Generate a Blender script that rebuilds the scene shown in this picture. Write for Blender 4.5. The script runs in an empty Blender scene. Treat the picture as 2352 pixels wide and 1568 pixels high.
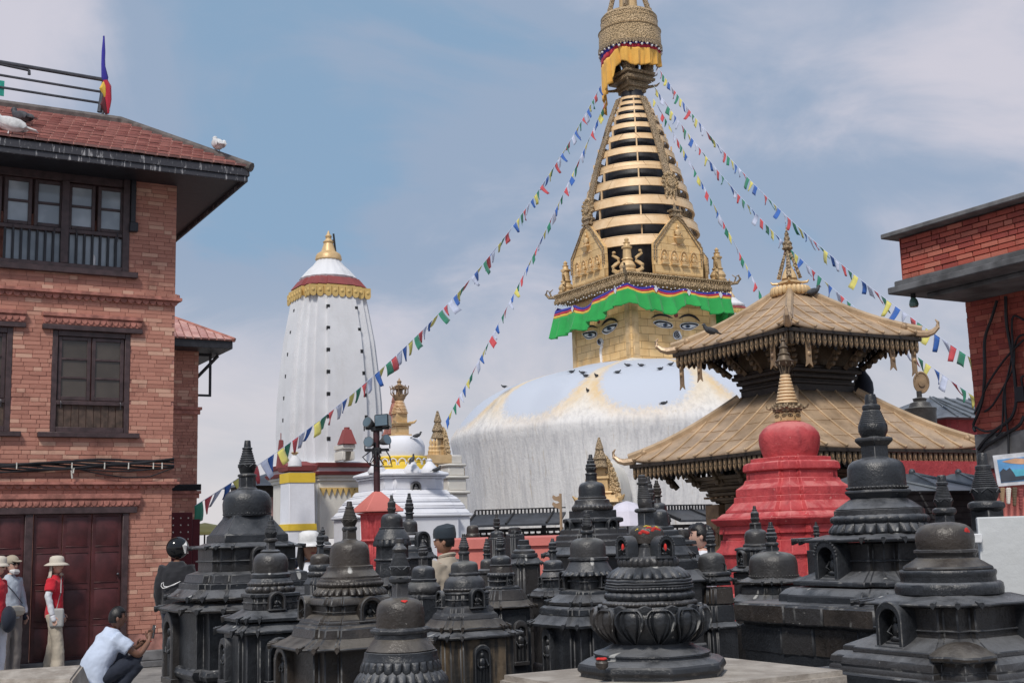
import bpy, bmesh, math, random
from mathutils import Vector, Matrix, noise as mnoise
R = math.radians
random.seed(7)
SC = bpy.context.scene
COL = SC.collection
# ------------------------------------------------------------------ camera
F_PX, CU, CV = 2811.0, 1176.0, 784.0
HC = 1.65
PITCH, ROLL = math.atan(451 / F_PX), -0.0285
CAM_M = (Matrix.Translation((0, 0, HC)) @ Matrix.Rotation(R(90) + PITCH, 4, 'X')
   @ Matrix.Rotation(ROLL, 4, 'Z'))
cd = bpy.data.cameras.new('camera')
cd.sensor_width = 36.0
cd.lens = 36.0 * F_PX / 2352.0
cd.clip_start, cd.clip_end = 0.1, 3000
cam = bpy.data.objects.new('camera', cd)
cam.matrix_world = CAM_M
COL.objects.link(cam)
SC.camera = cam
CAM = Vector((0, 0, HC))
CAM3 = CAM_M.to_3x3()
FWD = CAM3 @ Vector((0, 0, -1))
# ------------------------------------------------------------------ sky, sun, exposure
SUN_EL, SUN_AZ = R(50), R(197)
w = bpy.data.worlds.new('World')
SC.world = w
w.use_nodes = True
wt = w.node_tree
wt.nodes.clear()
def wn(t, **k):
 n = wt.nodes.new(t)
 for a, b in k.items():
  setattr(n, a, b)
 return n
def wl(a, b):
 wt.links.new(a, b)
def wmath(op, a, b=None, c=None, clamp=False):
 n = wn('ShaderNodeMath', operation=op, use_clamp=clamp)
 for i, x in enumerate((a, b, c)):
  if x is None:
   continue
  if isinstance(x, (int, float)):
   n.inputs[i].default_value = x
  else:
   wl(x, n.inputs[i])
 return n.outputs[0]
w_out = wn('ShaderNodeOutputWorld')
w_bg = wn('ShaderNodeBackground')
w_bg.inputs['Strength'].default_value = 0.12
wl(w_bg.outputs[0], w_out.inputs[0])
sky = wn('ShaderNodeTexSky')
sky.sky_type = 'NISHITA'
sky.sun_disc = False
sky.sun_elevation = SUN_EL
sky.sun_rotation = SUN_AZ
sky.air_density, sky.dust_density, sky.ozone_density = 1.0, 1.6, 1.2
tc = wn('ShaderNodeTexCoord')
sep = wn('ShaderNodeSeparateXYZ')
wl(tc.outputs['Generated'], sep.inputs[0])
zz = wmath('ADD', wmath('MAXIMUM', sep.outputs[2], 0.0), 0.42)
px_ = wmath('DIVIDE', sep.outputs[0], zz)
py_ = wmath('DIVIDE', sep.outputs[1], zz)
cmb = wn('ShaderNodeCombineXYZ')
wl(px_, cmb.inputs[0])
wl(py_, cmb.inputs[1])
def wnoise(scale, detail, rough, off=(0, 0, 0), dist=0.0):
 m = wn('ShaderNodeMapping')
 m.inputs['Location'].default_value = off
 wl(cmb.outputs[0], m.inputs[0])
 n = wn('ShaderNodeTexNoise')
 n.inputs['Scale'].default_value = scale
 n.inputs['Detail'].default_value = detail
 n.inputs['Roughness'].default_value = rough
 n.inputs['Distortion'].default_value = dist
 wl(m.outputs[0], n.inputs['Vector'])
 return n.outputs['Fac']
def wsmooth(x, lo, hi):
 n = wn('ShaderNodeMapRange', interpolation_type='SMOOTHSTEP')
 wl(x, n.inputs[0])
 n.inputs[1].default_value, n.inputs[2].default_value = lo, hi
 return n.outputs[0]
def wblob(d, lo, hi):
 """soft patch of cloud round the direction d"""
 v = wn('ShaderNodeVectorMath', operation='DOT_PRODUCT')
 wl(tc.outputs['Generated'], v.inputs[0])
 v.inputs[1].default_value = Vector(d).normalized()
 return wsmooth(v.outputs['Value'], math.cos(R(lo)), math.cos(R(hi)))
def pdir(u, v):
 return (CAM3 @ Vector(((u - CU) / F_PX, -(v - CV) / F_PX, -1))).normalized()
n_big = wnoise(1.9, 7, 0.52, (3.1, 0.4, 0), 0.25)
n_mid = wnoise(3.4, 9, 0.58, (0.7, 5.2, 0), 0.9)
bright = wmath('MULTIPLY', n_big, 0.95)
bright = wmath('ADD', bright, wmath('MULTIPLY', n_mid, 0.70))
bright = wmath('SUBTRACT', bright, 0.19)
for (u, v, lo, hi, k) in ((2220, 330, 8, 1, .15), (1050, 640, 9, 1, .15), (30, 60, 6, 1, .17), (640, 980, 9, 2, .17),
       (1760, 330, 6, 1, .04), (2280, 20, 6, 1, .05), (2050, 620, 5, 1, .05), (900, 120, 11, 2, -.17), (640, 440, 7, 1, -.10),
       (1960, 480, 5, 1, -.08), (430, 180, 7, 2, -.05), (1130, 300, 7, 1, -.09), (560, 640, 6, 1, -.07), (1900, 120, 9, 2, -.08), (2000, 250, 4, 1, -.04)):
 bright = wmath('ADD', bright, wmath('MULTIPLY', wblob(pdir(u, v), lo, hi), k))
f_white = wsmooth(bright, 0.54, 0.92)
f_grey = wsmooth(bright, 0.30, 0.50)
mx1 = wn('ShaderNodeMix', data_type='RGBA')
wl(f_grey, mx1.inputs[0])
sat = wn('ShaderNodeMix', data_type='RGBA')
sat.inputs[0].default_value = 0.92
wl(sky.outputs[0], sat.inputs[6])
sat.inputs[7].default_value = (1.36, 2.06, 2.92, 1)
wl(sat.outputs[2], mx1.inputs[6])
mx1.inputs[7].default_value = (1.72, 2.2, 2.98, 1)
mx2 = wn('ShaderNodeMix', data_type='RGBA')
wl(f_white, mx2.inputs[0])
wl(mx1.outputs[2], mx2.inputs[6])
mx2.inputs[7].default_value = (3.35, 3.3, 3.75, 1)
hz = wsmooth(sep.outputs[2], 0.24, 0.0)
mx3 = wn('ShaderNodeMix', data_type='RGBA')
wl(wmath('MULTIPLY', hz, 0.8), mx3.inputs[0])
wl(mx2.outputs[2], mx3.inputs[6])
mx3.inputs[7].default_value = (3.95, 3.75, 3.7, 1)
wl(mx3.outputs[2], w_bg.inputs['Color'])
sd = bpy.data.lights.new('sun', 'SUN')
sd.energy = 1.9
sd.angle = R(11)
sd.color = (1.0, 0.94, 0.86)
sun = bpy.data.objects.new('sun', sd)
sun_dir = Vector((math.sin(SUN_AZ) * math.cos(SUN_EL), math.cos(SUN_AZ) * math.cos(SUN_EL), math.sin(SUN_EL)))
sun.rotation_euler = (-sun_dir).to_track_quat('-Z', 'Y').to_euler()
COL.objects.link(sun)
SC.view_settings.view_transform = 'Standard'
SC.view_settings.look = 'None'
SC.view_settings.exposure = 0.62
SC.view_settings.gamma = 1.0
SC.view_settings.use_curve_mapping = False
# ------------------------------------------------------------------ measuring helpers
YAW = R(30)
A = Vector((math.cos(YAW), math.sin(YAW), 0))
B = Vector((-math.sin(YAW), math.cos(YAW), 0))
Z = Vector((0, 0, 1))
def ray(u, v):
 return CAM3 @ Vector(((u - CU) / F_PX, -(v - CV) / F_PX, -1))
def at(u, v, Y):
 d = ray(u, v)
 return CAM + d * (Y / d.y)
def onplane(u, v, o, n):
 d = ray(u, v)
 return CAM + d * ((o - CAM).dot(n) / d.dot(n))
def mpp(p):
 """metres per picture pixel at a point"""
 return (p - CAM).dot(FWD) / F_PX
# ------------------------------------------------------------------ object helpers
ORG = {}
def tag(o, label=None, cat=None, group=None, kind=None):
 if label: o['label'] = label
 if cat: o['category'] = cat
 if group: o['group'] = group
 if kind: o['kind'] = kind
 return o
def thing(name, label, cat, loc, group=None):
 o = bpy.data.objects.new(name, None)
 o.empty_display_size = 0.1
 o.location = loc
 COL.objects.link(o)
 ORG[o.name] = Vector(loc)
 return tag(o, label, cat, group)
def org(o):
 return ORG[o.name]
def finish(me, smooth):
 if smooth is not None:
  me.shade_smooth()
  me.set_sharp_from_angle(angle=R(smooth))
def obj(name, bm, mat, parent=None, smooth=38, bevel=0.0, wear=None, label=None, loc=None, kind=None, segs=1):
 """link a world-space bmesh as ONE mesh object; its origin is its parent's origin (or loc)"""
 o0 = Vector(loc) if loc is not None else (org(parent) if parent else Vector((0, 0, 0)))
 if bm.verts:
  bmesh.ops.translate(bm, verts=bm.verts, vec=-o0)
 bmesh.ops.recalc_face_normals(bm, faces=bm.faces)
 me = bpy.data.meshes.new(name)
 bm.to_mesh(me)
 bm.free()
 finish(me, smooth)
 for m in (mat if isinstance(mat, (list, tuple)) else [mat]):
  me.materials.append(m)
 o = bpy.data.objects.new(name, me)
 COL.objects.link(o)
 if parent is not None:
  o.parent = parent
  o.location = o0 - org(parent)
 else:
  o.location = o0
 ORG[o.name] = o0
 if bevel:
  b = o.modifiers.new('edge', 'BEVEL')
  b.width = bevel
  b.segments = segs
  b.limit_method = 'ANGLE'
  b.angle_limit = R(38)
  b.harden_normals = False
  if wear is not None:
   me.materials.append(wear)
   b.material = len(me.materials) - 1
 if label: o['label'] = label
 if kind: o['kind'] = kind
 return o
def inst(name, me, parent, wloc, label=None, rot=None):
 """a piece sharing mesh data, placed in world space under its parent"""
 o = bpy.data.objects.new(name, me)
 COL.objects.link(o)
 o.parent = parent
 o.location = Vector(wloc) - org(parent)
 if rot is not None: o.rotation_euler = rot
 ORG[o.name] = Vector(wloc)
 if label: o['label'] = label
 return o
def mesh(name, bm, mat, smooth=38):
 bmesh.ops.recalc_face_normals(bm, faces=bm.faces)
 me = bpy.data.meshes.new(name)
 bm.to_mesh(me)
 bm.free()
 finish(me, smooth)
 me.materials.append(mat)
 return me
def NB():
 return bmesh.new()
def loft(bm, rings, cap0=True, cap1=True, closed=True):
 vs = [[bm.verts.new(p) for p in r] for r in rings]
 n = len(rings[0])
 for a, b in zip(vs[:-1], vs[1:]):
  for i in range(n if closed else n - 1):
   j = (i + 1) % n
   try:
    bm.faces.new((a[i], a[j], b[j], b[i]))
   except ValueError:
    pass
 if closed and cap0: bm.faces.new(vs[0])
 if closed and cap1: bm.faces.new(vs[-1])
 return vs
def box(bm, o, x, y, z, ax=A, ay=B, az=Z):
 """box spanned from corner intervals x, y, z measured from o along ax, ay, az"""
 vs = [bm.verts.new(o + ax * x[i] + ay * y[j] + az * z[k]) for k in (0, 1) for j in (0, 1) for i in (0, 1)]
 for f in ((0, 1, 3, 2), (4, 6, 7, 5), (0, 4, 5, 1), (2, 3, 7, 6), (0, 2, 6, 4), (1, 5, 7, 3)):
  bm.faces.new([vs[i] for i in f])
def tube(bm, pts, r, n=8, r1=None):
 pts = [Vector(p) for p in pts]
 rings = []
 m = len(pts)
 up = Vector((0.13, 0.27, 1)).normalized()
 for i, p in enumerate(pts):
  t = (pts[min(i + 1, m - 1)] - pts[max(i - 1, 0)]).normalized()
  s = t.cross(up)
  if s.length < 1e-3: s = t.cross(Vector((1, 0, 0)))
  s.normalize()
  q = s.cross(t)
  if isinstance(r, (list, tuple)):
   rr = r[i]
  else:
   rr = r if r1 is None else r + (r1 - r) * i / (m - 1)
  rings.append([p + (s * math.cos(2 * math.pi * k / n) + q * math.sin(2 * math.pi * k / n)) * rr for k in range(n)])
 loft(bm, rings)
def ball(bm, c, r, u=12, v=8, rot=None):
 """ellipsoid with radii r=(rx,ry,rz)"""
 if isinstance(r, (int, float)): r = (r, r, r)
 M = Matrix.Translation(Vector(c))
 if rot is not None: M = M @ rot.to_4x4()
 M = M @ Matrix.Diagonal((r[0], r[1], r[2], 1))
 bmesh.ops.create_uvsphere(bm, u_segments=u, v_segments=v, radius=1, matrix=M)
def lathe(bm, c, prof, n=32, cap=True):
 """prof: (r,z) relative to c"""
 rings = [[c + Vector((r * math.cos(2 * math.pi * k / n), r * math.sin(2 * math.pi * k / n), z)) for k in range(n)] for r, z in prof]
 loft(bm, rings, cap, cap)
def extrude_poly(bm, pts, vec):
 """closed polygon of 3-D points given thickness vec"""
 loft(bm, [pts, [p + vec for p in pts]])
def plan_pts(kind, n=40):
 if kind == 'r':
  return [(math.cos(2 * math.pi * k / n), math.sin(2 * math.pi * k / n)) for k in range(n)]
 if kind == 'o':
  q = [(math.cos(R(22.5 + 45 * k)) / math.cos(R(22.5)), math.sin(R(22.5 + 45 * k)) / math.cos(R(22.5))) for k in range(8)]
 elif kind == 's':
  q = [(1, -1), (1, 1), (-1, 1), (-1, -1)]
 else:
  base = {'t': [(1, -.60), (1, .60), (.88, .60), (.88, .88), (.60, .88)],
    'd': [(1, -.42), (1, .42), (.91, .42), (.91, .66), (.81, .66), (.81, .81), (.66, .81), (.66, .91), (.42, .91)]}[kind]
  q = []
  for k in range(4):
   c, s = round(math.cos(k * math.pi / 2)), round(math.sin(k * math.pi / 2))
   q += [(x * c - y * s, x * s + y * c) for x, y in base]
 c, s = math.cos(YAW), math.sin(YAW)
 return [(x * c - y * s, x * s + y * c) for x, y in q]
def support(kind, loc):
 """half width of a unit plan as seen by the viewer standing at the camera"""
 d = Vector((loc.x, loc.y, 0)).normalized()
 s = Vector((d.y, -d.x, 0))
 return max(x * s.x + y * s.y for x, y in plan_pts(kind))
def plan_ring(kind, c, r, z, n=40, mod=None):
 out = []
 for i, (x, y) in enumerate(plan_pts(kind, n)):
  k = r
  if mod: k = r * mod(2 * math.pi * i / n)
  out.append(Vector((c.x + x * k, c.y + y * k, z)))
 return out
def islands(bm):
 left, out = set(bm.verts), []
 while left:
  st = [left.pop()]
  grp = set(st)
  while st:
   v = st.pop()
   for e in v.link_edges:
    w_ = e.other_vert(v)
    if w_ in left:
     left.discard(w_)
     grp.add(w_)
     st.append(w_)
  out.append(grp)
 return out
def split(name, bm, mat, parent, **kw):
 """every separate piece of a bmesh becomes an object of its own"""
 res = []
 bm.verts.index_update()
 for grp in islands(bm):
  b = bmesh.new()
  mp = {v: b.verts.new(v.co) for v in grp}
  for f in {f for v in grp for f in v.link_faces}:
   b.faces.new([mp[v] for v in f.verts])
  res.append(obj(name, b, mat, parent, **kw))
 bm.free()
 return res
# ------------------------------------------------------------------ materials
def rgb(c): return (c[0], c[1], c[2], 1)
class MT:
 """small node-tree helper"""
 def __init__(s, name):
  s.m = bpy.data.materials.new(name)
  s.m.use_nodes = True
  s.t = s.m.node_tree
  s.b = s.t.nodes['Principled BSDF']
  s.tc = s.t.nodes.new('ShaderNodeTexCoord')
 def n(s, typ, **k):
  x = s.t.nodes.new(typ)
  for a, b in k.items(): setattr(x, a, b)
  return x
 def l(s, a, b): s.t.links.new(a, b)
 def put(s, sock, x):
  if x is None: return
  if hasattr(x, 'links'): s.l(x, sock)
  elif isinstance(x, tuple): sock.default_value = rgb(x) if len(sock.default_value) == 4 else x
  else: sock.default_value = x
 def vec(s, scale=(1, 1, 1), src='Object', loc=(0, 0, 0)):
  m = s.n('ShaderNodeMapping')
  m.inputs['Scale'].default_value = scale
  m.inputs['Location'].default_value = loc
  s.l(s.tc.outputs[src], m.inputs[0])
  return m.outputs[0]
 def noise(s, scale, detail=5, rough=.55, v=None, dist=0.0):
  x = s.n('ShaderNodeTexNoise')
  x.inputs['Scale'].default_value = scale
  x.inputs['Detail'].default_value = detail
  x.inputs['Roughness'].default_value = rough
  x.inputs['Distortion'].default_value = dist
  s.l(v if v is not None else s.tc.outputs['Object'], x.inputs['Vector'])
  return x.outputs['Fac']
 def step(s, x, lo, hi):
  m = s.n('ShaderNodeMapRange', interpolation_type='SMOOTHSTEP')
  s.put(m.inputs[0], x)
  m.inputs[1].default_value, m.inputs[2].default_value = lo, hi
  return m.outputs[0]
 def math(s, op, a, b=None, c=None, clamp=False):
  m = s.n('ShaderNodeMath', operation=op, use_clamp=clamp)
  for i, x in enumerate((a, b, c)): s.put(m.inputs[i], x)
  return m.outputs[0]
 def mix(s, f, a, b):
  m = s.n('ShaderNodeMix', data_type='RGBA')
  s.put(m.inputs[0], f)
  s.put(m.inputs[6], a)
  s.put(m.inputs[7], b)
  return m.outputs[2]
 def bump(s, h, strength=.4, dist=.01, prev=None):
  x = s.n('ShaderNodeBump')
  x.inputs['Strength'].default_value = strength
  x.inputs['Distance'].default_value = dist
  s.l(h, x.inputs['Height'])
  if prev is not None: s.l(prev, x.inputs['Normal'])
  return x.outputs[0]
 def xyz(s, src='Object'):
  x = s.n('ShaderNodeSeparateXYZ')
  s.l(s.tc.outputs[src], x.inputs[0])
  return x.outputs
 def nz(s):
  g = s.n('ShaderNodeNewGeometry')
  x = s.n('ShaderNodeSeparateXYZ')
  s.l(g.outputs['Normal'], x.inputs[0])
  return x.outputs[2]
 def rnd(s):
  o = s.n('ShaderNodeObjectInfo')
  g = s.n('ShaderNodeNewGeometry')
  return s.math('FRACT', s.math('ADD', o.outputs['Random'], s.math('MULTIPLY', g.outputs['Random Per Island'], 7.31)))
 def orn(s):
  return s.n('ShaderNodeObjectInfo').outputs['Random']
 def out(s, col, rough=.6, metal=0.0, normal=None, spec=None):
  s.put(s.b.inputs['Base Color'], col)
  s.put(s.b.inputs['Roughness'], rough)
  s.put(s.b.inputs['Metallic'], metal)
  if spec is not None: s.put(s.b.inputs['Specular IOR Level'], spec)
  if normal is not None: s.l(normal, s.b.inputs['Normal'])
  return s.m
def plain(name, c, rough=.6, metal=0.0, var=.25, scale=8, bump=.15, spec=None):
 k = MT(name)
 c2 = tuple(x * (1 - var) for x in c)
 c1 = tuple(min(x * (1 + var * .6), .95) for x in c)
 f = k.step(k.noise(scale), .3, .7)
 return k.out(k.mix(f, c2, c1), rough, metal, k.bump(k.noise(scale * 6, 4), bump, .01), spec)
def stone_mat(name, dark, mid, dust, rough=.5, dusty=.75, scale=3.0):
 """old black votive stone: blotchy, greasy, with dust and painted sky sheen on its tops"""
 k = MT(name)
 f = k.step(k.noise(scale, 6, .6), .32, .68)
 col = k.mix(f, dark, mid)
 st = k.noise(2.2, 5, .65, k.vec((5, 5, .7)))
 col = k.mix(k.math('MULTIPLY', k.step(st, .55, .8), .6), col, tuple(x * 1.9 + .006 for x in mid))
 col = k.mix(k.math('MULTIPLY', k.step(k.orn(), .55, 1.0), .35), col, (.062, .05, .04))
 up = k.math('MULTIPLY', k.step(k.nz(), .2, .9), k.step(k.noise(5.5, 6, .62), .30, .60))
 col = k.mix(k.math('MULTIPLY', up, dusty), col, dust)  # dust, paled so the tops' sky sheen is in the colour too
 sp = k.step(k.noise(38, 2, .5), .715, .76)
 sp = k.math('MULTIPLY', sp, k.step(k.noise(2.6, 3), .5, .68))
 col = k.mix(k.math('MULTIPLY', sp, .75), col, (.30, .29, .27))
 bd = k.math('MULTIPLY', k.step(k.noise(11, 1, .3, k.vec((1, 1, .35), loc=(3.3, 1.1, .4))), .745, .77), k.step(k.nz(), -.2, .4))
 col = k.mix(k.math('MULTIPLY', bd, .8), col, (.5, .5, .48))
 nb = k.bump(k.noise(70, 5, .62), .5, .006)
 nb = k.bump(k.noise(14, 6, .65), .5, .014, nb)
 nb = k.bump(k.noise(3.0, 3, .5), .35, .02, nb)
 rg = k.math('ADD', k.math('MULTIPLY', k.noise(6, 4), .30), rough - .15)
 return k.out(col, rg, 0, nb, .5)
M = {}
M['stone'] = stone_mat('black_stone', (.008, .009, .0112), (.026, .029, .034), (.175, .18, .19), .36)
M['stone_warm'] = stone_mat('brown_black_stone', (.013, .0115, .0105), (.046, .037, .031), (.17, .155, .135), .34, .7)
M['stone_grey'] = stone_mat('grey_black_stone', (.018, .019, .021), (.048, .048, .05), (.19, .19, .18), .42, .8)
k = MT('worn_stone_edge')
M['wear'] = k.out(k.mix(k.step(k.noise(13, 5, .7), .50, .74), (.034, .036, .041), (.21, .205, .195)), .55, 0)
k = MT('brown_stained_stone')
f = k.noise(4.5, 6, .62, k.vec((4, 4, .6)))
M['stone_stain'] = k.out(k.mix(k.step(f, .40, .66), (.020, .019, .018), (.13, .095, .06)), .7, 0, k.bump(k.noise(30, 5), .5, .01))
M['niche_dark'] = plain('recess_shade_stone', (.010, .011, .013), .5)  # near black: the shade of recesses is put into the colour
k = MT('paving_stone')
M['pave'] = k.out(k.mix(k.step(k.noise(2.5, 7, .62), .32, .7), (.14, .135, .13), (.29, .28, .265)), .8, 0, k.bump(k.noise(25, 6, .65), .4, .012))
M['slab_beige'] = k = None
k = MT('beige_slab')
M['slab_beige'] = k.out(k.mix(k.step(k.noise(4.5, 7, .65), .35, .68), (.27, .235, .20), (.46, .42, .37)), .8, 0, k.bump(k.noise(22, 7, .65), .5, .02))
def gold_mat(name, c1, c2, metal=.55, rough=.45, seams=None, emboss=0.0, grime=.5):
 k = MT(name)
 f = k.step(k.noise(2.6, 6, .6), .3, .7)
 col = k.mix(f, c1, c2)
 st = k.noise(3, 5, .65, k.vec((3.5, 3.5, .5)))
 col = k.mix(k.math('MULTIPLY', k.step(st, .55, .8), grime), col, tuple(x * .45 for x in c1))
 nb = k.bump(k.noise(16, 4, .5), .25, .02)
 if seams:
  g = k.n('ShaderNodeNewGeometry')
  mp = k.n('ShaderNodeMapping')
  mp.inputs['Rotation'].default_value = (0, 0, -YAW)
  k.l(g.outputs['Position'], mp.inputs[0])
  sp = k.n('ShaderNodeSeparateXYZ')
  k.l(mp.outputs[0], sp.inputs[0])
  cb = k.n('ShaderNodeCombineXYZ')
  k.l(k.math('ADD', sp.outputs[0], sp.outputs[1]), cb.inputs[0])
  k.l(sp.outputs[2], cb.inputs[1])
  br = k.n('ShaderNodeTexBrick')
  k.l(cb.outputs[0], br.inputs['Vector'])
  br.inputs['Scale'].default_value = 1
  br.inputs['Brick Width'].default_value = seams[0]
  br.inputs['Row Height'].default_value = seams[1]
  br.inputs['Mortar Size'].default_value = seams[2]
  br.inputs['Mortar Smooth'].default_value = .5
  br.inputs['Color1'].default_value = (1, 1, 1, 1)
  br.inputs['Color2'].default_value = (.82, .82, .82, 1)
  br.inputs['Mortar'].default_value = (.45, .4, .35, 1)
  mm = k.n('ShaderNodeMix', data_type='RGBA', blend_type='MULTIPLY')
  mm.inputs[0].default_value = 1
  k.l(col, mm.inputs[6])
  k.l(br.outputs['Color'], mm.inputs[7])
  col = mm.outputs[2]
  nb = k.bump(br.outputs['Fac'], .5, -.02, nb)
 if emboss:
  v = k.n('ShaderNodeTexVoronoi')
  v.inputs['Scale'].default_value = emboss
  k.l(k.tc.outputs['Object'], v.inputs['Vector'])
  nb = k.bump(v.outputs['Distance'], .9, .05, nb)
  col = k.mix(k.step(v.outputs['Distance'], .70, .35), tuple(x * .55 for x in c1), col)  # darker between the bosses: cavity shade put into the colour
 return k.out(col, rough, metal, nb)
M['gilt'] = gold_mat('gilt_copper_sheet', (.78, .50, .21), (.90, .63, .31), .08, .5, (.62, .27, .012), grime=.3)
M['gilt_ring'] = gold_mat('gilt_ring_copper', (.80, .54, .29), (.92, .68, .42), .06, .5, (.5, 5, .006), grime=.3)
M['gilt_plain'] = gold_mat('gilt_copper', (.56, .38, .18), (.74, .53, .29), .18, .45)
M['gilt_emb'] = gold_mat('embossed_gilt', (.52, .37, .20), (.68, .50, .30), .12, .5, None, 20.0)
M['gilt_old'] = gold_mat('weathered_gilt', (.38, .28, .17), (.56, .42, .27), .12, .55, None, 24.0)
M['roof_gilt'] = gold_mat('gilt_roof_sheet', (.35, .245, .155), (.56, .405, .265), .22, .42, grime=.85)
M['roof_rib'] = gold_mat('gilt_roof_batten', (.40, .285, .175), (.60, .44, .28), .25, .42, grime=.6)
M['bronze'] = gold_mat('dark_bronze', (.075, .055, .038), (.17, .125, .08), .3, .5)
M['bronze_hi'] = gold_mat('worn_bronze', (.20, .13, .08), (.42, .29, .17), .25, .5)
M['timber_dark'] = plain('dark_carved_timber', (.030, .022, .017), .6, 0, .4, 14)
M['timber'] = plain('dark_brown_timber', (.062, .038, .040), .45, 0, .35, 10)
M['timber_black'] = plain('blackened_timber', (.018, .019, .026), .5, 0, .3, 10)
k = MT('eave_board')
sx = k.noise(9, 4, .7, k.vec((3, 3, .45)))
M['fascia'] = k.out(k.mix(k.math('MULTIPLY', k.step(sx, .56, .64), .8), (.035, .036, .046), (.42, .42, .43)), .6, 0, k.bump(k.noise(30), .3, .01))
M['door'] = plain('maroon_door_paint', (.078, .020, .022), .42, 0, .35, 5, .1)
k = MT('painted_sky_glass')
M['glass'] = k.out(k.mix(k.step(k.noise(1.6, 3), .35, .65), (.27, .31, .35), (.46, .51, .56)), .08, 0, None, .6)  # pale tones put the sky's reflection into the pane colour
M['glass_dull'] = plain('dusty_brown_glass', (.075, .062, .052), .15, 0, .25, 2, 0, .5)
M['plank'] = plain('weathered_plank', (.085, .055, .042), .7, 0, .45, 12)
M['curtain'] = plain('pale_curtain', (.5, .5, .52), .8)
M['white_cap'] = plain('white_cap', (.7, .7, .7))
def brick_mat(name, c1, c2, c3, pale):
 k = MT(name)
 r = k.rnd()
 col = k.mix(k.step(r, 0.0, .55), c1, c2)
 col = k.mix(k.step(r, .70, .97), col, c3)
 g = k.n('ShaderNodeNewGeometry')
 mp = k.n('ShaderNodeMapping')
 k.l(g.outputs['Position'], mp.inputs[0])
 pt = k.n('ShaderNodeTexNoise')
 pt.inputs['Scale'].default_value = 2.2
 pt.inputs['Detail'].default_value = 7
 pt.inputs['Roughness'].default_value = .65
 k.l(mp.outputs[0], pt.inputs['Vector'])
 pf = pt.outputs['Fac']
 col = k.mix(k.math('MULTIPLY', k.step(pf, .50, .72), .55), col, tuple(x * .42 for x in c1))
 col = k.mix(k.math('MULTIPLY', k.step(k.noise(55, 3, .6), .60, .75), .5), col, pale)
 nb = k.bump(k.noise(60, 5, .65), .5, .006)
 return k.out(col, .85, 0, nb)
M['brick'] = brick_mat('old_red_brick', (.40, .178, .132), (.49, .228, .170), (.61, .365, .27), (.52, .36, .30))
M['brick_r'] = brick_mat('red_painted_brick', (.30, .060, .048), (.42, .095, .065), (.50, .16, .11), (.48, .27, .21))
M['mortar'] = plain('brick_joint', (.38, .185, .155), .9, 0, .4, 6)
M['mortar_r'] = plain('dark_brick_joint', (.20, .06, .05), .9, 0, .4, 6)
M['terra'] = plain('terracotta_moulding', (.40, .165, .13), .8, 0, .4, 9, .3)
k = MT('clay_roof_tile')
M['tile'] = k.out(k.mix(k.math('MULTIPLY', k.step(k.noise(9, 5, .6), .5, .75), .5), k.mix(k.rnd(), (.40, .19, .17), (.60, .34, .295)), (.60, .47, .43)), .7, 0, k.bump(k.noise(50), .3, .005))
M['ridge'] = plain('grey_cement_ridge', (.12, .105, .10), .85, 0, .35, 9)
M['concrete'] = plain('grey_concrete', (.17, .17, .175), .85, 0, .4, 4, .3)
M['concrete_dark'] = plain('stained_concrete', (.125, .128, .135), .85, 0, .5, 3, .3)
M['steel'] = plain('grey_steel_tube', (.09, .095, .11), .4, .4)
M['cable'] = plain('black_cable', (.012, .012, .016), .5, 0, .2)
M['white_tie'] = plain('white_cable_tie', (.7, .68, .62))
def plaster_mat(name, c, dirt=(.32, .30, .28), amt=.5, streak=.8, rough=.75, bump=.25):
 k = MT(name)
 f = k.noise(1.1, 6, .6, k.vec((3.2, 3.2, streak)))
 g = k.noise(1.3, 5, .6)
 m = k.math('MULTIPLY', k.step(f, .48, .78), amt)
 col = k.mix(m, k.mix(k.step(g, .3, .7), tuple(x * .9 for x in c), c), dirt)
 nb = k.bump(k.noise(14, 5, .6), bump, .02)
 return k.out(col, rough, 0, nb)
M['white'] = plaster_mat('white_limewash', (.70, .71, .74), (.46, .45, .43), .28)
M['white_new'] = plaster_mat('bright_limewash', (.76, .78, .84), (.5, .5, .52), .25)
M['white_warm'] = plaster_mat('cream_limewash', (.70, .68, .63), (.40, .36, .30), .5)
M['yellow'] = plaster_mat('yellow_paint', (.80, .56, .05), (.5, .32, .04), .4)
M['ochre'] = plaster_mat('ochre_paint', (.66, .46, .17), (.30, .2, .08), .5)
M['maroon'] = plaster_mat('maroon_paint', (.26, .06, .06), (.12, .04, .04), .5)
k = MT('crimson_limewash')
f1 = k.step(k.noise(3.2, 7, .65), .35, .65)
col = k.mix(f1, (.40, .042, .05), (.54, .075, .08))
col = k.mix(k.math('MULTIPLY', k.step(k.noise(1.4, 6, .65, k.vec((6, 6, .8))), .52, .74), .6), col, (.20, .028, .035))
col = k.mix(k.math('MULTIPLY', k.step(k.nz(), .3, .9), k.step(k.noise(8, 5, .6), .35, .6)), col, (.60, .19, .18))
col = k.mix(k.step(k.noise(17, 4, .7), .66, .70), col, (.62, .28, .25))
M['red'] = k.out(col, .68, 0, k.bump(k.noise(9, 6, .65), .7, .03))
M['red_light'] = plaster_mat('salmon_limewash', (.66, .20, .17), (.48, .13, .11), .4)
M['panel_white'] = plaster_mat('pale_grey_panel', (.55, .57, .58), (.40, .40, .38), .5)
k = MT('dome_limewash')
xo = k.xyz()
th = k.math('ARCTAN2', xo[0], k.math('MULTIPLY', xo[1], -1))
cell = k.math('FRACT', k.math('ADD', k.math('DIVIDE', th, R(34.5)), .5 + .173))
cx = k.math('ABSOLUTE', k.math('SUBTRACT', cell, .5))
wob = k.math('MULTIPLY', k.math('SUBTRACT', k.noise(.55, 4, .6), .5), .22)
dz = k.math('DIVIDE', k.math('SUBTRACT', 7.7, xo[2]), 2.2)
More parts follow.
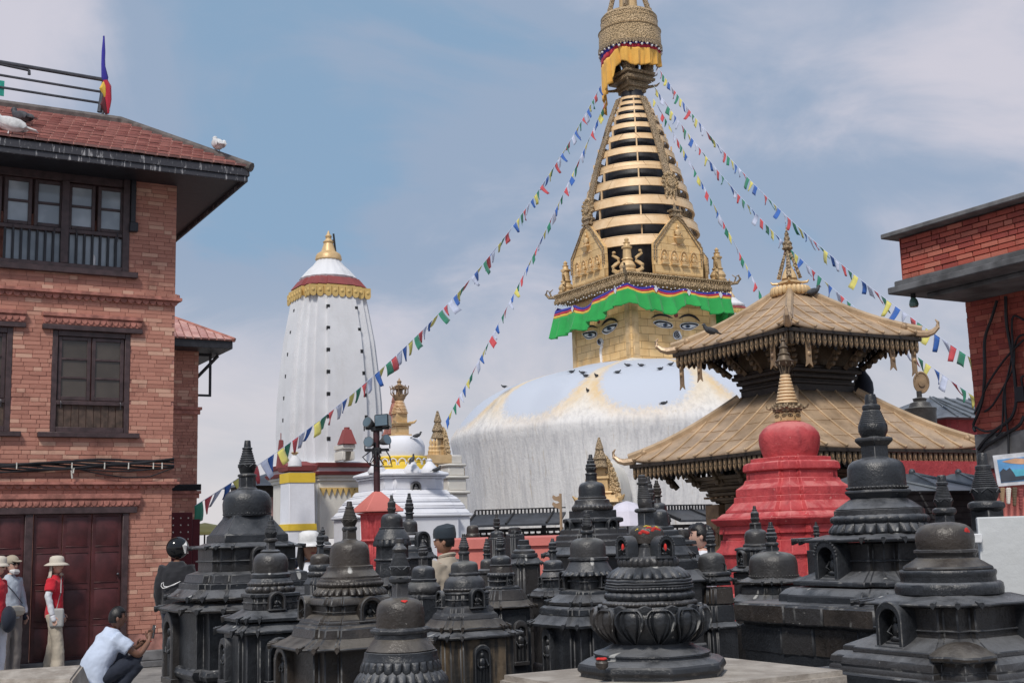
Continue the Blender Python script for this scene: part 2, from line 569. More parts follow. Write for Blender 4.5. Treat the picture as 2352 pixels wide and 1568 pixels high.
el = k.math('ADD', k.math('POWER', k.math('DIVIDE', cx, .445), 2.6), k.math('POWER', k.math('MAXIMUM', dz, 0.001), 2.6))
el = k.math('ADD', el, wob)
stk0 = k.noise(1.0, 6, .68, k.vec((9, 9, .5), loc=(2, 2, 2)))
el = k.math('ADD', el, k.math('MULTIPLY', k.math('SUBTRACT', stk0, .5), .9))
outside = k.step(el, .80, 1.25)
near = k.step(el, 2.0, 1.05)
stk = k.noise(1.0, 6, .68, k.vec((7, 7, .22)))
stk2 = k.noise(1.0, 5, .6, k.vec((2.0, 2.0, .12), loc=(4, 2, 1)))
saf = k.math('MULTIPLY', outside, k.math('MULTIPLY', near, k.step(k.math('ADD', k.math('MULTIPLY', stk, .6), k.math('MULTIPLY', stk2, .5)), .30, .58)))
low = k.step(xo[2], 4.9, 6.3)
saf = k.math('MULTIPLY', saf, k.math('ADD', k.math('MULTIPLY', low, .9), .04))
saf = k.math('MULTIPLY', saf, k.math('ADD', k.math('MULTIPLY', k.step(k.noise(.45, 4, .6, k.vec((1, 1, 1), loc=(9, 3, 2))), .38, .62), .85), .25), clamp=True)
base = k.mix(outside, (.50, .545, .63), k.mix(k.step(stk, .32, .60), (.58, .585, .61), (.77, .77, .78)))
runs = k.math('MULTIPLY', k.step(k.noise(1.0, 4, .6, k.vec((11, 11, .16), loc=(1, 7, 3))), .60, .72), outside)
base = k.mix(k.math('MULTIPLY', runs, .55), base, (.54, .48, .40))
col = k.mix(k.math('MULTIPLY', saf, .95), base, (.66, .42, .17))
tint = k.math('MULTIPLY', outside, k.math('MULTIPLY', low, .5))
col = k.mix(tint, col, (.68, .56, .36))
hb = k.math('MULTIPLY', k.math('ADD', k.noise(1.0, 6, .7, k.vec((8, 8, .35))), k.math('MULTIPLY', k.noise(9, 5, .7), .55)), outside)
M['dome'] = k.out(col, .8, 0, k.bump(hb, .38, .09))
def cloth(name, c, rough=.85):
 k = MT(name)
 f = k.noise(3, 4, .6)
 k.b.inputs['Sheen Weight'].default_value = .15
 return k.out(k.mix(k.step(f, .3, .7), tuple(x * .86 for x in c), c), rough, 0, k.bump(k.noise(60, 3), .15, .004))
for nm, c in dict(green=(.02, .36, .075), blue=(.035, .03, .33), crimson=(.50, .02, .05), gold=(.75, .50, .07), saffron=(.82, .45, .09),
     f_blue=(.035, .13, .46), f_white=(.55, .60, .76), f_red=(.56, .075, .09), f_green=(.03, .23, .14), f_yellow=(.68, .62, .16),
     shirt_red=(.58, .012, .03), shirt_blue=(.54, .62, .77), shirt_grey=(.42, .48, .56), white=(.72, .74, .80), beige=(.52, .46, .37),
     tan=(.40, .35, .27), grey_trouser=(.24, .215, .20), navy=(.012, .018, .035), black=(.012, .013, .018), topi=(.014, .024, .036),
     hat=(.62, .57, .49), bag=(.36, .36, .36), bag_beige=(.50, .46, .38), khaki=(.40, .345, .275), tarp=(.62, .58, .20),
     umbrella=(.66, .64, .74), flag_tan=(.35, .24, .15), maroon_cloth=(.10, .012, .02)).items():
 M['c_' + nm] = cloth('cloth_' + nm, c)
M['skin'] = plain('skin', (.36, .19, .125), .55, 0, .12, 6, .05)
M['skin_light'] = plain('fair_skin', (.58, .36, .28), .5, 0, .1, 6, .05)
M['skin_dark'] = plain('brown_skin', (.20, .10, .065), .55, 0, .12, 6, .05)
M['hair'] = plain('black_hair', (.010, .009, .009), .4, 0, .3, 30, .3)
M['gloss_black'] = plain('glossy_black_shell', (.01, .011, .013), .12, 0, .1, 4, 0)
M['lens'] = plain('dark_lens', (.012, .012, .015), .1, 0, .1, 4, 0)
M['white_paint'] = plain('white_paint', (.75, .76, .78), .5)
M['black_paint'] = plain('black_paint', (.016, .014, .02), .5)
M['eye_blue'] = plain('blue_paint', (.07, .12, .21), .5)
M['tika'] = plain('vermilion_powder', (.60, .035, .03), .85)
M['tika_y'] = plain('yellow_powder', (.66, .48, .06), .85)
M['pigeon'] = plain('grey_pigeon', (.055, .06, .07), .6, 0, .4, 20)
M['pigeon_w'] = plain('white_pigeon', (.62, .63, .64), .7, 0, .25, 20)
M['pole_maroon'] = plain('maroon_pole_paint', (.055, .018, .022), .45)
M['lamp_glass'] = plain('lamp_glass', (.12, .17, .21), .12, 0, .2, 3, 0)
M['lamp_grey'] = plain('grey_lamp_shell', (.16, .165, .17), .4, .3)
M['tin'] = plain('grey_tin_roof', (.17, .19, .21), .4, .4, .35, 3)
M['tin_dark'] = plain('dark_tin_roof', (.055, .062, .075), .45, .3, .35, 3)
M['iron'] = plain('black_iron', (.014, .015, .018), .45)
M['wheel'] = plain('dark_prayer_wheel', (.05, .036, .03), .4, .4, .4, 20)
M['teal'] = plain('green_glass_panel', (.03, .34, .26), .3)
M['bulb'] = plain('green_glass_bulb', (.10, .20, .17), .15)
M['pic_sky'] = plain('picture_blue', (.12, .33, .62), .4)
M['pic_cloud'] = plain('picture_orange_cloud', (.62, .36, .22), .4)
M['pic_white'] = plain('picture_white', (.62, .64, .68), .4)
M['pic_dark'] = plain('picture_dark', (.05, .06, .08), .4)
M['pic_sea'] = plain('picture_cyan', (.10, .42, .55), .4)
# ------------------------------------------------------------------ ground
bm = NB()
box(bm, Vector((0, 0, -.5)), (-220, 220), (-60, 420), (0, .5), Vector((1, 0, 0)), Vector((0, 1, 0)))
obj('ground', bm, M['pave'], None, kind='structure')
class Fr:
 """local frame of a building: s along A, t along B, z up"""
 def __init__(s, o, ax=A, ay=B): s.o, s.ax, s.ay = Vector((o.x, o.y, 0)), ax, ay
 def p(s, a, b, z): return s.o + s.ax * a + s.ay * b + Z * z
 def box(s, bm, a, b, z): box(bm, s.o, a, b, z, s.ax, s.ay)
 def loc(s, w):
  d = w - s.o
  return d.dot(s.ax), d.dot(s.ay), w.z
 def face(s, u, v, t=0.0):
  """picture point on the facade t = const -> (s, z)"""
  q = s.loc(onplane(u, v, s.o + s.ay * t, s.ay))
  return q[0], q[2]
def scallop_band(par, fr, s0, s1, z, h, step, t0, t1):
 """row of hanging half-round lobes, as in moulded brick string courses"""
 n = max(1, round((s1 - s0) / step))
 st = (s1 - s0) / n
 for i in range(n):
  c = s0 + (i + .5) * st
  pts = [fr.p(c + st * .48 * math.cos(math.pi * k / 6), t0, z - h * math.sin(math.pi * k / 6)) for k in range(7)]
  bm = NB()
  extrude_poly(bm, pts, fr.ay * (t1 - t0))
  obj('lobe', bm, M['terra'], par)
def bricks(fr, parent, mat, s0, s1, z0, z1, holes, L, H, t, n_single, joint=.006, proud=.010, axis='s', count=None):
 """courses of separate bricks on a facade; the nearest n_single are objects, the rest one mesh"""
 dirv, out = (fr.ax, -fr.ay) if axis == 's' else (fr.ay, -fr.ax)
 rng = random.Random(5)
 items = []
 rows = int((z1 - z0) / H)
 for r in range(rows):
  z = z0 + r * H
  x = s0 - (L * .5 if r % 2 else 0) - rng.random() * .05
  while x < s1:
   l = L * rng.choice((1, 1, 1, .52, 1.06))
   a, b = max(x, s0), min(x + l, s1)
   x += l
   if b - a < .04: continue
   segs = [(a, b)]
   for (h0, h1, k0, k1) in holes:
    if z + H * .6 < k0 or z + H * .4 > k1: continue
    ns = []
    for (p, q) in segs:
     if q <= h0 or p >= h1: ns.append((p, q)); continue
     if p < h0: ns.append((p, h0))
     if q > h1: ns.append((h1, q))
    segs = ns
   for (p, q) in segs:
    if q - p > .03: items.append((p, q, z))
 def wpos(p, q, z):
  return (fr.p((p + q) / 2, t, z + H / 2) if axis == 's' else fr.p(t, (p + q) / 2, z + H / 2))
 items.sort(key=lambda it: (wpos(*it) - CAM).length)
 cache, rest = {}, NB()
 for i, (p, q, z) in enumerate(items):
  w_ = round(q - p - joint, 2)
  c = wpos(p, q, z)
  pr = proud * rng.uniform(.55, 1.35)
  if i < n_single:
   key = (w_, rng.randint(0, 2))
   if key not in cache:
    b_ = NB()
    box(b_, Vector((0, 0, 0)), (-w_ / 2, w_ / 2), (-.03, proud * (.7 + .3 * key[1])), (-H / 2 + joint / 2, H / 2 - joint / 2), dirv, out)
    bmesh.ops.bevel(b_, geom=[e for e in b_.edges], offset=.003, segments=1, affect='EDGES')
    cache[key] = mesh('brick', b_, mat, 30)
   inst('brick', cache[key], parent, c)
  else:
   box(rest, c, (-w_ / 2, w_ / 2), (-.03, pr), (-H / 2 + joint / 2, H / 2 - joint / 2), dirv, out)
 if rest.verts:
  o = obj('brickwork', rest, mat, parent, kind='stuff')
 else:
  rest.free()
def frame_rect(bm, fr, s0, s1, z0, z1, wd, t0, t1):
 fr.box(bm, (s0, s0 + wd), (t0, t1), (z0, z1))
 fr.box(bm, (s1 - wd, s1), (t0, t1), (z0, z1))
 fr.box(bm, (s0 + wd, s1 - wd), (t0, t1), (z1 - wd, z1))
 fr.box(bm, (s0 + wd, s1 - wd), (t0, t1), (z0, z0 + wd))
# ------------------------------------------------------------------ brick house on the left
LC = at(394, 1235, 18.0)
L = Fr(LC)
house = thing('brick_house', 'three storey red brick house with timber windows and a maroon folding door, far left', 'house', L.o)
LW = 3.6
Zeave = L.face(394, 404)[1] + .04
def sx(u, v): return L.face(u, v)[0]
def zx(u, v): return L.face(u, v)[1]
d_s1 = sx(293, 1300)
d_z1 = zx(200, 1178)
m_s0, m_s1, m_z0, m_z1 = sx(118, 880), sx(298, 880), zx(205, 993), zx(205, 762)
pitch = sx(298, 880) - sx(26, 880)
u_s1, u_z0, u_z1 = sx(298, 500), zx(200, 619), zx(200, 400) + .35
holes = [(-LW - 1, d_s1, -1, d_z1), (m_s0, m_s1, m_z0, m_z1), (m_s0 - pitch, m_s1 - pitch, m_z0, m_z1), (-LW - 1, u_s1, u_z0, u_z1)]
bm = NB()
def wall_with_holes(bm, fr, s0, s1, z0, z1, holes, t0, t1):
 xs = sorted({s0, s1, *[min(max(h[i], s0), s1) for h in holes for i in (0, 1)]})
 zs = sorted({z0, z1, *[min(max(h[i], z0), z1) for h in holes for i in (2, 3)]})
 for a, b in zip(xs[:-1], xs[1:]):
  run = None
  for c, d in zip(zs[:-1], zs[1:]):
   m_ = ((a + b) / 2, (c + d) / 2)
   solid = not any(h[0] < m_[0] < h[1] and h[2] < m_[1] < h[3] for h in holes)
   if solid: run = (run[0], d) if run else (c, d)
   if (not solid or d == zs[-1]) and run:
    fr.box(bm, (a, b), (t0, t1), run)
    run = None
wall_with_holes(bm, L, -LW, 0, 0, Zeave, holes, .012, .30)
L.box(bm, (-.3, -.02), (.30, 5), (0, Zeave))
L.box(bm, (-LW, -.3), (2.5, 2.7), (0, Zeave))
obj('wall', bm, M['mortar'], house)
bricks(L, house, M['brick'], -LW + .6, 0, zx(390, 1450), Zeave, holes, .225, .0615, .012, 300)
bm = NB()
L.box(bm, (-.02, .004), (.03, 5), (0, Zeave))
obj('side_wall', bm, M['brick'], house)
for (vt, vb, nm) in ((651, 688, 'upper_string_course'), (1094, 1116, 'lower_string_course')):
 z1, z0 = zx(388, vt + (26 if nm[0] == 'u' else 6)), zx(388, vb + (14 if nm[0] == 'u' else 4))
 h = z1 - z0
 bm = NB()
 L.box(bm, (-LW, .05), (-.05, .02), (z1 - h * .30, z1))
 L.box(bm, (-LW, .085), (-.085, .021), (z1 - h * .62, z1 - h * .32))
 L.box(bm, (-LW, .055), (-.055, .022), (z1 - h * .72, z1 - h * .64))
 L.box(bm, (.0, .06), (-.04, 5), (z1 - h * .7, z1))
 sc_ = obj('string_course', bm, M['terra'], house, bevel=.006)
 scallop_band(sc_, L, -2.7, .03, z1 - h * .73, h * .33, .105, -.04, .02)
 for i in range(17):
  bm = NB()
  L.box(bm, (-2.7 + i * .16, -2.7 + i * .16 + .152), (-.058, -.04), (z1 - h * .28, z1 + .005))
  obj('brick', bm, M['brick'], sc_)
def casement(parent, fr, s0, s1, z0, z1, rows, glass, t=.06, wd=.055, bar=.03, rows_split=None):
 c = NB()
 frame_rect(c, fr, s0, s1, z0, z1, wd, t, t + .05)
 f = obj('casement', c, M['timber'], parent, bevel=.004)
 zs = [z0 + wd + (z1 - z0 - 2 * wd) * i / rows for i in range(rows + 1)]
 for i in range(rows):
  g = NB()
  fr.box(g, (s0 + wd, s1 - wd), (t + .022, t + .030), (zs[i] + (bar / 2 if i else 0), zs[i + 1] - (bar / 2 if i < rows - 1 else 0)))
  obj('pane', g, glass, f)
 if rows > 1:
  b_ = NB()
  for i in range(1, rows):
   fr.box(b_, (s0 + wd, s1 - wd), (t + .004, t + .046), (zs[i] - bar / 2, zs[i] + bar / 2))
  obj('glazing_bar', b_, M['timber'], f)
 return f
def mid_window(dx):
 s0, s1, z0, z1 = m_s0 + dx, m_s1 + dx, m_z0, m_z1
 b_ = NB()
 frame_rect(b_, L, s0, s1, z0, z1, .075, .0, .13)
 zmid = z0 + (z1 - z0) * .29
 L.box(b_, (s0 + .075, s1 - .075), (.0, .12), (zmid - .03, zmid + .03))
 w_ = obj('window', b_, M['timber'], house, bevel=.005)
 sm = (s0 + s1) / 2
 casement_parts = []
 for a, b in ((s0 + .085, sm - .008), (sm + .008, s1 - .085)):
  c = NB()
  frame_rect(c, L, a, b, zmid + .04, z1 - .08, .05, .03, .08)
  zs = [zmid + .09 + (z1 - .13 - zmid - .09) * i / 3 for i in range(4)]
  for i in (1, 2): L.box(c, (a + .05, b - .05), (.034, .075), (zs[i] - .014, zs[i] + .014))
  obj('casement', c, M['timber'], w_, bevel=.003)
  for i in range(3):
   g = NB()
   L.box(g, (a + .05, b - .05), (.055, .062), (zs[i] + (.014 if i else 0), zs[i + 1] - (.014 if i < 2 else 0)))
   obj('pane', g, M['glass_dull'], w_)
 n = 9
 for i in range(n):
  a = s0 + .08 + (s1 - s0 - .16) * i / n
  g = NB()
  L.box(g, (a + .004, a + (s1 - s0 - .16) / n - .004), (.04 + .006 * (i % 2), .07), (z0 + .075, zmid - .03))
  obj('plank', g, M['plank'], w_)
 for a in (s0 + .13, s1 - .13):
  g = NB()
  p0 = L.p(a, -.005, zmid + .02)
  tube(g, [p0, p0 + Z * -.04 - B * .03, p0 + Z * -.1 - B * .02], .005, 5)
  obj('hook', g, M['steel'], w_)
 g = NB()
 L.box(g, (s0 - .17, s1 + .14), (-.075, .14), (z0 - .075, z0 - .004))
 obj('sill', g, M['timber'], w_, bevel=.006)
 g = NB()
 L.box(g, (s0 - .15, s1 + .16), (-.06, .12), (z1 + .004, z1 + .075))
 obj('lintel', g, M['timber'], w_, bevel=.006)
 g = NB()
 L.box(g, (s0 - .15, s1 + .16), (-.075, .012), (z1 + .19, z1 + .245))
 L.box(g, (s0 - .14, s1 + .15), (-.045, .012), (z1 + .08, z1 + .188))
 wm_ = obj('window_moulding', g, M['terra'], house, bevel=.004)
 scallop_band(wm_, L, s0 - .14, s1 + .15, z1 + .16, .062, .085, -.06, -.04)
mid_window(0)
mid_window(-pitch)
b_ = NB()
us0, us1, uz0, uz1 = -LW + .2, u_s1, u_z0, u_z1
L.box(b_, (us1 - .10, us1), (-.02, .14), (uz0, uz1))
L.box(b_, (us0, us1 - .10), (-.02, .14), (uz1 - .12, uz1))
L.box(b_, (us0, us1 - .10), (-.02, .14), (uz0, uz0 + .07))
zt = zx(200, 534)
zc1 = zx(200, 424)
L.box(b_, (us0, us1 - .10), (-.01, .13), (zt - .03, zt + .03))
L.box(b_, (us0, us1 - .10), (.02, .12), (zc1 + .02, uz1 - .12))
sm = sx(150, 480)
L.box(b_, (sm - .055, sm + .055), (-.025, .13), (uz0 + .07, zc1 + .02))
win = obj('window', b_, M['timber'], house, bevel=.006)
g = NB()
L.box(g, (us0, us1 + .12), (-.09, .14), (uz0 - .085, uz0 - .003))
obj('sill', g, M['timber'], win, bevel=.006)
for (ua, ub) in ((10, 74), (80, 146), (158, 220), (226, 286), (-66, 4)):
 a, b = sx(ua, 478), sx(ub, 478)
 zb, ztp = zt + .04, zc1
 c = NB()
 frame_rect(c, L, a, b, zb, ztp, .05, .03, .09)
 zmid = zb + (ztp - zb) * .51
 L.box(c, (a + .05, b - .05), (.034, .085), (zmid - .018, zmid + .018))
 obj('casement', c, M['timber'], win, bevel=.004)
 for (p, q) in ((zb + .05, zmid - .018), (zmid + .018, ztp - .05)):
  g = NB()
  L.box(g, (a + .05, b - .05), (.06, .067), (p, q))
  obj('pane', g, M['glass'], win)
for (ua, ub) in ((10, 140), (157, 284)):
 a, b = sx(ua, 575), sx(ub, 575)
 n = 7
 for i in range(n + 1):
  g = NB()
  x = a + (b - a) * i / n
  L.box(g, (x - .016, x + .016), (-.005, .045), (uz0 + .07, zt - .03))
  obj('baluster', g, M['timber_black'], win, bevel=.003)
 g = NB()
 L.box(g, (a, b), (.062, .068), (uz0 + .075, zt - .035))
 obj('pane', g, M['glass'], win)
 for x in (a + .1, b - .1):
  g = NB()
  p0 = L.p(x, -.02, zt + .02)
  tube(g, [p0, p0 - B * .03 - Z * .06, p0 - B * .02 - Z * .13], .005, 5)
  obj('hook', g, M['steel'], win)
for sp, sl_ in ((.3, 'right'), (1.75, 'left')):
 g = NB()
 tube(g, [L.p(us1 - .2 - sp, .045, uz0 + .075), L.p(us1 - .2 - sp, .045, uz0 + .19), L.p(us1 - .2 - sp, .045, uz0 + .24)], [.035, .035, .015], 8)
 tag(obj('bottle', g, M['white_cap']), 'pale bottle standing behind the %s hand balusters of the upper window' % sl_, 'bottle', 'bottles behind the upper window')
g = NB()
ps = sx(305, 460)
L.box(g, (ps - .035, ps + .035), (-.07, .012), (zx(305, 515), Zeave))
L.box(g, (ps - .05, ps + .07), (-.085, .013), (zx(305, 534), zx(305, 513)))
obj('bracket_post', g, M['timber_black'], house, bevel=.006)
g = NB()
dz0 = .16
L.box(g, (-LW, d_s1 + .11), (-.055, .14), (d_z1 - .005, d_z1 + .085))
L.box(g, (d_s1 - .085, d_s1), (-.03, .14), (dz0, d_z1 - .005))
ps_ = sx(66, 1300)
L.box(g, (ps_ - .07, ps_ + .035), (-.03, .14), (dz0, d_z1 - .005))
door = obj('door', g, M['timber'], house, bevel=.006)
leaves = [(sx(u0, 1300), sx(u1, 1300)) for u0, u1 in ((75, 141), (142, 209), (210, 279), (-10, 54), (-75, -12))]
rows = [(1182, 1258), (1272, 1334), (1347, 1411), (1422, 1500)]
dl = sx(278, 1300)
for (a, b) in leaves:
 g = NB()
 L.box(g, (a + .003, b - .003), (.03, .07), (dz0, d_z1 - .006))
 n = 4
 hh = (d_z1 - dz0) / n
 for i in range(n):
  z0_, z1_ = dz0 + i * hh + .05, dz0 + (i + 1) * hh - .05
  p = [(a + .05, z0_), (b - .05, z0_), (b - .05, z1_), (a + .05, z1_)]
  q = [(a + .10, z0_ + .05), (b - .10, z0_ + .05), (b - .10, z1_ - .05), (a + .10, z1_ - .05)]
  loft(g, [[L.p(x, .029, z) for x, z in p], [L.p(x, .012, z) for x, z in q]])
  for x0, x1, zz0, zz1 in ((a + .04, b - .04, z0_ - .012, z0_ - .002), (a + .04, b - .04, z1_ + .002, z1_ + .012)):
   L.box(g, (x0, x1), (.018, .03), (zz0, zz1))
 obj('door_leaf', g, M['door'], door, bevel=.004)
g = NB()
ball(g, L.p(sx(279, 1317) - .05, .0, zx(279, 1317)), .02)
obj('door_knob', g, M['steel'], door)
g = NB()
L.box(g, (-LW, d_s1 + .16), (-.075, .012), (d_z1 + .20, d_z1 + .27))
L.box(g, (-LW, d_s1 + .15), (-.045, .012), (d_z1 + .088, d_z1 + .198))
dm_ = obj('door_moulding', g, M['terra'], house, bevel=.004)
scallop_band(dm_, L, -2.7, d_s1 + .15, d_z1 + .17, .07, .085, -.06, -.04)
g = NB()
zb = zx(340, 1492)
L.box(g, (d_s1 + .0, .06), (-.10, .02), (zb - .14, zb))
L.box(g, (-LW, .10), (-.16, .021), (0, zb - .142))
L.box(g, (-LW, d_s1), (-.12, .10), (zb - .142, dz0))
obj('plinth', g, M['concrete'], house, bevel=.012)
ov = .86
fh = .20
ze0 = at(577, 388, (L.p(ov, -ov, 0)).y).z - fh
fh = .20
rise, run = .98, 1.57
tip = L.p(ov, -ov, ze0 + fh)
g = NB()
pl = lambda s, t, z: L.p(s, t, z)
L.box(g, (-LW - 1, ov), (-ov, -ov + .04), (ze0 + .085, ze0 + fh))
L.box(g, (-LW - 1, ov - .02), (-ov + .02, -ov + .06), (ze0, ze0 + .083))
L.box(g, (ov - .04, ov), (-ov + .04, 5.4), (ze0 + .085, ze0 + fh))
L.box(g, (ov - .06, ov - .02), (-ov + .06, 5.4), (ze0, ze0 + .083))
fas = obj('fascia', g, M['fascia'], house, bevel=.006)
g = NB()
L.box(g, (-LW - 1, ov - .06), (-ov + .06, 5.3), (ze0 + .06, ze0 + .09))
obj('soffit', g, M['timber_black'], house)
g = NB()
zr = ze0 + fh + .0
loft(g, [[pl(-LW - 1, -ov, zr), pl(ov, -ov, zr), pl(ov, 5.4, zr), pl(-LW - 1, 5.4, zr)],
   [pl(-LW - 1, -ov + run, zr + rise - .02), pl(ov - run, -ov + run, zr + rise - .02), pl(ov - run, 5.4, zr + rise - .02), pl(-LW - 1, 5.4, zr + rise - .02)]])
obj('roof', g, M['timber_dark'], house)  # dark deck: shade in the gaps between tiles put into its colour
slope = math.hypot(run, rise)
up = (B * run + Z * rise).normalized()
nrm = (-B * rise + Z * run).normalized()
b_ = NB()
tw, tl = .165, .148
prof = [(-tw * .46, .004), (-tw * .40, .007), (-tw * .16, .009), (tw * .08, .009), (tw * .38, .007), (tw * .46, .004)]
ra = [[A * x + nrm * (h + .002) + up * y for x, h in prof] for y in (-.01, tl * 1.12)]
rb = [[p - nrm * .016 for p in r] for r in ra]
ra = [[p + nrm * .046 for p in ra[0]], [p for p in ra[1]]]
rb = [[p + nrm * .030 for p in rb[0]], rb[1]]
ring = [r[:] + list(reversed(q)) for r, q in zip(ra, rb)]
loft(b_, ring)
tile_me = mesh('roof_tile', b_, M['tile'], 50)
nrow = int(slope / tl)
cand = []
for r in range(nrow):
 y = r * tl
 f = y / slope
 smax = ov - run * f - .06
 off = (r % 2) * tw * .5
 i = 0
 while True:
  s = smax - tw / 2 - i * tw
  i += 1
  if s < -3.35 - .2: break
  cand.append((pl(0, -ov, zr) + A * s + up * y + nrm * .005, r))
cand.sort(key=lambda c: (c[0] - CAM).length)
restb = NB()
rr = random.Random(3)
for i, (p, r) in enumerate(cand):
 if i < 300:
  inst('roof_tile', tile_me, house, p + nrm * rr.uniform(0, .006))
 else:
  loft(restb, [[q + p for q in rg] for rg in ring])
if restb.verts: obj('tile_field', restb, M['tile'], house, kind='stuff', smooth=50)
else: restb.free()
g = NB()
tube(g, [tip + Z * .02 + A * .02 - B * .02, pl(ov - run * .5, -ov + run * .5, zr + rise * .5 + .035), pl(ov - run, -ov + run, zr + rise + .03), pl(-LW - 1, -ov + run, zr + rise + .03)], .075, 8)
obj('ridge_cap', g, M['ridge'], house)
rl0 = pl(ov - run, -ov + run + .15, 0)
rail = thing('roof_railing', 'grey steel pipe railing along the roof terrace of the brick house', 'railing', rl0 + Z * (zr + rise))
rY = rl0.y
for (ua, va, ub, vb, rad) in ((-40, 136, 240, 184, .032), (-40, 166, 236, 212, .02), (-40, 194, 238, 238, .02)):
 g = NB()
 o_, n_ = rl0, B
 tube(g, [onplane(ua, va, o_, n_), onplane(ub, vb, o_, n_)], rad, 8)
 obj('rail', g, M['steel'], rail)
g = NB()
tube(g, [onplane(228, 258, rl0, B), onplane(240, 182, rl0, B)], .035, 8)
tube(g, [onplane(236, 262, rl0, B), onplane(241, 220, rl0, B)], .02, 8)
obj('post', g, M['steel'], rail)
g = NB()
tube(g, [onplane(-6, 146, rl0, B), onplane(60, 160, rl0, B), onplane(67, 163, rl0, B), onplane(67, 172, rl0, B)], .024, 8)
obj('spout', g, M['steel'], rail)
g = NB()
box(g, onplane(-14, 218, rl0, B), (0, .14), (0, .01), (0, .24))
tag(obj('glass_sheet', g, M['teal'], None, loc=onplane(-14, 218, rl0, B)), 'green glass sheet behind the roof railing at the edge of the photo', 'panel')
fo = onplane(240, 260, rl0, B)
flag = thing('rolled_flag', 'limp five coloured flag wound about a pole on the corner of the tiled roof', 'flag', fo)
g = NB()
tube(g, [onplane(244, 262, rl0, B), onplane(238, 84, rl0, B)], .012, 6)
obj('pole', g, M['timber_black'], flag)
for nm, mt, pts, rad in (('blue_cloth', 'c_blue', [(238, 84), (237, 120), (236, 150), (240, 180), (242, 190)], [.012, .03, .03, .055, .03]),
       ('red_cloth', 'c_crimson', [(240, 183), (246, 200), (248, 230), (247, 262)], [.035, .06, .05, .02]),
       ('yellow_cloth', 'c_gold', [(238, 190), (236, 205), (241, 225)], [.02, .06, .015]),
       ('pink_cloth', 'c_maroon_cloth', [(238, 225), (236, 242), (244, 264)], [.02, .05, .02]),
       ('white_cloth', 'c_white', [(247, 190), (251, 215), (249, 255)], [.01, .022, .02])):
 g = NB()
 tube(g, [onplane(u, v, rl0, B) - B * .02 for u, v in pts], rad, 7)
 obj(nm, g, M[mt], flag)
cab = thing('cable_bundle', 'thick bundle of black cables tied along the brick wall above the maroon door', 'cables', L.p(-1.2, -.1, zx(200, 1070)))
rr = random.Random(11)
for i in range(9):
 g = NB()
 pts = []
 for j in range(13):
  u = -20 + 420 * j / 12
  v = 1072 + 5 * math.sin(j * .7 + i) + (i - 4) * 2.2 - 12 * (j / 12) ** 2 * (1 - i * .05)
  q = onplane(u, v, L.o - B * (.07 + .02 * (i % 3)), B)
  pts.append(q)
 tube(g, pts, .016 if i < 7 else .010, 6)
 obj('cable', g, M['cable'], cab)
g = NB()
tube(g, [onplane(u, v, L.o - B * .10, B) for u, v in ((185, 1078), (230, 1088), (290, 1096), (345, 1094), (398, 1074))], .009, 6)
obj('cable', g, M['cable'], cab)
for u in (38, 165, 240, 295, 352, 372):
 g = NB()
 p0 = onplane(u, 1070, L.o - B * .115, B)
 box(g, p0, (-.007, .007), (-.012, .012), (-.04, .05))
 obj('cable_tie', g, M['white_tie'], cab)
g = NB()
tube(g, [onplane(u, v, L.o - B * .13, B) for u, v in ((166, 1098), (164, 1080), (170, 1074), (168, 1086))], .012, 6)
obj('cable_tie', g, M['white_tie'], cab)
# ------------------------------------------------------------------ second brick house behind it
H2o = at(451, 1235, 25.0)
H2 = Fr(H2o)
h2 = thing('brick_house', 'narrower brick house with a small tiled hip roof, half hidden behind the left house', 'house', H2.o)
zt2 = H2.face(445, 800)[1]
g = NB()
H2.box(g, (-2.2, 0), (0, 3), (0, zt2 + .1))
obj('wall', g, M['mortar'], h2)
bricks(H2, h2, M['brick'], -1.35, 0, .6, zt2, [], .23, .066, .0, 0)
for (v, nm) in ((938, 0), (1130, 1)):
 z = H2.face(445, v)[1]
 g = NB()
 H2.box(g, (-2, .07), (-.07, .02), (z - .03, z + .03))
 H2.box(g, (-2, .04), (-.04, .021), (z - .12, z - .03))
 obj('string_course', g, M['terra'], h2, bevel=.006)
o2 = .55
g = NB()
H2.box(g, (-2.2, o2), (-o2, 3.5), (zt2 - .06, zt2 + .10))
obj('fascia', g, M['timber_black'], h2, bevel=.01)
g = NB()
rz = zt2 + .102
r2 = [[H2.p(-2.2, -o2 - .03, rz), H2.p(o2 + .03, -o2 - .03, rz), H2.p(o2 + .03, 3.5, rz), H2.p(-2.2, 3.5, rz)],
  [H2.p(-2.2, .75, rz + .75), H2.p(-.75, .75, rz + .75), H2.p(-.75, 3.5, rz + .75), H2.p(-2.2, 3.5, rz + .75)]]
loft(g, r2)
rf = obj('roof', g, M['tile'], h2)
g = NB()
up2 = (B * 1.33 + Z * .75).normalized()
n2 = (Z * 1.33 - B * .75).normalized()
for r in range(9):
 for i in range(13):
  s = o2 - .1 - i * .16 - r * .145
  if s < -1.5: continue
  p = H2.p(s, -o2 - .03, rz) + up2 * (r * .165) + n2 * (.02)
  box(g, p, (-.075, .06), (-.005, .17), (-.012, .02), A, up2, n2)
obj('tile_field', g, M['tile'], rf, kind='stuff')
g = NB()
tube(g, [H2.p(o2 + .03, -o2 - .03, rz + .02), H2.p(-.75, .75, rz + .77)], .05, 6)
obj('ridge_cap', g, M['terra'], h2)
g = NB()
frame_rect(g, Fr(H2.p(0, .3, 0)), .0, .36, zt2 - .95, zt2 - .06, .045, 0, .05)
tube(g, [H2.p(.02, .32, zt2 - .6), H2.p(.5, .32, zt2 - .08)], .035, 4)
obj('bracket', g, M['timber_black'], h2)
g = NB()
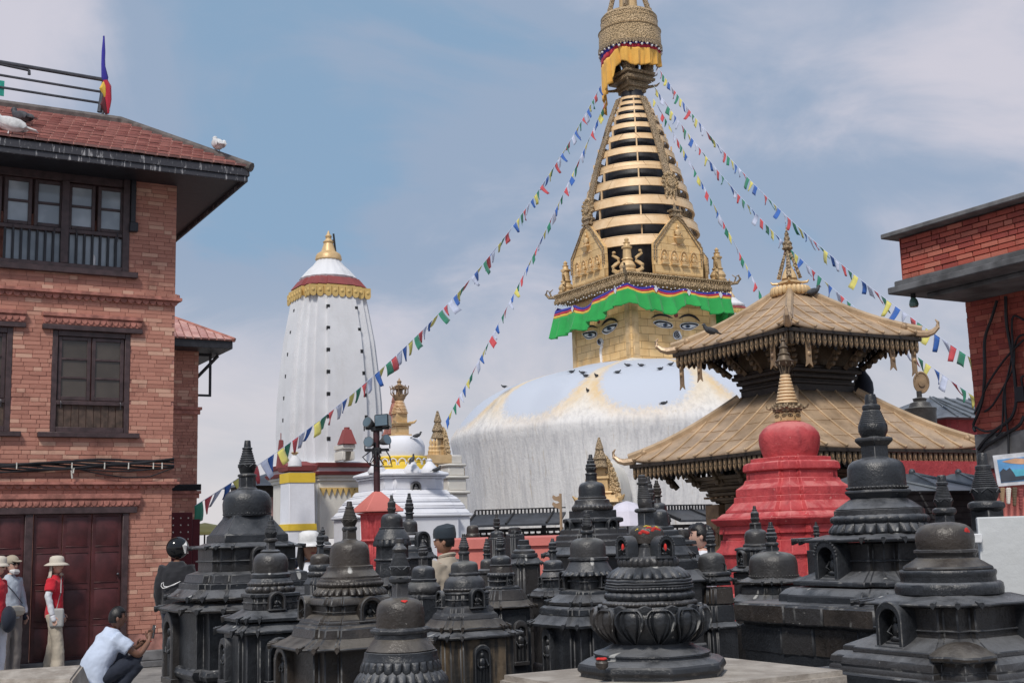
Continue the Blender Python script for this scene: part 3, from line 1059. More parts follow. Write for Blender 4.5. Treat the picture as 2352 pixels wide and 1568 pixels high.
for i in range(4): tube(g, [H2.p(-1.3, -.08, H2.face(440, 1126)[1] + .03 * i), H2.p(.06, -.08, H2.face(445, 1124)[1] + .03 * i)], .02, 5)
tag(obj('cable_bundle', g, M['cable'], None, loc=H2.p(-.3, -.08, H2.face(440, 1126)[1])), 'short run of black cables along the narrower brick house behind', 'cables')
dp = at(420, 1300, 21.5)
dr = Fr(dp, A, B)
cdoor = thing('open_door', 'dark maroon door leaf with rows of white studs at the brick house corner', 'door', dr.o)
g = NB()
z1, z0 = at(420, 1176, 21.5).z, 0.0
dr.box(g, (-.30, .16), (0, .06), (z0, z1))
dr.box(g, (.165, .30), (.03, .08), (z0, z1 - .12))
obj('door_leaf', g, M['c_maroon_cloth'], cdoor, bevel=.01)
for r in range(6):
 for i in range(3):
  g = NB()
  c = dr.p(-.18 + i * .13, -.006, z1 - .10 - .12 * r)
  ball(g, c, .014, 8, 6)
  obj('stud', g, M['white_tie'], cdoor)
# ------------------------------------------------------------------ the great stupa
SY = 45.0
GC = at(1481, 846, SY)
GO = Vector((GC.x, GC.y, 0))
gs = thing('great_stupa', 'huge white domed stupa with a gilded eyed cube and a tall ringed gilt spire', 'stupa', GO)
GA = lambda v: at(1481, v, SY).z
KP = mpp(GC)
def prof_px(c, pts, kp): return [(hw * kp, at(c, v, SY).z) for v, hw in pts]
g = NB()
rings = []
dome_p = [(853, 172), (858, 188), (868, 222), (876, 252), (884, 280), (893, 306), (903, 332), (914, 354), (928, 377), (942, 394), (958, 409), (976, 424), (995, 438), (1010, 448), (1020, 450), (1036, 446), (1060, 442), (1090, 438), (1130, 433), (1180, 428), (1240, 424)]
dome_p = [(v - .0285 * h, h) for v, h in dome_p]
for v, hw in dome_p:
 rings.append(plan_ring('r', GO, hw * KP, at(1481, v, SY).z, 96))
rings.append(plan_ring('r', GO, 424 * KP, 0, 96))
loft(g, rings)
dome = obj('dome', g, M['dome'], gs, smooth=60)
cs = 119.5 * KP
zc0, zc1 = GA(848), 10.32
S = Fr(GO)
g = NB()
loft(g, [plan_ring('s', GO, cs * 1.10, zc0 - .25), plan_ring('s', GO, cs * 1.10, zc0 - .02), plan_ring('s', GO, cs * 1.03, zc0 + .06)])
obj('ledge', g, M['white_warm'], gs, bevel=.02)
g = NB()
loft(g, [plan_ring('s', GO, cs, zc0), plan_ring('s', GO, cs, zc1)])
for sg in (-1, 1):
 for k2 in (0, 1):
  pass
obj('cube', g, M['gilt'], gs, bevel=.04, segs=2)
g = NB()
for fx, nn in ((A, B), (B, A)):
 o_ = GO - nn * cs
 for e in (-1, 1):
  box(g, o_ + fx * (e * (cs - .19)), (-.14, .14), (-.02, .02), (zc0 + .05, zc1), fx, nn)
  for j in range(6):
   box(g, o_ + fx * (e * (cs - .19)), (-.10, .10), (-.035, -.018), (zc0 + .2 + j * .42, zc0 + .50 + j * .42), fx, nn)
split('corner_panel', g, M['gilt_plain'], gs, bevel=.01)
def px2(x, y): return 1243.5 + .2874 * x, 432.5 + .2874 * y
def smooth_poly(pts, n=5):
 out = []
 m = len(pts)
 for i in range(m):
  p0, p1, p2, p3 = pts[(i - 1) % m], pts[i], pts[(i + 1) % m], pts[(i + 2) % m]
  for j in range(n):
   t = j / n
   out.append(tuple(.5 * ((2 * p1[q]) + (-p0[q] + p2[q]) * t + (2 * p0[q] - 5 * p1[q] + 4 * p2[q] - p3[q]) * t * t + (-p0[q] + 3 * p1[q] - 3 * p2[q] + p3[q]) * t ** 3) for q in (0, 1)))
 return out
def paint(name, pts, o_, n_, lift, mat, parent, sm=4, label=None):
 """flat painted figure on a wall: outline in the wall plane, a few millimetres thick"""
 P = smooth_poly(pts, sm) if sm else pts
 g = NB()
 q = [onplane(*px2(x, y), o_, n_) - n_ * lift for x, y in P]
 extrude_poly(g, q, -n_ * .008)
 return obj(name, g, mat, parent, smooth=None, label=label)
def eye(o_, n_, out, pup, brow, flip):
 e = paint('eye', out, o_, n_, .010, M['white_paint'], gs)
 cx_ = sum(p[0] for p in out) / len(out)
 cy_ = sum(p[1] for p in out) / len(out)
 inn = [(cx_ + (x - cx_) * .92, cy_ + (y - cy_) * .80) for x, y in out]
 paint('eye_outline', inn, o_, n_, .019, M['black_paint'], e)
 wh = [(cx_ + (x - cx_) * .74, cy_ + 4 + (y - cy_) * .48) for x, y in out]
 paint('eye_white', wh, o_, n_, .028, M['white_paint'], e)
 ir = [(pup[0] + 19 * math.cos(t * math.pi / 5), pup[1] + 13 * math.sin(t * math.pi / 5)) for t in range(10)]
 paint('iris', ir, o_, n_, .037, M['eye_blue'], e)
 pu = [(pup[0] + 10 * math.cos(t * math.pi / 4), pup[1] + 8 * math.sin(t * math.pi / 4)) for t in range(8)]
 paint('pupil', pu, o_, n_, .046, M['black_paint'], e)
 paint('brow', brow, o_, n_, .010, M['black_paint'], gs)
oR, oL = GO - B * (cs + .003), GO - A * (cs + .003)
eye(oR, B, [(890, 1070), (930, 1052), (985, 1058), (1040, 1080), (1049, 1110), (1010, 1120), (950, 1112), (915, 1095)], (985, 1093), [(876, 1040), (905, 1014), (950, 1002), (1005, 1012), (1050, 1040), (1000, 1026), (950, 1018), (910, 1026)], 0)
eye(oR, B, [(1258, 1090), (1220, 1073), (1165, 1070), (1118, 1080), (1104, 1100), (1125, 1128), (1185, 1134), (1225, 1115)], (1165, 1104), [(1095, 1042), (1130, 1014), (1180, 1003), (1235, 1024), (1268, 1068), (1225, 1038), (1180, 1022), (1135, 1028)], 0)
eye(oL, A, [(330, 1160), (372, 1142), (420, 1136), (446, 1150), (444, 1180), (410, 1200), (375, 1208), (345, 1188)], (398, 1172), [(333, 1148), (352, 1115), (385, 1094), (420, 1094), (452, 1118), (420, 1108), (385, 1110), (355, 1128)], 0)
eye(oL, A, [(486, 1150), (500, 1118), (545, 1090), (590, 1078), (611, 1080), (592, 1120), (560, 1148), (520, 1168)], (548, 1122), [(483, 1096), (505, 1060), (545, 1036), (590, 1042), (614, 1072), (580, 1056), (545, 1056), (512, 1076)], 0)
def spiral(o_, n_, c, r, tail):
 pts = [(c[0] + r * (1 - t / 25) * math.cos(t * .55 + 1.2), c[1] + r * (1 - t / 25) * math.sin(-(t * .55 + 1.2)) * 1.15) for t in range(24)]
 path = list(reversed(tail)) + pts
 n0 = len(tail)
 disc = paint('nose_mark', [(c[0] + (r + 6) * math.cos(q * math.pi / 8), c[1] + (r + 6) * 1.15 * math.sin(q * math.pi / 8)) for q in range(16)], o_, n_, .006, M['white_paint'], gs, 0)
 for rad, lift, mt, pp2 in ((.045, .006, 'white_paint', path[:n0 + 1]), (.017, .022, 'black_paint', path)):
  g = NB()
  tube(g, [onplane(*px2(x, y), o_, n_) - n_ * lift for x, y in pp2], rad, 6)
  for v_ in g.verts:
   d = (v_.co - o_).dot(n_)
   v_.co -= n_ * ((d + lift) * -.75)
  obj('nose_spiral', g, M[mt], disc, label='pale border of the nose line' if mt[0] == 'w' else None)
spiral(oR, B, (1082, 1172), 26, [(1112, 1190), (1108, 1215), (1092, 1240)])
spiral(oL, A, (472, 1226), 20, [(492, 1235), (488, 1262), (480, 1290), (480, 1330), (484, 1365), (484, 1398)])
g = NB()
c = onplane(*px2(1073, 1015), oR, B)
tube(g, [c + B * .02, c - B * .05], .075, 14)
obj('third_eye', g, M['maroon'], gs)
g = NB()
c = onplane(*px2(462, 1068), oL, A)
tube(g, [c + A * .02, c - A * .05], .06, 12)
obj('third_eye', g, M['maroon'], gs)
co = 2.36
zk0, zk1 = 10.32, 10.74
g = NB()
loft(g, [plan_ring('s', GO, co * .86, zk0 + .02), plan_ring('s', GO, co * .96, zk0 + .10), plan_ring('s', GO, co * .96, zk0 + .16), plan_ring('s', GO, co, zk0 + .18), plan_ring('s', GO, co, zk0 + .26),
   plan_ring('s', GO, co * .975, zk0 + .27), plan_ring('s', GO, co * .975, zk0 + .33), plan_ring('s', GO, co * 1.015, zk0 + .35), plan_ring('s', GO, co * 1.015, zk1), plan_ring('s', GO, co * .9, zk1 + .02)])
cor = obj('cornice', g, M['gilt_emb'], gs, bevel=.012)
g = NB()
for fx, nn in ((A, -B), (B, -A), (A, B), (B, A)):
 o_ = GO + nn * co
 n = 44
 for i in range(n):
  x = -co + (i + .5) * 2 * co / n
  h = .14 + .02 * (i % 2)
  pts = [o_ + fx * (x + a_) + nn * .012 + Z * (zk0 + .18 - d_) for a_, d_ in ((-.045, 0), (-.045, h * .6), (0, h), (.045, h * .6), (.045, 0))]
  extrude_poly(g, pts, nn * .03)
  tube(g, [o_ + fx * x + nn * .0 + Z * (zk0 + .27), o_ + fx * x + nn * .0 + Z * (zk0 + .33)], .025, 5)
obj('hanging_plaques', g, M['gilt_emb'], gs, kind='stuff')
for sx_, sy_ in ((1, -1), (-1, -1), (1, 1), (-1, 1)):
 g = NB()
 d = (A * sx_ + B * sy_).normalized()
 c = GO + (A * sx_ + B * sy_) * co + Z * (zk1 - .1)
 tube(g, [c - d * .1, c + d * .22 + Z * .02, c + d * .34 + Z * .16, c + d * .28 + Z * .30, c + d * .20 + Z * .26], [.06, .06, .05, .035, .02], 6)
 tube(g, [c + d * .1 - Z * .02, c + d * .18 + Z * .22, c + d * .05 + Z * .33], [.04, .035, .015], 5)
 obj('corner_scroll', g, M['gilt_old'], gs)
def valance(parent):
 fold = lambda s: .06 * math.sin(s * 5.1) + .06 * math.sin(s * 11.7 + 1) + .035 * math.sin(s * 23 + 2)
 per = []
 q = co * .985
 corners = [(-q, q), (-q, -q), (q, -q), (q, q)]
 for k_ in range(4):
  p, r_ = corners[k_], corners[(k_ + 1) % 4]
  for i in range(48):
   t = i / 48
   per.append((p[0] + (r_[0] - p[0]) * t, p[1] + (r_[1] - p[1]) * t, k_, t, k_ * 4.7 + t * 4.7))
 per.append(per[0])
 def top(k_, t):
  if k_ == 0:
   sag = .0
   if t < .10: sag = .18
   elif t < .30: sag = .18 + .02 * math.sin((t - .1) / .2 * math.pi)
   elif t < .56: sag = .18 + .20 * math.sin((t - .30) / .26 * math.pi * .9)
   elif t < .95: sag = .17 * (1 - (t - .56) / .39) + .0
   return 10.29 - sag
  if k_ == 1:
   s_ = [0, .23, .53, .86, 1.0001]
   for a, b in zip(s_[:-1], s_[1:]):
    if a <= t < b: return 10.30 - (.18 if b < .6 else .10) * math.sin((t - a) / (b - a) * math.pi) * (b - a) * 2.6
  return 10.28 - .1 * abs(math.sin(t * 3 * math.pi))
 def bot(k_, t, s):
  h = .90 + .05 * math.sin(s * 2.3 + .6) + .03 * math.sin(s * 6.1) + .015 * math.sin(s * 17)
  if k_ == 0: h += .16 * math.exp(-((t - .1) / .25) ** 2) - .12 * math.exp(-((t - .95) / .12) ** 2)
  if k_ == 1: h += -.13 + .12 * math.exp(-((t - .30) / .18) ** 2) - .16 * math.exp(-((t - .57) / .10) ** 2) + .05 * math.exp(-((t - .97) / .06) ** 2)
  return h
 strips = [('blue_strip', 'c_blue', 0, .105), ('red_strip', 'c_crimson', .105, .19), ('yellow_strip', 'c_gold', .19, .28), ('green_cloth', 'c_green', .28, 1.0)]
 for nm, mt, f0, f1 in strips:
  g = NB()
  rows = []
  nr = 12 if f0 > .2 else 2
  for j in range(nr + 1):
   f = f0 + (f1 - f0) * j / nr
   ring = []
   for (x, y, k_, t, s) in per[:-1]:
    zt_ = top(k_, t)
    hgt = bot(k_, t, s)
    n_ = [(-1, 0), (0, -1), (1, 0), (0, 1)][k_]
    swing = (fold(s) * f * 1.5 + .06 + .20 * f * (1 if k_ < 2 else .4))
    e = min(t, 1 - t)
    m_ = n_
    ring.append(S.p(x + m_[0] * swing, y + m_[1] * swing, zt_ - f * hgt))
   rows.append(ring)
  vs = [[g.verts.new(p) for p in r] for r in rows]
  n = len(vs[0])
  for a, b in zip(vs[:-1], vs[1:]):
   for i in range(n):
    j = (i + 1) % n
    g.faces.new((a[i], a[j], b[j], b[i]))
  o = obj(nm, g, M[mt], parent, smooth=60)
  so = o.modifiers.new('thickness', 'SOLIDIFY')
  so.thickness = .012
 for k_, t in ((0, .28), (0, .88), (1, .23), (1, .55), (1, .86)):
  g = NB()
  i = [p for p in per if p[2] == k_ and p[3] >= t][0]
  n_ = [(-1, 0), (0, -1), (1, 0), (0, 1)][k_]
  c = S.p(i[0] + n_[0] * .14, i[1] + n_[1] * .14, top(k_, t) - .14)
  tv = B if k_ == 0 else A
  nv = (A if k_ == 0 else B)
  extrude_poly(g, [c + tv * .085, c + Z * .13, c - tv * .085, c - Z * .13], -nv * .012)
  obj('white_lozenge', g, M['c_white'], parent)
valc = thing('cloth_valance', 'long green cloth valance with blue, red and yellow borders hung below the gilded cornice', 'cloth', GO + Z * 10.3)
valance(valc)
g = NB()
for fx, nn in ((A, -B), (B, -A)):
 for i in range(26):
  x = -co + .1 + i * (2 * co - .2) / 25
  z = zk0 - .02 - .08 * abs(math.sin(i * 1.1))
  ball(g, GO + nn * (co + .05) + fx * x + Z * z, .026, 6, 5)
obj('bead_fringe', g, M['white_paint'], valc, kind='stuff')
def buddha(bm, c, out, side, h):
 """seated figure in relief: legs, trunk, head, arms"""
 rot = Matrix((side, out, Z)).transposed()
 ball(bm, c + Z * h * .10, (h * .34, h * .16, h * .12), 10, 6, rot)
 ball(bm, c + Z * h * .42, (h * .19, h * .13, h * .27), 10, 7, rot)
 ball(bm, c + Z * h * .80, (h * .105, h * .11, h * .13), 9, 7, rot)
 ball(bm, c + Z * h * .95, (h * .05, h * .05, h * .06), 7, 5, rot)
 for e in (-1, 1):
  tube(bm, [c + side * e * h * .18 + Z * h * .58, c + side * e * h * .27 + Z * h * .36 + out * .02, c + side * e * h * .10 + Z * h * .22 + out * h * .12], [h * .065, h * .055, h * .04], 6)
def gable(fx, nn):
 zb, zs, za, hw = zk1 + .02, 11.86, 12.98, 1.08
 base = GO + nn * (co * 1.0)
 lean = .0
 P = lambda x, z, d=0: base + fx * x + nn * (d - (z - zb) * lean) + Z * z
 out = [(-hw, zb), (hw, zb), (hw * 1.02, zb + .5), (hw, zs), (hw * .25, za - .18), (.0, za), (-hw * .25, za - .18), (-hw, zs), (-hw * 1.02, zb + .5)]
 g = NB()
 extrude_poly(g, [P(x, z) for x, z in out], -nn * .16)
 t_ = obj('gable_shield', g, M['gilt'], gs, bevel=.015)
 g = NB()
 for a, b in zip(out[2:], out[3:]):
  for dd in (0, .1):
   f = 1 - dd / 1.2
   tube(g, [P(a[0] * f, a[1] - dd, .02), P(b[0] * f, b[1] - dd, .02)], .024, 6)
 box(g, P(0, za - .05), (-.24, .24), (-.05, .25), (0, .07), fx, -nn)
 box(g, P(0, za + .02), (-.18, .18), (0, .2), (0, .14), fx, -nn)
 box(g, P(0, za + .15), (-.24, .24), (-.04, .24), (0, .06), fx, -nn)
 tube(g, [P(0, za + .2, -.1), P(0, za + .48, -.1)], [.09, .02], 6)
 obj('gable_border', g, M['gilt_old'], t_)
 for i in range(4):
  g = NB()
  c = P(-.66 + .44 * i, zb + .42, .03)
  buddha(g, c, nn, fx, .40)
  box(g, c, (-.15, .15), (-.05, .09), (-.07, 0), fx, nn)
  tube(g, [c + fx * .17 * math.cos(math.pi * k / 8) + Z * (.12 + .36 * math.sin(math.pi * k / 8)) for k in range(9)], .018, 5)
  obj('relief_figure', g, M['gilt_plain'], t_)
 g = NB()
 c = P(0, zs + .22, .03)
 buddha(g, c, nn, fx, .58)
 loft(g, [[c + fx * x + nn * y for x, y in ((-.2, -.05), (.2, -.05), (.2, .14), (-.2, .14))], [c + fx * x + nn * y - Z * .16 for x, y in ((-.1, -.05), (.1, -.05), (.1, .06), (-.1, .06))]])
 obj('relief_figure', g, M['gilt_plain'], t_)
for fx, nn in ((A, -B), (B, -A), (A, B), (B, A)): gable(fx, nn)
def corner_finial(c):
 g = NB()
 lathe(g, c, [(.30, 0), (.32, .06), (.26, .12), (.30, .22), (.24, .34), (.16, .44), (.21, .46), (.20, .50), (.16, .52), (.14, .85), (.19, .88), (.19, .93), (.12, .95), (.10, 1.05), (.13, 1.08), (.06, 1.12), (.085, 1.20), (.02, 1.28)], 16)
 f = obj('corner_finial', g, M['gilt_plain'], gs)
 return f
for sx_, sy_ in ((-1, -1), (1, -1), (1, 1), (-1, 1)):
 c = GO + (A * sx_ + B * sy_) * (co * .86) + Z * (zk1 + .02)
 f = corner_finial(c)
 d = (A * sx_ + B * sy_).normalized()
 sd_ = Vector((-d.y, d.x, 0))
 for e in (-1, 1):
  g = NB()
  pts = [c + sd_ * e * x + Z * z for x, z in ((.20, .04), (.38, .03), (.52, .12), (.53, .24), (.42, .33), (.31, .40), (.31, .52), (.42, .60), (.52, .66), (.50, .76), (.42, .76))]
  tube(g, pts, [.085 - .045 * i / 10 for i in range(11)], 6)
  ball(g, pts[-1] + sd_ * e * .05, (.07, .07, .05), 7, 5)
  obj('serpent_scroll', g, M['gilt_plain'], f)
ring_v = [(548, 139, 23), (502, 133, 22), (456, 124, 21), (415, 112.5, 19), (377, 101, 17), (341, 88.5, 15), (310, 75.5, 13), (284, 66, 11.5), (263.5, 57, 10), (246.5, 48, 9), (233, 41, 7.5), (221, 35, 6)]
spire = []
g = NB()
core = []
for v, hw, bh in ring_v:
 r = hw * mpp(at(1470, v, SY)) * 1.045
 p = at(1470, v, SY - r)
 z = p.z
 h = bh * mpp(p) * 1.08
 spire.append((r, z, h))
core = [plan_ring('r', GO, 1.25, zk1, 40)] + [plan_ring('r', GO, r * .74, z, 40) for r, z, h in spire] + [plan_ring('r', GO, spire[-1][0] * .7, spire[-1][1] + .35, 40)]
loft(g, core)
obj('spire_core', g, M['timber_black'], gs, smooth=60)
for r, z, h in spire:
 g = NB()
 sl = .10
 prof = [(r * .955, z - h * .5), (r * .985, z - h * .52), (r * 1.0, z - h * .5), (r * (1 - sl * .35), z + h * .40), (r * (1.005 - sl * .35), z + h * .42), (r * (1.0 - sl * .38), z + h * .5), (r * .92, z + h * .5), (r * .955, z - h * .5)]
 lathe(g, GO, [(a, b) for a, b in prof], 64, False)
 obj('spire_ring', g, M['gilt_ring'], gs, smooth=30)
va0 = math.atan2(-B.y, -B.x)
for i, ((r, z, h), (r2, z2, h2_)) in enumerate(zip(spire[:-1], spire[1:])):
 g = NB()
 for k_ in range(8):
  a = va0 + k_ * math.pi / 4 - R(33)
  d = Vector((math.cos(a), math.sin(a), 0))
  e = Vector((-d.y, d.x, 0))
  box(g, GO + d * (r * .90), (-.025, .025), (-.03, .03), (z + h * .4, z2 - h2_ * .4), e, d)
 split('spire_post', g, M['gilt_ring'], gs)
for k_ in range(4):
 a = va0 + k_ * math.pi / 2
 d = Vector((math.cos(a), math.sin(a), 0))
 e = Vector((-d.y, d.x, 0))
 g = NB()
 top_i, bot_i = len(spire) - 1, (3 if k_ in (0, 2) else 2)
 rows = []
 for i in range(bot_i, top_i + 1):
  r, z, h = spire[i]
  wv = .11 + .05 * (r / spire[0][0])
  rows.append([GO + d * (r * 1.0 + .0) + e * wv + Z * (z + h * .2), GO + d * (r * 1.02 + .05) + e * wv + Z * (z + h * .2), GO + d * (r * 1.02 + .05) - e * wv + Z * (z + h * .2), GO + d * (r * 1.0) - e * wv + Z * (z + h * .2)])
 loft(g, rows)
 for row, row2 in zip(rows[:-1], rows[1:]):
  tube(g, [row[1], row2[1]], .018, 4)
  tube(g, [row[2], row2[2]], .018, 4)
 st = obj('spire_strap', g, M['gilt_old'], gs)
 g = NB()
 r, z, h = spire[bot_i]
 c = GO + d * (r + .10) + Z * (z - .05)
 tube(g, [c - d * .06, c + d * .05], .30, 16)
 tube(g, [c + d * .05, c + d * .10], .17, 12)
 for t in range(14):
  a2 = t * math.pi / 7
  ball(g, c + (e * math.cos(a2) + Z * math.sin(a2)) * .33 + d * .03, .07, 6, 5)
 for t in (-1, 0, 1):
  tube(g, [c + e * .14 * t - Z * .28, c + e * .2 * t - Z * .62 + d * .03], [.09, .04], 6)
 obj('strap_rosette', g, M['gilt_emb'], st)
ptop = spire[-1][1]
pz = at(1450, 200, SY).z
ps_ = 48 * KP / 1.0
g = NB()
for (hw, v0, v1) in ((30, 217, 208), (37, 208, 201), (33, 201, 195), (50, 193, 187), (46, 187, 182), (55, 181, 175)):
 s_ = hw * KP * .80
 loft(g, [plan_ring('s', GO, s_, at(1450, v0, SY).z), plan_ring('s', GO, s_ * 1.02, at(1450, v1, SY).z)])
for k_ in range(4):
 a = YAW + k_ * math.pi / 2 + math.pi / 4
 for f in (.0,):
  d = Vector((math.cos(a), math.sin(a), 0))
  c = GO + d * (36 * KP * .8 * 1.42) + Z * at(1450, 205, SY).z
  tube(g, [c, c + d * .3 + Z * .02, c + d * .42 + Z * .12], [.07, .05, .02], 5)
obj('platform', g, M['gilt_old'], gs, bevel=.02)
zp = at(1450, 175, SY).z
g = NB()
for k_ in range(4):
 a = YAW + k_ * math.pi / 2 + math.pi / 4
 d = Vector((math.cos(a), math.sin(a), 0))
 c = GO + d * .62 + Z * zp
 lathe(g, c, [(.22, 0), (.26, .15), (.16, .4), (.22, .6), (.15, .8), (.19, 1.0), (.10, 1.2)], 10)
 ball(g, c + d * .1 + Z * .3, (.16, .16, .2), 8, 6)
split('guardian_figure', g, M['gilt_old'], gs)
g = NB()
lathe(g, GO + Z * zp, [(.30, 0), (.30, 1.0)], 20)
for k_ in range(8):
 a = YAW + k_ * math.pi / 4
 tube(g, [GO + Vector((math.cos(a), math.sin(a), 0)) * .65 + Z * zp, GO + Vector((math.cos(a), math.sin(a), 0)) * .8 + Z * (zp + 1.2)], .035, 5)
obj('umbrella_mast', g, M['timber_black'], gs)
du0, du1, du2, du3 = at(1441, 118, SY).z, at(1441, 80, SY).z, at(1441, 76, SY).z, at(1441, 46, SY).z
rl_, ru_ = 75 * KP, 69 * KP
g = NB()
lathe(g, GO, [(rl_ * .95, du0), (rl_, du0 + .02), (rl_ * .985, du1), (rl_ * 1.01, du1 + .02), (rl_ * .96, du1 + .06), (ru_ * .9, du1 + .06)], 64, False)
n = 64
obj('umbrella_rim', g, M['gilt_emb'], gs)
g = NB()
for i in range(n):
 a = 2 * math.pi * i / n
 d = Vector((math.cos(a), math.sin(a), 0))
 e = Vector((-d.y, d.x, 0))
 c = GO + d * (rl_ * 1.0)
 extrude_poly(g, [c + e * x + Z * (du0 + z) for x, z in ((-.055, .05), (-.055, -.07), (0, -.16), (.055, -.07), (.055, .05))], d * .03)
obj('umbrella_fringe', g, M['gilt_old'], gs, kind='stuff')
g = NB()
lathe(g, GO, [(ru_ * .97, du2), (ru_, du2 + .03), (ru_ * .985, du2 + .35), (ru_ * 1.0, du2 + .37), (ru_ * .97, du2 + .40), (ru_ * .96, du3 - .05), (ru_ * .985, du3), (ru_ * .9, du3 + .12), (ru_ * .5, du3 + .35), (.2, du3 + .5)], 64)
obj('umbrella_drum', g, M['gilt_emb'], gs)
g = NB()
zt_ = du3 + .3
for k_ in range(4):
 a = YAW + math.pi / 4 + k_ * math.pi / 2
 d = Vector((math.cos(a), math.sin(a), 0))
 tube(g, [GO + d * .80 + Z * (zt_ - .1), GO + d * .42 + Z * (zt_ + 1.3), GO + d * .12 + Z * (zt_ + 2.6)], .10, 6)
 for f in range(9):
  ball(g, GO + d * (.84 - .044 * f * 1.7) + Z * (zt_ + f * .2), .075, 6, 5)
obj('pinnacle_frame', g, M['gilt_old'], gs)
g = NB()
lathe(g, GO + Z * (zt_ - .1), [(.42, 0), (.45, .1), (.36, .2), (.33, .9), (.40, .95), (.30, 1.05), (.24, 1.6), (.3, 1.65), (.12, 2.0), (.05, 2.7)], 24)
obj('pinnacle', g, M['gilt_plain'], gs)
um = thing('umbrella_cloth', 'saffron cloth with blue and red border gathered below the gilt umbrella at the spire top', 'cloth', GO + Z * du0)
vang = math.atan2(-(GO.y), -(GO.x))
for nm, mt, f0, f1 in (('blue_strip', 'c_blue', 0, .20), ('red_strip', 'c_crimson', .20, .34), ('saffron_cloth', 'c_saffron', .34, 1.0)):
 g = NB()
 rows = []
 nr = 10 if f0 > .3 else 2
 for j in range(nr + 1):
  f = f0 + (f1 - f0) * j / nr
  row = []
  for i in range(61):
   a = -R(112) + R(205) * i / 60
   w_ = i / 60
   h = .92 + .06 * math.sin(i * .6)
   if w_ < .36: h = 1.45 + 1.0 * (1 - w_ / .36) ** 1.2
   elif w_ < .46: h = 1.35 - .55 * math.sin((w_ - .36) / .10 * math.pi / 2)
   elif w_ < .6: h = .80 + .28 * (w_ - .46) / .14
   else: h = 1.05 - .25 * (w_ - .6) / .4
   rr_ = rl_ * (.95 - .06 * f) + (.035 * math.sin(i * .9) + .03 * math.sin(i * 1.9)) * f * 2
   ang = vang + a
   row.append(GO + Vector((math.cos(ang) * rr_, math.sin(ang) * rr_, du0 + .05 - f * h)))
  rows.append(row)
 loft(g, rows, False, False, False)
 o = obj(nm, g, M[mt], um, smooth=60)
 o.modifiers.new('thickness', 'SOLIDIFY').thickness = .015
g = NB()
for i in range(34):
 a = 2 * math.pi * i / 34
 ball(g, GO + Vector((math.cos(a), math.sin(a), 0)) * (rl_ * .99) + Z * (du0 - .14 - .05 * (i % 2)), .05, 6, 5)
obj('bead_fringe', g, M['white_paint'], um, kind='stuff')
# ------------------------------------------------------------------ white temple tower (shikhara)
def shikhara(u0, Y, pts, label, detail=True):
 kp = mpp(at(u0, 900, Y))
 c = at(u0, 900, Y)
 c = Vector((c.x, c.y, 0))
 t = thing('temple_tower', label, 'temple', c)
 zv = lambda v: at(u0, v, Y).z
 sup = support('d', c)
 g = NB()
 loft(g, [plan_ring('d', c, hw * kp / sup, zv(v)) for v, hw in pts['shaft']])
 obj('shaft', g, M['white'], t, smooth=25)
 if detail:
  for e, fx, nn, cnt in ((-.40, A, -B, 7), (.40, A, -B, 7), (0, B, -A, 7)):
   for i in range(cnt):
    v = 720 + i * 49.5
    hw = None
    for (v0, h0), (v1, h1) in zip(pts['shaft'][:-1], pts['shaft'][1:]):
     if v1 >= v >= v0 or v0 >= v >= v1: hw = h0 + (h1 - h0) * (v - v0) / (v1 - v0)
    if hw is None: continue
    r = hw * kp / sup
    q = 1.0
    g = NB()
    box(g, c + nn * (r * q) + fx * (e * r), (-.045, .045), (-.06, .006), (zv(v) - .055, zv(v) + .055), fx, nn)
    obj('dark_vent_plug', g, M['niche_dark'], t)  # dark block, the hole's shade painted as its colour
 g = NB()
 loft(g, [plan_ring('d', c, hw * kp / sup, zv(v)) for v, hw in pts['band']])
 gb_ = obj('gold_band', g, M['ochre'], t)
 r = pts['band'][0][1] * kp / sup
 zt_, zb2 = zv(pts['band'][2][0]), zv(pts['band'][0][0])
 for fx, nn in ((A, -B), (B, -A)):
  for i in range(9):
   c_ = c + nn * (r * (1.0 if abs(i - 4) < 2.2 else .9)) + fx * ((i - 4) * r * .205)
   g = NB()
   w2, h2 = r * .09, (zt_ - zb2)
   extrude_poly(g, [c_ + fx * x + Z * (zb2 + z) for x, z in ((w2, h2 * .85), (w2, 0), (w2 * .7, -h2 * .22), (0, -h2 * .3), (-w2 * .7, -h2 * .22), (-w2, 0), (-w2, h2 * .85))], nn * .03)
   ball(g, c_ + nn * .03 + Z * (zb2 + h2 * .35), (w2 * .6, .02, w2 * .6), 8, 5, Matrix((fx, nn, Z)).transposed())
   obj('band_plaque', g, M['ochre'], gb_)
 g = NB()
 loft(g, [plan_ring('d', c, hw * kp / sup, zv(v)) for v, hw in pts['maroon']])
 obj('maroon_cornice', g, M['maroon'], t)
 g = NB()
 rr = [(hw * kp, zv(v)) for v, hw in pts['cap']]
 loft(g, [plan_ring('r', c, r, z, 72, lambda a: 1 + .035 * abs(math.sin(a * 9))) for r, z in rr])
 obj('cap', g, M['white'], t, smooth=50)
 g = NB()
 lathe(g, c, [(hw * kp, zv(v)) for v, hw in pts['finial']], 24)
 obj('finial', g, M['gilt_plain'], t)
 return t, c, kp, zv
T1 = dict(shaft=[(1235, 116), (1060, 117), (1000, 121), (930, 119), (860, 113), (790, 105), (730, 94), (690, 86)],
   band=[(690, 88), (683, 89), (668, 86)], maroon=[(667, 80), (667, 88), (648, 72), (646, 66)],
   cap=[(648, 63), (643, 66), (639, 62), (633, 57), (623, 48), (613, 37), (603, 29), (599, 27)],
   finial=[(601, 26), (597, 31), (590, 30), (584, 27), (578, 17), (560, 11), (556, 13), (553, 9), (548, 6), (543, 8), (538, 4), (530, 1)])
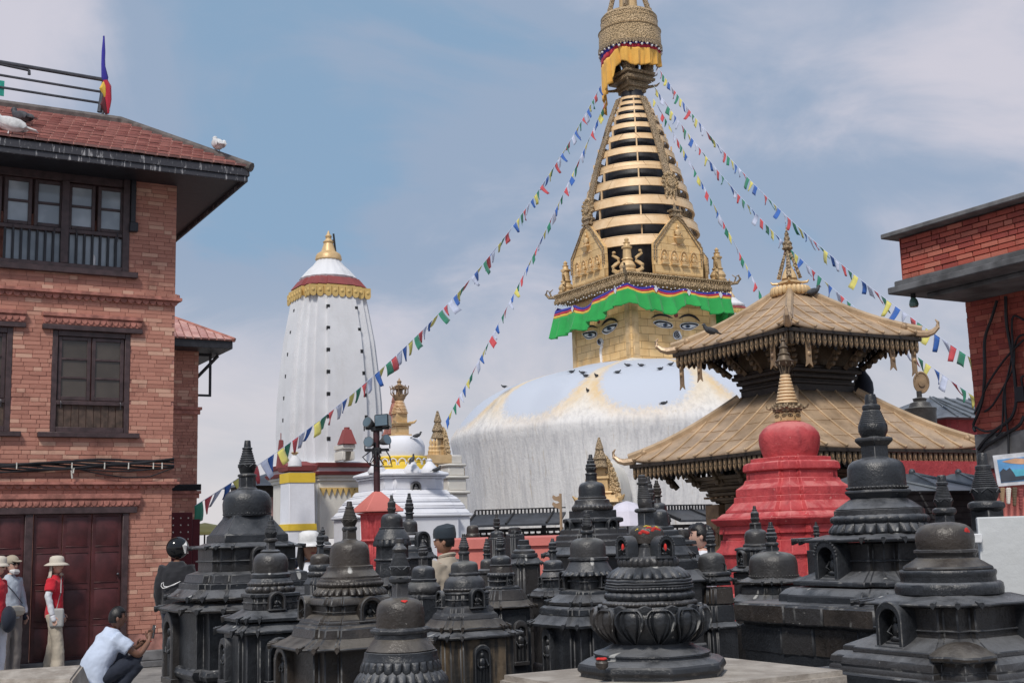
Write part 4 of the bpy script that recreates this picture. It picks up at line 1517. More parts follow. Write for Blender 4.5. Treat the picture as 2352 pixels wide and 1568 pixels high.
t1, c1, k1, z1v = shikhara(756, 36.0, T1, 'tall white tapering temple tower with a gilded bell finial and maroon cornice')
g = NB()
tube(g, [at(772, 590, 36), at(766, 537, 36)], .03, 6)
tube(g, [at(768, 552, 36), at(752, 553, 36)], .02, 6)
obj('lightning_rod', g, M['iron'], t1)
nq = at(797, 1040, 34.0)
g = NB()
F_ = Fr(nq)
kz = lambda v: at(797, v, 34.0).z
loft(g, [plan_ring('s', nq, .21, kz(1020)), plan_ring('s', nq, .10, kz(988)), plan_ring('s', nq, .09, kz(986))])
loft(g, [plan_ring('r', nq, .08, kz(987), 10), plan_ring('r', nq, .08, kz(981), 10)])
sh = obj('niche_roof', g, M['maroon'], t1)
g = NB()
F_.box(g, (-.19, .19), (-.15, .5), (kz(1031), kz(1021)))
F_.box(g, (-.15, .15), (-.10, .5), (kz(1037), kz(1031)))
F_.box(g, (-.18, -.09), (-.12, .5), (kz(1056), kz(1037)))
F_.box(g, (.09, .18), (-.12, .5), (kz(1056), kz(1037)))
obj('niche_frame', g, M['white_warm'], t1, bevel=.01)
base = thing('temple_building', 'white temple base with maroon cornices, yellow painted corner pier and gilt frieze', 'temple', Vector((c1.x, c1.y, 0)))
yb = 34.5
bq = at(716, 1080, 32.4)
bc = c1
bs = 1.42
zb_ = lambda v: at(760, v, 33.6).z
g = NB()
for v0, v1, e in ((1235, 1100, 0), (1100, 1092, .06), (1092, 1086, .12)):
 loft(g, [plan_ring('t', bc, bs + e, zb_(v0)), plan_ring('t', bc, bs + e, zb_(v1) - .002)])
obj('wall', g, M['white_warm'], base, bevel=.01)
g = NB()
for v0, v1, e in ((1086, 1078, .18), (1068, 1058, .20)):
 loft(g, [plan_ring('t', bc, bs + e, zb_(v0)), plan_ring('t', bc, bs + e + .05, zb_(v1))])
split('maroon_cornice', g, M['maroon'], base, bevel=.01)
g = NB()
loft(g, [plan_ring('t', bc, bs + .23, zb_(1058) + .002), plan_ring('t', bc, bs + .20, zb_(1055))])
obj('cornice_top', g, M['white'], base)
g = NB()
loft(g, [plan_ring('t', bc, bs + .10, zb_(1078) + .002), plan_ring('t', bc, bs + .10, zb_(1068) - .002)])
obj('cornice_band', g, M['white'], base)
g = NB()
Fb = Fr(bc)
for i in range(14):
 x = -bs * .6 + .09 + i * .17
 extrude_poly(g, [Fb.p(x + dx, -bs - .03, zb_(1117) + dz_) for dx, dz_ in ((-.08, 0), (.08, 0), (.0, -.22))], -B * .03)
Fb.box(g, (-bs * .6, bs * .6), (-bs - .05, -bs + .01), (zb_(1119), zb_(1116)))
for k_ in range(5): ball(g, Fb.p(bs * .12, -bs - .03, zb_(1127 + 4 * k_)), (.13 - .015 * k_, .05, .07), 8, 5)
split('frieze_piece', g, M['ochre'], base)
pc = at(683, 1150, 33.6)
pk = mpp(pc)
P_ = Vector((pc.x, pc.y, 0))
zq = lambda v: at(683, v, 33.6).z
su = support('s', P_)
g = NB()
loft(g, [plan_ring('s', P_, 46 * pk / su, 0), plan_ring('s', P_, 46 * pk / su, zq(1236)), plan_ring('s', P_, 40 * pk / su, zq(1218)), plan_ring('s', P_, 38 * pk / su, zq(1085))])
pier = obj('pier', g, M['white_new'], base, bevel=.01)
g = NB()
loft(g, [plan_ring('s', P_, 40.5 * pk / su, zq(1109)), plan_ring('s', P_, 40.5 * pk / su, zq(1087))])
loft(g, [plan_ring('s', P_, 44 * pk / su, zq(1218)), plan_ring('s', P_, 43 * pk / su, zq(1203))])
split('yellow_band', g, M['yellow'], pier)
g = NB()
loft(g, [plan_ring('s', P_, 43 * pk / su, zq(1083)), plan_ring('s', P_, 47 * pk / su, zq(1070)), plan_ring('s', P_, 20 * pk / su, zq(1060))])
obj('pier_cap', g, M['maroon'], pier, bevel=.01)
for u, v0, h in ((677, 1066, 26), (645, 1066, 1)):
 q = at(u, v0, 31.8)
 kk = mpp(q)
 g = NB()
 o = thing('corner_finial', 'little white lotus bud finial with a gilt cup on the temple base corner' if h > 5 else 'small maroon spike finial at the left end of the temple base', 'finial', q)
 if h > 5:
  lathe(g, q, [(16 * kk, -.05), (15 * kk, 8 * kk), (8 * kk, 17 * kk), (3 * kk, 22 * kk)], 14)
  obj('bud', g, M['white'], o)
  g = NB()
  lathe(g, q + Z * 21 * kk, [(2 * kk, 0), (7 * kk, 3 * kk), (9 * kk, 6 * kk), (2 * kk, 9 * kk), (1 * kk, 22 * kk)], 12)
  obj('cup', g, M['gilt_plain'], o)
 else:
  loft(g, [plan_ring('s', q, 9 * kk, q.z - .1), plan_ring('s', q, 3.5 * kk, q.z + 56 * kk)])
  tube(g, [q + Z * 54 * kk, q + Z * 72 * kk], 1.2 * kk, 5)
  obj('spike', g, M['maroon'], o)
T2 = dict(shaft=[(1000, 60), (860, 60), (800, 56), (760, 50), (724, 42)], band=[(724, 43), (722, 43), (714, 42)], maroon=[(713, 40), (713, 42), (707, 34), (706, 32)],
   cap=[(706, 30), (704, 31), (701, 31), (694, 22), (688, 15), (684, 12)], finial=[(684, 9), (682, 11), (678, 9), (672, 5), (664, 3), (655, 2), (640, 1)])
shikhara(1690, 62.0, T2, 'distant white temple tower, only its ribbed top showing behind the gilded cube', False)
# ------------------------------------------------------------------ white stupa with gilt spire, in front of the tower
wc0 = at(920, 1100, 27.0)
W_ = Vector((wc0.x, wc0.y, 0))
wk = mpp(wc0)
wz = lambda v: at(920, v, 27.0).z
ws = thing('white_stupa', 'white stepped stupa with a yellow lotus band and slender gilded spire', 'stupa', W_)
su_t = support('t', W_)
tiers = [(1235, 155, 1190, 155), (1190, 162, 1183, 162), (1183, 158, 1172, 148), (1172, 146, 1166, 146), (1166, 146, 1157, 138), (1157, 136, 1152, 136), (1152, 134, 1143, 124), (1143, 122, 1139, 118), (1139, 114, 1128, 106), (1128, 98, 1102, 98), (1102, 102, 1098, 106)]
for i, (v0, h0, v1, h1) in enumerate(tiers):
 g = NB()
 loft(g, [plan_ring('t', W_, h0 * wk / su_t, wz(v0) if i else 0), plan_ring('t', W_, h1 * wk / su_t, wz(v1) - .003)])
 obj('step' if i < 9 else 'wall', g, M['white_new'], ws, bevel=.02)
g = NB()
loft(g, [plan_ring('t', W_, 98 * wk / su_t, wz(1098)), plan_ring('t', W_, 112 * wk / su_t, wz(1095)), plan_ring('t', W_, 110 * wk / su_t, wz(1090)), plan_ring('t', W_, 76 * wk / su_t, wz(1080))])
obj('roof', g, M['white_new'], ws, bevel=.02)
g = NB()
loft(g, [plan_ring('r', W_, hw * wk, wz(v), 48, lambda a: 1 + .03 * abs(math.sin(a * 10))) for v, hw in ((1082, 66), (1072, 66), (1060, 58), (1057, 60), (1053, 61), (1050, 58))])
lb = obj('lotus_band', g, M['yellow'], ws)
for i in range(20):
 a = 2 * math.pi * (i + .5) / 20
 d = Vector((math.cos(a), math.sin(a), 0))
 e = Vector((-d.y, d.x, 0))
 g = NB()
 c = W_ + d * 64.5 * wk + Z * wz(1067)
 pts = [c + e * .085 * math.cos(math.pi * t / 8 * 2) + Z * .11 * math.sin(math.pi * t / 8 * 2) for t in range(8)]
 tube(g, pts + pts[:1], .015, 5)
 obj('petal_rim', g, M['white_new'], lb)
g = NB()
lathe(g, W_, [(hw * wk, wz(v)) for v, hw in ((1052, 55), (1040, 57), (1025, 57), (1012, 52), (1005, 44), (1002, 30))], 48)
obj('dome', g, M['white_new'], ws, smooth=60)
g = NB()
for hw, v0, v1 in ((25, 1003, 998), (19, 998, 980), (24, 979, 975), (28, 975, 971), (16, 970, 950)):
 loft(g, [plan_ring('s', W_, hw * wk * .82, wz(v0)), plan_ring('s', W_, hw * wk * .84, wz(v1) - .001)])
for k_ in range(4):
 a = YAW + math.pi / 4 + k_ * math.pi / 2
 d = Vector((math.cos(a), math.sin(a), 0))
 tube(g, [W_ + d * .22 + Z * wz(973), W_ + d * .34 + Z * wz(971), W_ + d * .40 + Z * wz(966)], [.04, .03, .01], 5)
 for e_ in (-1, 1): pass
hm = obj('harmika', g, M['gilt_plain'], ws, bevel=.006)
rg = []
for i in range(9):
 v = 950 - i * 3.4
 hw = 20 - i * 1.15
 rg += [(hw * wk * .62, wz(v)), (hw * wk, wz(v - .8)), (hw * wk * .97, wz(v - 2.1)), (hw * wk * .60, wz(v - 2.5))]
g = NB()
lathe(g, W_, rg, 24)
obj('spire', g, M['gilt_ring'], ws)
g = NB()
lathe(g, W_, [(hw * wk, wz(v)) for v, hw in ((920, 10), (914, 14), (908, 15), (905, 8), (896, 8), (893, 14), (890, 10), (887, 12), (883, 5), (880, 4), (876, 6), (872, 2), (868, 1))], 16)
for k_ in range(8):
 a = k_ * math.pi / 4
 d = Vector((math.cos(a), math.sin(a), 0))
 tube(g, [W_ + d * .10 + Z * wz(914), W_ + d * .19 + Z * wz(903), W_ + d * .19 + Z * wz(893), W_ + d * .05 + Z * wz(884)], .015, 5)
 tube(g, [W_ + d * .19 + Z * wz(895), W_ + d * .21 + Z * wz(886)], .012, 4)
obj('crown', g, M['bronze_hi'], ws)
for (u, v) in ((866, 1083), (946, 1084), (987, 1083)):
 q = at(u, v, 26.2)
 g = NB()
 loft(g, [plan_ring('r', q, r * wk, q.z + h * wk, 24, lambda a: 1 + .06 * math.sin(a * 8 + h)) for r, h in ((20, -3), (20, 2), (16, 10), (9, 18), (5, 23), (6, 26), (1, 30))])
 obj('corner_bud', g, M['white_new'], ws)
def arch_pts(w_, h, n=10, pointed=0.0):
 """arch outline (x,z) from right foot over the crown to left foot"""
 sp = h - w_
 pts = [(w_, 0), (w_, sp * .5)]
 for k_ in range(n + 1):
  a = math.pi * k_ / n
  pts.append((w_ * math.cos(a) * (1.0), sp + w_ * math.sin(a) * (1 + pointed * math.sin(a) ** 4)))
 pts += [(-w_, sp * .5), (-w_, 0)]
 return pts
def niche(parent, c, out, fx, w_, h, depth, mats, fig='seat', frame_w=.28, name='niche', ribs=0):
 """arched stone niche standing proud of a face; c is the middle of its foot on the face plane"""
 o_pts, i_pts = arch_pts(w_, h, 12), arch_pts(w_ * (1 - frame_w), h * (1 - frame_w * .55), 12)
 P = lambda x, z, d: c + fx * x + Z * z + out * d
 g = NB()
 a0 = [P(x, z, -.02) for x, z in o_pts]
 a1 = [P(x, z, depth * .88) for x, z in o_pts]
 a2 = [P(x * .955, z * .985, depth) for x, z in o_pts]
 b2 = [P(x * 1.05, z * 1.005, depth) for x, z in i_pts]
 b1 = [P(x, z, depth * .85) for x, z in i_pts]
 b0 = [P(x, z, .012) for x, z in i_pts]
 loft(g, [a0, a1, a2, b2, b1, b0], False, False, False)
 box(g, P(0, 0, 0), (-w_ * 1.08, w_ * 1.08), (-.01, depth * 1.06), (-h * .09, .0), fx, out)
 if ribs:
  for k_ in range(ribs):
   a = math.pi * (k_ + .5) / ribs
   x, z = w_ * math.cos(a), (h - w_) + w_ * math.sin(a)
   ball(g, P(x * .93, z * .98, depth), (w_ * .10, w_ * .10, w_ * .10), 6, 5)
 n_ = obj(name, g, mats[0], parent, bevel=.003, wear=M['wear'])
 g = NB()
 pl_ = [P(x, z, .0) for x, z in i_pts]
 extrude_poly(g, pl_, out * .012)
 obj('niche_back', g, M['niche_dark'], n_)  # dark panel painted with the shade of the recess
 if fig:
  g = NB()
  hh = h * (1 - frame_w * .55)
  if fig == 'seat':
   buddha(g, P(0, hh * .10, depth * .45), out, fx, hh * .74)
   box(g, P(0, 0, depth * .4), (-w_ * .55, w_ * .55), (-depth * .3, depth * .35), (0, hh * .09), fx, out)
  else:
   s_ = hh * .9
   q = P(0, hh * .03, depth * .45)
   rot = Matrix((fx, out, Z)).transposed()
   for e in (-1, 1):
    tube(g, [q + fx * e * s_ * .07, q + fx * e * s_ * .06 + Z * s_ * .25, q + fx * e * s_ * .05 + Z * s_ * .48], [s_ * .045, s_ * .055, s_ * .07], 7)
    tube(g, [q + fx * e * s_ * .13 + Z * s_ * .74, q + fx * e * s_ * .2 + Z * s_ * .56 + out * .01, q + fx * e * s_ * .12 + Z * s_ * .46 + out * s_ * .1], [s_ * .05, s_ * .04, s_ * .03], 6)
   ball(g, q + Z * s_ * .62, (s_ * .13, s_ * .09, s_ * .18), 10, 7, rot)
   ball(g, q + Z * s_ * .48, (s_ * .12, s_ * .09, s_ * .08), 10, 6, rot)
   ball(g, q + Z * s_ * .88, (s_ * .075, s_ * .08, s_ * .09), 9, 7, rot)
   ball(g, q + Z * s_ * .99, (s_ * .045, s_ * .045, s_ * .05), 7, 5, rot)
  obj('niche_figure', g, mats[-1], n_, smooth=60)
 return n_
r_ = 98 * wk / su_t
q = onplane(954, 1137, W_ - B * r_, B)
niche(ws, q, -B, A, .115, .30, .07, (M['concrete'], M['concrete']), 'stand', .25)
print('p4 ok')
# ------------------------------------------------------------------ gilt-roofed pagoda
PY = 21.0
pc0 = at(1840, 1049, PY)
PO = Vector((pc0.x, pc0.y, 0))
PK = mpp(pc0)
pz_ = lambda v: at(1840, v, PY).z
pg = thing('pagoda', 'two tiered pagoda temple with gilded sheet copper roofs and a slender gilt finial', 'temple', PO)
PF = Fr(PO)
SIDES = ((A, -B), (B, -A), (A, B), (B, A))
def pagoda_roof(s_e, z_e, s_t, z_t, ribs, sag, finial_curl, vis):
 """one hipped roof: sheet, battens, hip caps, curled tips, fascia, hanging plaques, rafters"""
 N = 9
 prof = []
 for i in range(N + 1):
  f = i / N
  prof.append((s_e + (s_t - s_e) * f, z_e + (z_t - z_e) * (f - sag * math.sin(f * math.pi) * .5)))
 g = NB()
 def pt(fx, nn, s, x, z, f):
  lift = .10 * (abs(x / s) ** 4) * (1 - f) ** 3
  return PO + nn * s + fx * x + Z * (z + lift)
 for fx, nn in SIDES:
  rows = []
  for i, (s, z) in enumerate(prof):
   rows.append([pt(fx, nn, s, s * (-1 + 2 * j / 16), z, i / N) for j in range(17)])
  loft(g, rows, False, False, False)
 bmesh.ops.remove_doubles(g, verts=g.verts, dist=.004)
 roof = obj('roof', g, M['roof_gilt'], pg, smooth=25)
 so = roof.modifiers.new('thickness', 'SOLIDIFY')
 so.thickness, so.offset = .05, -1
 for q, (fx, nn) in enumerate(SIDES):
  for k_ in range(ribs):
   x = -1 + 2 * (k_ + .5) / ribs
   rows = []
   for i, (s, z) in enumerate(prof):
    if abs(x * s_e) > s - .02 and i > 0: break
    p = pt(fx, nn, s + (.03 if i == 0 else 0), x * s_e, z, i / N)
    rows.append(p + Z * .012)
   if len(rows) < 2: continue
   g = NB()
   tube(g, rows, .017, 6)
   ball(g, rows[0] + Z * .008, .028, 6, 5)
   obj('roof_batten', g, M['roof_rib'], roof)
   if q < 2 and k_ < ribs - 1:
    x2 = -1 + 2 * (k_ + 1.0) / ribs
    g = NB()
    for i in (2, 4, 6):
     s, z = prof[i]
     if abs(x2 * s_e) + s_e / ribs > s: continue
     j = (k_ * 5 + i * 3) % 4
     zz_ = z + .012
     a_ = PO + nn * s + fx * (x * s_e)
     b_ = PO + nn * s + fx * (x * s_e + 2 * s_e / ribs)
     off = (prof[i + 1][0] - s) * j * .25, (prof[i + 1][1] - z) * j * .25
     tube(g, [a_ + nn * off[0] + Z * (zz_ - .006 + off[1]), b_ + nn * off[0] + Z * (zz_ - .006 + off[1])], .008, 4)
    split('sheet_lap', g, M['roof_rib'], roof)
 for k_ in range(4):
  sx_, sy_ = ((1, -1), (1, 1), (-1, 1), (-1, -1))[k_]
  d = A * sx_ + B * sy_
  g = NB()
  tube(g, [PO + d * s + Z * (z + .02 + .10 * (1 - i / N) ** 3) for i, (s, z) in enumerate(prof)], .065, 6)
  obj('hip_cap', g, M['roof_rib'], roof)
  g = NB()
  c = PO + d * s_e + Z * (z_e + .06)
  dn = d.normalized()
  tube(g, [c - dn * .12 + Z * .0, c + dn * .08 - Z * .02, c + dn * .18 + Z * .01, c + dn * .26 + Z * .08, c + dn * .27 + Z * .17, c + dn * .23 + Z * .22], [.075, .065, .052, .04, .025, .010], 7)
  obj('roof_tip', g, M['roof_gilt'], roof)
  g = NB()
  ball(g, c - dn * .28 + Z * .12, .085, 8, 6)
  tube(g, [c - dn * .28 + Z * .04, c - dn * .28 + Z * .12], .06, 8)
  obj('hip_knob', g, M['bronze_hi'], roof)
 g = NB()
 for fx, nn in SIDES:
  o_ = PO + nn * (s_e - .01)
  box(g, o_, (-s_e, s_e), (-.05, .0), (z_e - .075, z_e - .01), fx, nn)
  box(g, o_, (-s_e + .08, s_e - .08), (-.12, -.055), (z_e - .16, z_e - .045), fx, nn)
 obj('fascia', g, M['timber_dark'], pg, bevel=.008)
 pq = NB()
 hh = .20
 pts = [(.038, 0), (.038, -hh * .6), (.028, -hh * .85), (0, -hh), (-.028, -hh * .85), (-.038, -hh * .6), (-.038, 0)]
 pm = {}
 for q in (0, 1):
  fx, nn = SIDES[q]
  b_ = NB()
  extrude_poly(b_, [fx * x + Z * z for x, z in pts], nn * .018)
  n1_ = len(b_.faces)
  tube(b_, [fx * x * .62 + Z * (z * .72 - .02) + nn * .02 for x, z in pts[1:-1]], .0075, 4)
  tube(b_, [Z * -.035 + nn * .02, Z * -hh * .45 + nn * .024], .009, 4)
  b_.faces.ensure_lookup_table()
  for f_ in b_.faces[n1_:]: f_.material_index = 1
  pm[q] = mesh('eave_plaque', b_, M['bronze'])
  pm[q].materials.append(M['bronze_hi'])
 n = int(2 * s_e / .118)
 for q in (0, 1):
  fx, nn = SIDES[q]
  for i in range(n):
   x = -s_e + .10 + i * (2 * s_e - .20) / (n - 1)
   inst('eave_plaque', pm[q], pg, PO + nn * (s_e - .055) + fx * x + Z * (z_e - .075))
 pq.free()
 g = NB()
 for fx, nn in SIDES[2:]:
  for i in range(n):
   x = -s_e + .10 + i * (2 * s_e - .20) / (n - 1)
   extrude_poly(g, [PO + nn * (s_e - .055) + fx * (x + a_) + Z * (z_e - .075 + b_) for a_, b_ in pts], nn * .018)
 obj('rear_plaques', g, M['bronze_hi'], pg, kind='stuff')
 g = NB()
 si = s_t * 1.02
 loft(g, [plan_ring('s', PO, s_e - .13, z_e - .10), plan_ring('s', PO, si, z_e + (z_t - z_e) * .55)], False, False)
 so = obj('soffit', g, M['timber_dark'], pg)
 g = NB()
 for fx, nn in SIDES:
  m_ = int(2 * s_e / .16)
  for i in range(m_):
   x = -1 + 2 * (i + .5) / m_
   a_ = PO + nn * (s_e - .15) + fx * (x * (s_e - .15)) + Z * (z_e - .13)
   b_ = PO + nn * si + fx * (x * si) + Z * (z_e + (z_t - z_e) * .53)
   tube(g, [a_, b_], .024, 4)
 obj('rafter', g, M['timber_dark'], pg, kind='stuff')
 return prof
def struts(s_top, z_top, s_bot, z_bot, per, wide):
 """carved slanting struts from wall to eave"""
 for fx, nn in SIDES:
  for i in range(per):
   x = -1 + 2 * i / (per - 1)
   a_ = PO + nn * s_top + fx * (x * s_top) + Z * z_top
   b_ = PO + nn * s_bot + fx * (x * s_bot) + Z * z_bot
   g = NB()
   tube(g, [b_, b_.lerp(a_, .33), b_.lerp(a_, .66), a_], [.05, .062, .055, .06], 4)
   for f in (.15, .32, .5, .68, .85):
    ball(g, b_.lerp(a_, f) + nn * .05, (.055, .055, .06), 6, 5)
   obj('strut', g, M['bronze'], pg)
s_up, s_lo = 285 / 1.414 * PK, 400 / 1.414 * PK
ze_u, ze_l = pz_(792), pz_(1049)
zt_u, zt_l = pz_(676), pz_(908)
s_tu, s_tl = 28 * PK, 128 / 1.39 * PK * 1.02
pagoda_roof(s_up, ze_u, s_tu, zt_u, 8, .10, 1, 1)
pagoda_roof(s_lo, ze_l, s_tl, zt_l, 10, .10, 1, 1)
g = NB()
b0 = 126 / 1.40 * PK
for hw, v0, v1 in ((1.0, 925, 893), (1.03, 893, 886), (.98, 886, 880), (1.08, 880, 872), (1.05, 872, 868), (1.16, 868, 860), (1.12, 860, 852)):
 loft(g, [plan_ring('s', PO, b0 * hw, pz_(v0)), plan_ring('s', PO, b0 * hw * 1.01, pz_(v1) + .002)])
obj('upper_storey', g, M['timber_dark'], pg, bevel=.01)
g = NB()
loft(g, [plan_ring('s', PO, b0 * 1.04, pz_(856)), plan_ring('s', PO, b0 * 1.0, pz_(770))])
obj('upper_wall', g, M['bronze'], pg)
struts(s_up * .80, ze_u - .02, b0 * 1.16, pz_(858), 5, 1)
for fx, nn in SIDES[:2]:
 for x, ln in ((-.72, .42), (.62, .40), (.98, .48)):
  g = NB()
  c = PO + nn * (s_up - .10) + fx * (x * (s_up - .1)) + Z * (ze_u - .10)
  box(g, c, (-.055, .055), (-.008, .008), (-ln, 0), fx, nn)
  extrude_poly(g, [c + fx * a_ + Z * b_ - nn * .008 for a_, b_ in ((-.055, -ln), (.055, -ln), (.075, -ln - .09), (0, -ln - .03), (-.075, -ln - .09))], nn * .016)
  for k_ in range(3): ball(g, c + Z * (-.08 - .11 * k_) + nn * .012, (.035, .02, .04), 6, 5)
  obj('metal_banner', g, M['bronze_hi'], pg)
g = NB()
for fx, nn in SIDES:
 for s_, z_, n in ((s_up * .86, ze_u - .10, 20), (s_lo * .90, ze_l - .10, 28)):
  for i in range(n):
   x = -1 + 2 * (i + .5) / n
   c = PO + nn * s_ + fx * (x * s_) + Z * z_
   h = .13 + .09 * ((i * 7) % 5) / 5
   extrude_poly(g, [c + fx * a_ + Z * b_ for a_, b_ in ((-.05, .05), (.05, .05), (.055, -h * .5), (.02, -h), (-.02, -h * .9), (-.055, -h * .4))], nn * .02)
obj('carved_fringe', g, M['timber_black'], pg, kind='stuff')
bl = 1.16
g = NB()
loft(g, [plan_ring('t', PO, bl, 0), plan_ring('t', PO, bl, pz_(1150))])
for hw, v0, v1 in ((1.03, 1150, 1145), (1.09, 1145, 1138), (1.06, 1138, 1133), (1.14, 1133, 1126), (1.12, 1126, 1120), (1.22, 1120, 1113), (1.2, 1113, 1105), (1.3, 1105, 1098), (1.38, 1098, 1090)):
 loft(g, [plan_ring('t', PO, bl * hw, pz_(v0)), plan_ring('t', PO, bl * hw * 1.015, pz_(v1) + .002)])
obj('lower_storey', g, M['bronze'], pg, bevel=.012)
g = NB()
for fx, nn in SIDES[:2]:
 for x in (-.86, .86):
  o_ = PO + nn * (bl * 1.0) + fx * (x * bl)
  box(g, o_, (-.18, .18), (-.15, .03), (0, pz_(1152)), fx, nn)
  for k_ in range(6):
   box(g, o_, (-.14, .14), (.0, .05), (.35 + k_ * .27, .35 + k_ * .27 + .2), fx, nn)
 for i in range(16):
  x = -bl + (i + .5) * 2 * bl / 16
  box(g, PO + nn * bl * 1.06 + fx * x, (-.035, .035), (-.1, .03), (pz_(1139), pz_(1134)), fx, nn)
split('gilt_panel', g, M['bronze_hi'], pg, bevel=.008)
struts(s_lo * .84, ze_l - .02, bl * 1.3, pz_(1112), 6, 1)
g = NB()
fz = lambda v: at(1812, v, PY).z
for hw, v0, v1 in ((40, 682, 678), (33, 678, 668), (25, 668, 660), (19, 660, 655), (23, 655, 652), (27, 652, 648), (21, 648, 645), (17, 645, 640)):
 loft(g, [plan_ring('s', PO, hw * PK * .8, fz(v0)), plan_ring('s', PO, hw * PK * .78, fz(v1) + .002)])
for k_ in range(4):
 a = YAW + math.pi / 4 + k_ * math.pi / 2
 d = Vector((math.cos(a), math.sin(a), 0))
 tube(g, [PO + d * .20 + Z * fz(651), PO + d * .30 + Z * fz(650), PO + d * .33 + Z * fz(645)], [.03, .025, .01], 5)
for i in range(24):
 a = i * math.pi / 12
 d = Vector((math.cos(a), math.sin(a), 0))
 ball(g, PO + d * .30 + Z * fz(671), (.06, .06, .09), 6, 5)
obj('finial_base', g, M['gilt_plain'], pg, bevel=.006)
g = NB()
zt_ = fz(575)
for k_ in range(4):
 a = YAW + math.pi / 4 + k_ * math.pi / 2
 d = Vector((math.cos(a), math.sin(a), 0))
 rows = []
 tube(g, [PO + d * .185 + Z * fz(640), PO + d * .12 + Z * fz(612), PO + d * .03 + Z * zt_], [.045, .040, .024], 4)
lathe(g, PO, [(8 * PK, fz(575)), (13 * PK, fz(571)), (10 * PK, fz(564)), (12 * PK, fz(560)), (6 * PK, fz(552)), (7.5 * PK, fz(548)), (4.5 * PK, fz(542)), (5.5 * PK, fz(538)), (2 * PK, fz(530)), (.6 * PK, fz(517))], 14)
obj('finial_spire', g, M['gilt_old'], pg)
g = NB()
lathe(g, PO, [(19 * PK, fz(641)), (17 * PK, fz(634)), (12 * PK, fz(622)), (9 * PK, fz(618)), (4 * PK, fz(605)), (3 * PK, fz(590)), (1 * PK, fz(578))], 14)
obj('finial_core', g, M['gilt_plain'], pg)
g = NB()
q = at(1984, 906, PY + .6)
lathe(g, q, [(22 * PK, -.02), (24 * PK, 10 * PK), (23 * PK, 28 * PK), (17 * PK, 42 * PK), (9 * PK, 54 * PK), (7 * PK, 66 * PK), (10 * PK, 70 * PK), (5 * PK, 78 * PK), (2 * PK, 86 * PK)], 24)
o = obj('bronze_finial', g, M['c_navy'], None, loc=q)
tag(o, 'dark vase shaped finial standing on the lower gilt roof, right of the upper storey', 'finial')
# ------------------------------------------------------------------ red building on the right
rw0 = at(2217, 700, 15.5)
RF = Fr(rw0)
rb = thing('red_brick_building', 'red painted brick building with a jutting concrete slab and brick parapet, at the right edge', 'building', RF.o)
zs0 = at(2209, 688, RF.p(0, 0, 0).y).z
def rplane(u, v, s):
 q = RF.loc(onplane(u, v, RF.o + A * s, A))
 return q[1], q[2]
oh = 1.22
zw_bot = rplane(2240, 1002, 0)[1]
g = NB()
RF.box(g, (.012, 3), (-6, 0), (zw_bot, zs0))
RF.box(g, (-oh + .13 + .012, 3), (-6, .0), (zs0 + .13, zs0 + .70))
RF.box(g, (.02, 3), (-6, .01), (0, zw_bot - .42))
obj('wall', g, M['mortar_r'], rb)
class _S: pass
RFa = RF
bricks(RF, rb, M['brick_r'], -2.6, 0.0, zw_bot + .02, zs0 - .02, [], .215, .068, .012, 120, axis='t')
bricks(RF, rb, M['brick_r'], -2.6, 0.0, zs0 + .165, zs0 + .69, [], .235, .065, -oh + .13, 120, .012, .014, axis='t')
g = NB()
RF.box(g, (-oh + .12, 3), (0, .012), (zs0 + .16, zs0 + .70))
obj('parapet_end', g, M['brick_r'], rb)
g = NB()
RF.box(g, (-oh - .0, 3), (-6, .16), (zs0 + .001, zs0 + .085))
RF.box(g, (-oh + .06, 3), (-6, .10), (zs0 + .086, zs0 + .16))
RF.box(g, (-oh + .4, -.05), (-5.5, -.1), (zs0 - .06, zs0 + .0))
obj('slab', g, M['concrete_dark'], rb, bevel=.012)
g = NB()
zc_ = zs0 + .705
RF.box(g, (-oh - .05, 3), (-6, .16), (zc_, zc_ + .06))
obj('coping', g, M['concrete'], rb, bevel=.01)
g = NB()
RF.box(g, (-.03, 3), (-6, .02), (zw_bot - .42, zw_bot + .02))
obj('plaster_band', g, M['concrete'], rb, bevel=.01)
g = NB()
RF.box(g, (.012, 3), (-6, .011), (zw_bot - 1.25, zw_bot - .425))
obj('painted_wall', g, M['maroon'], rb)
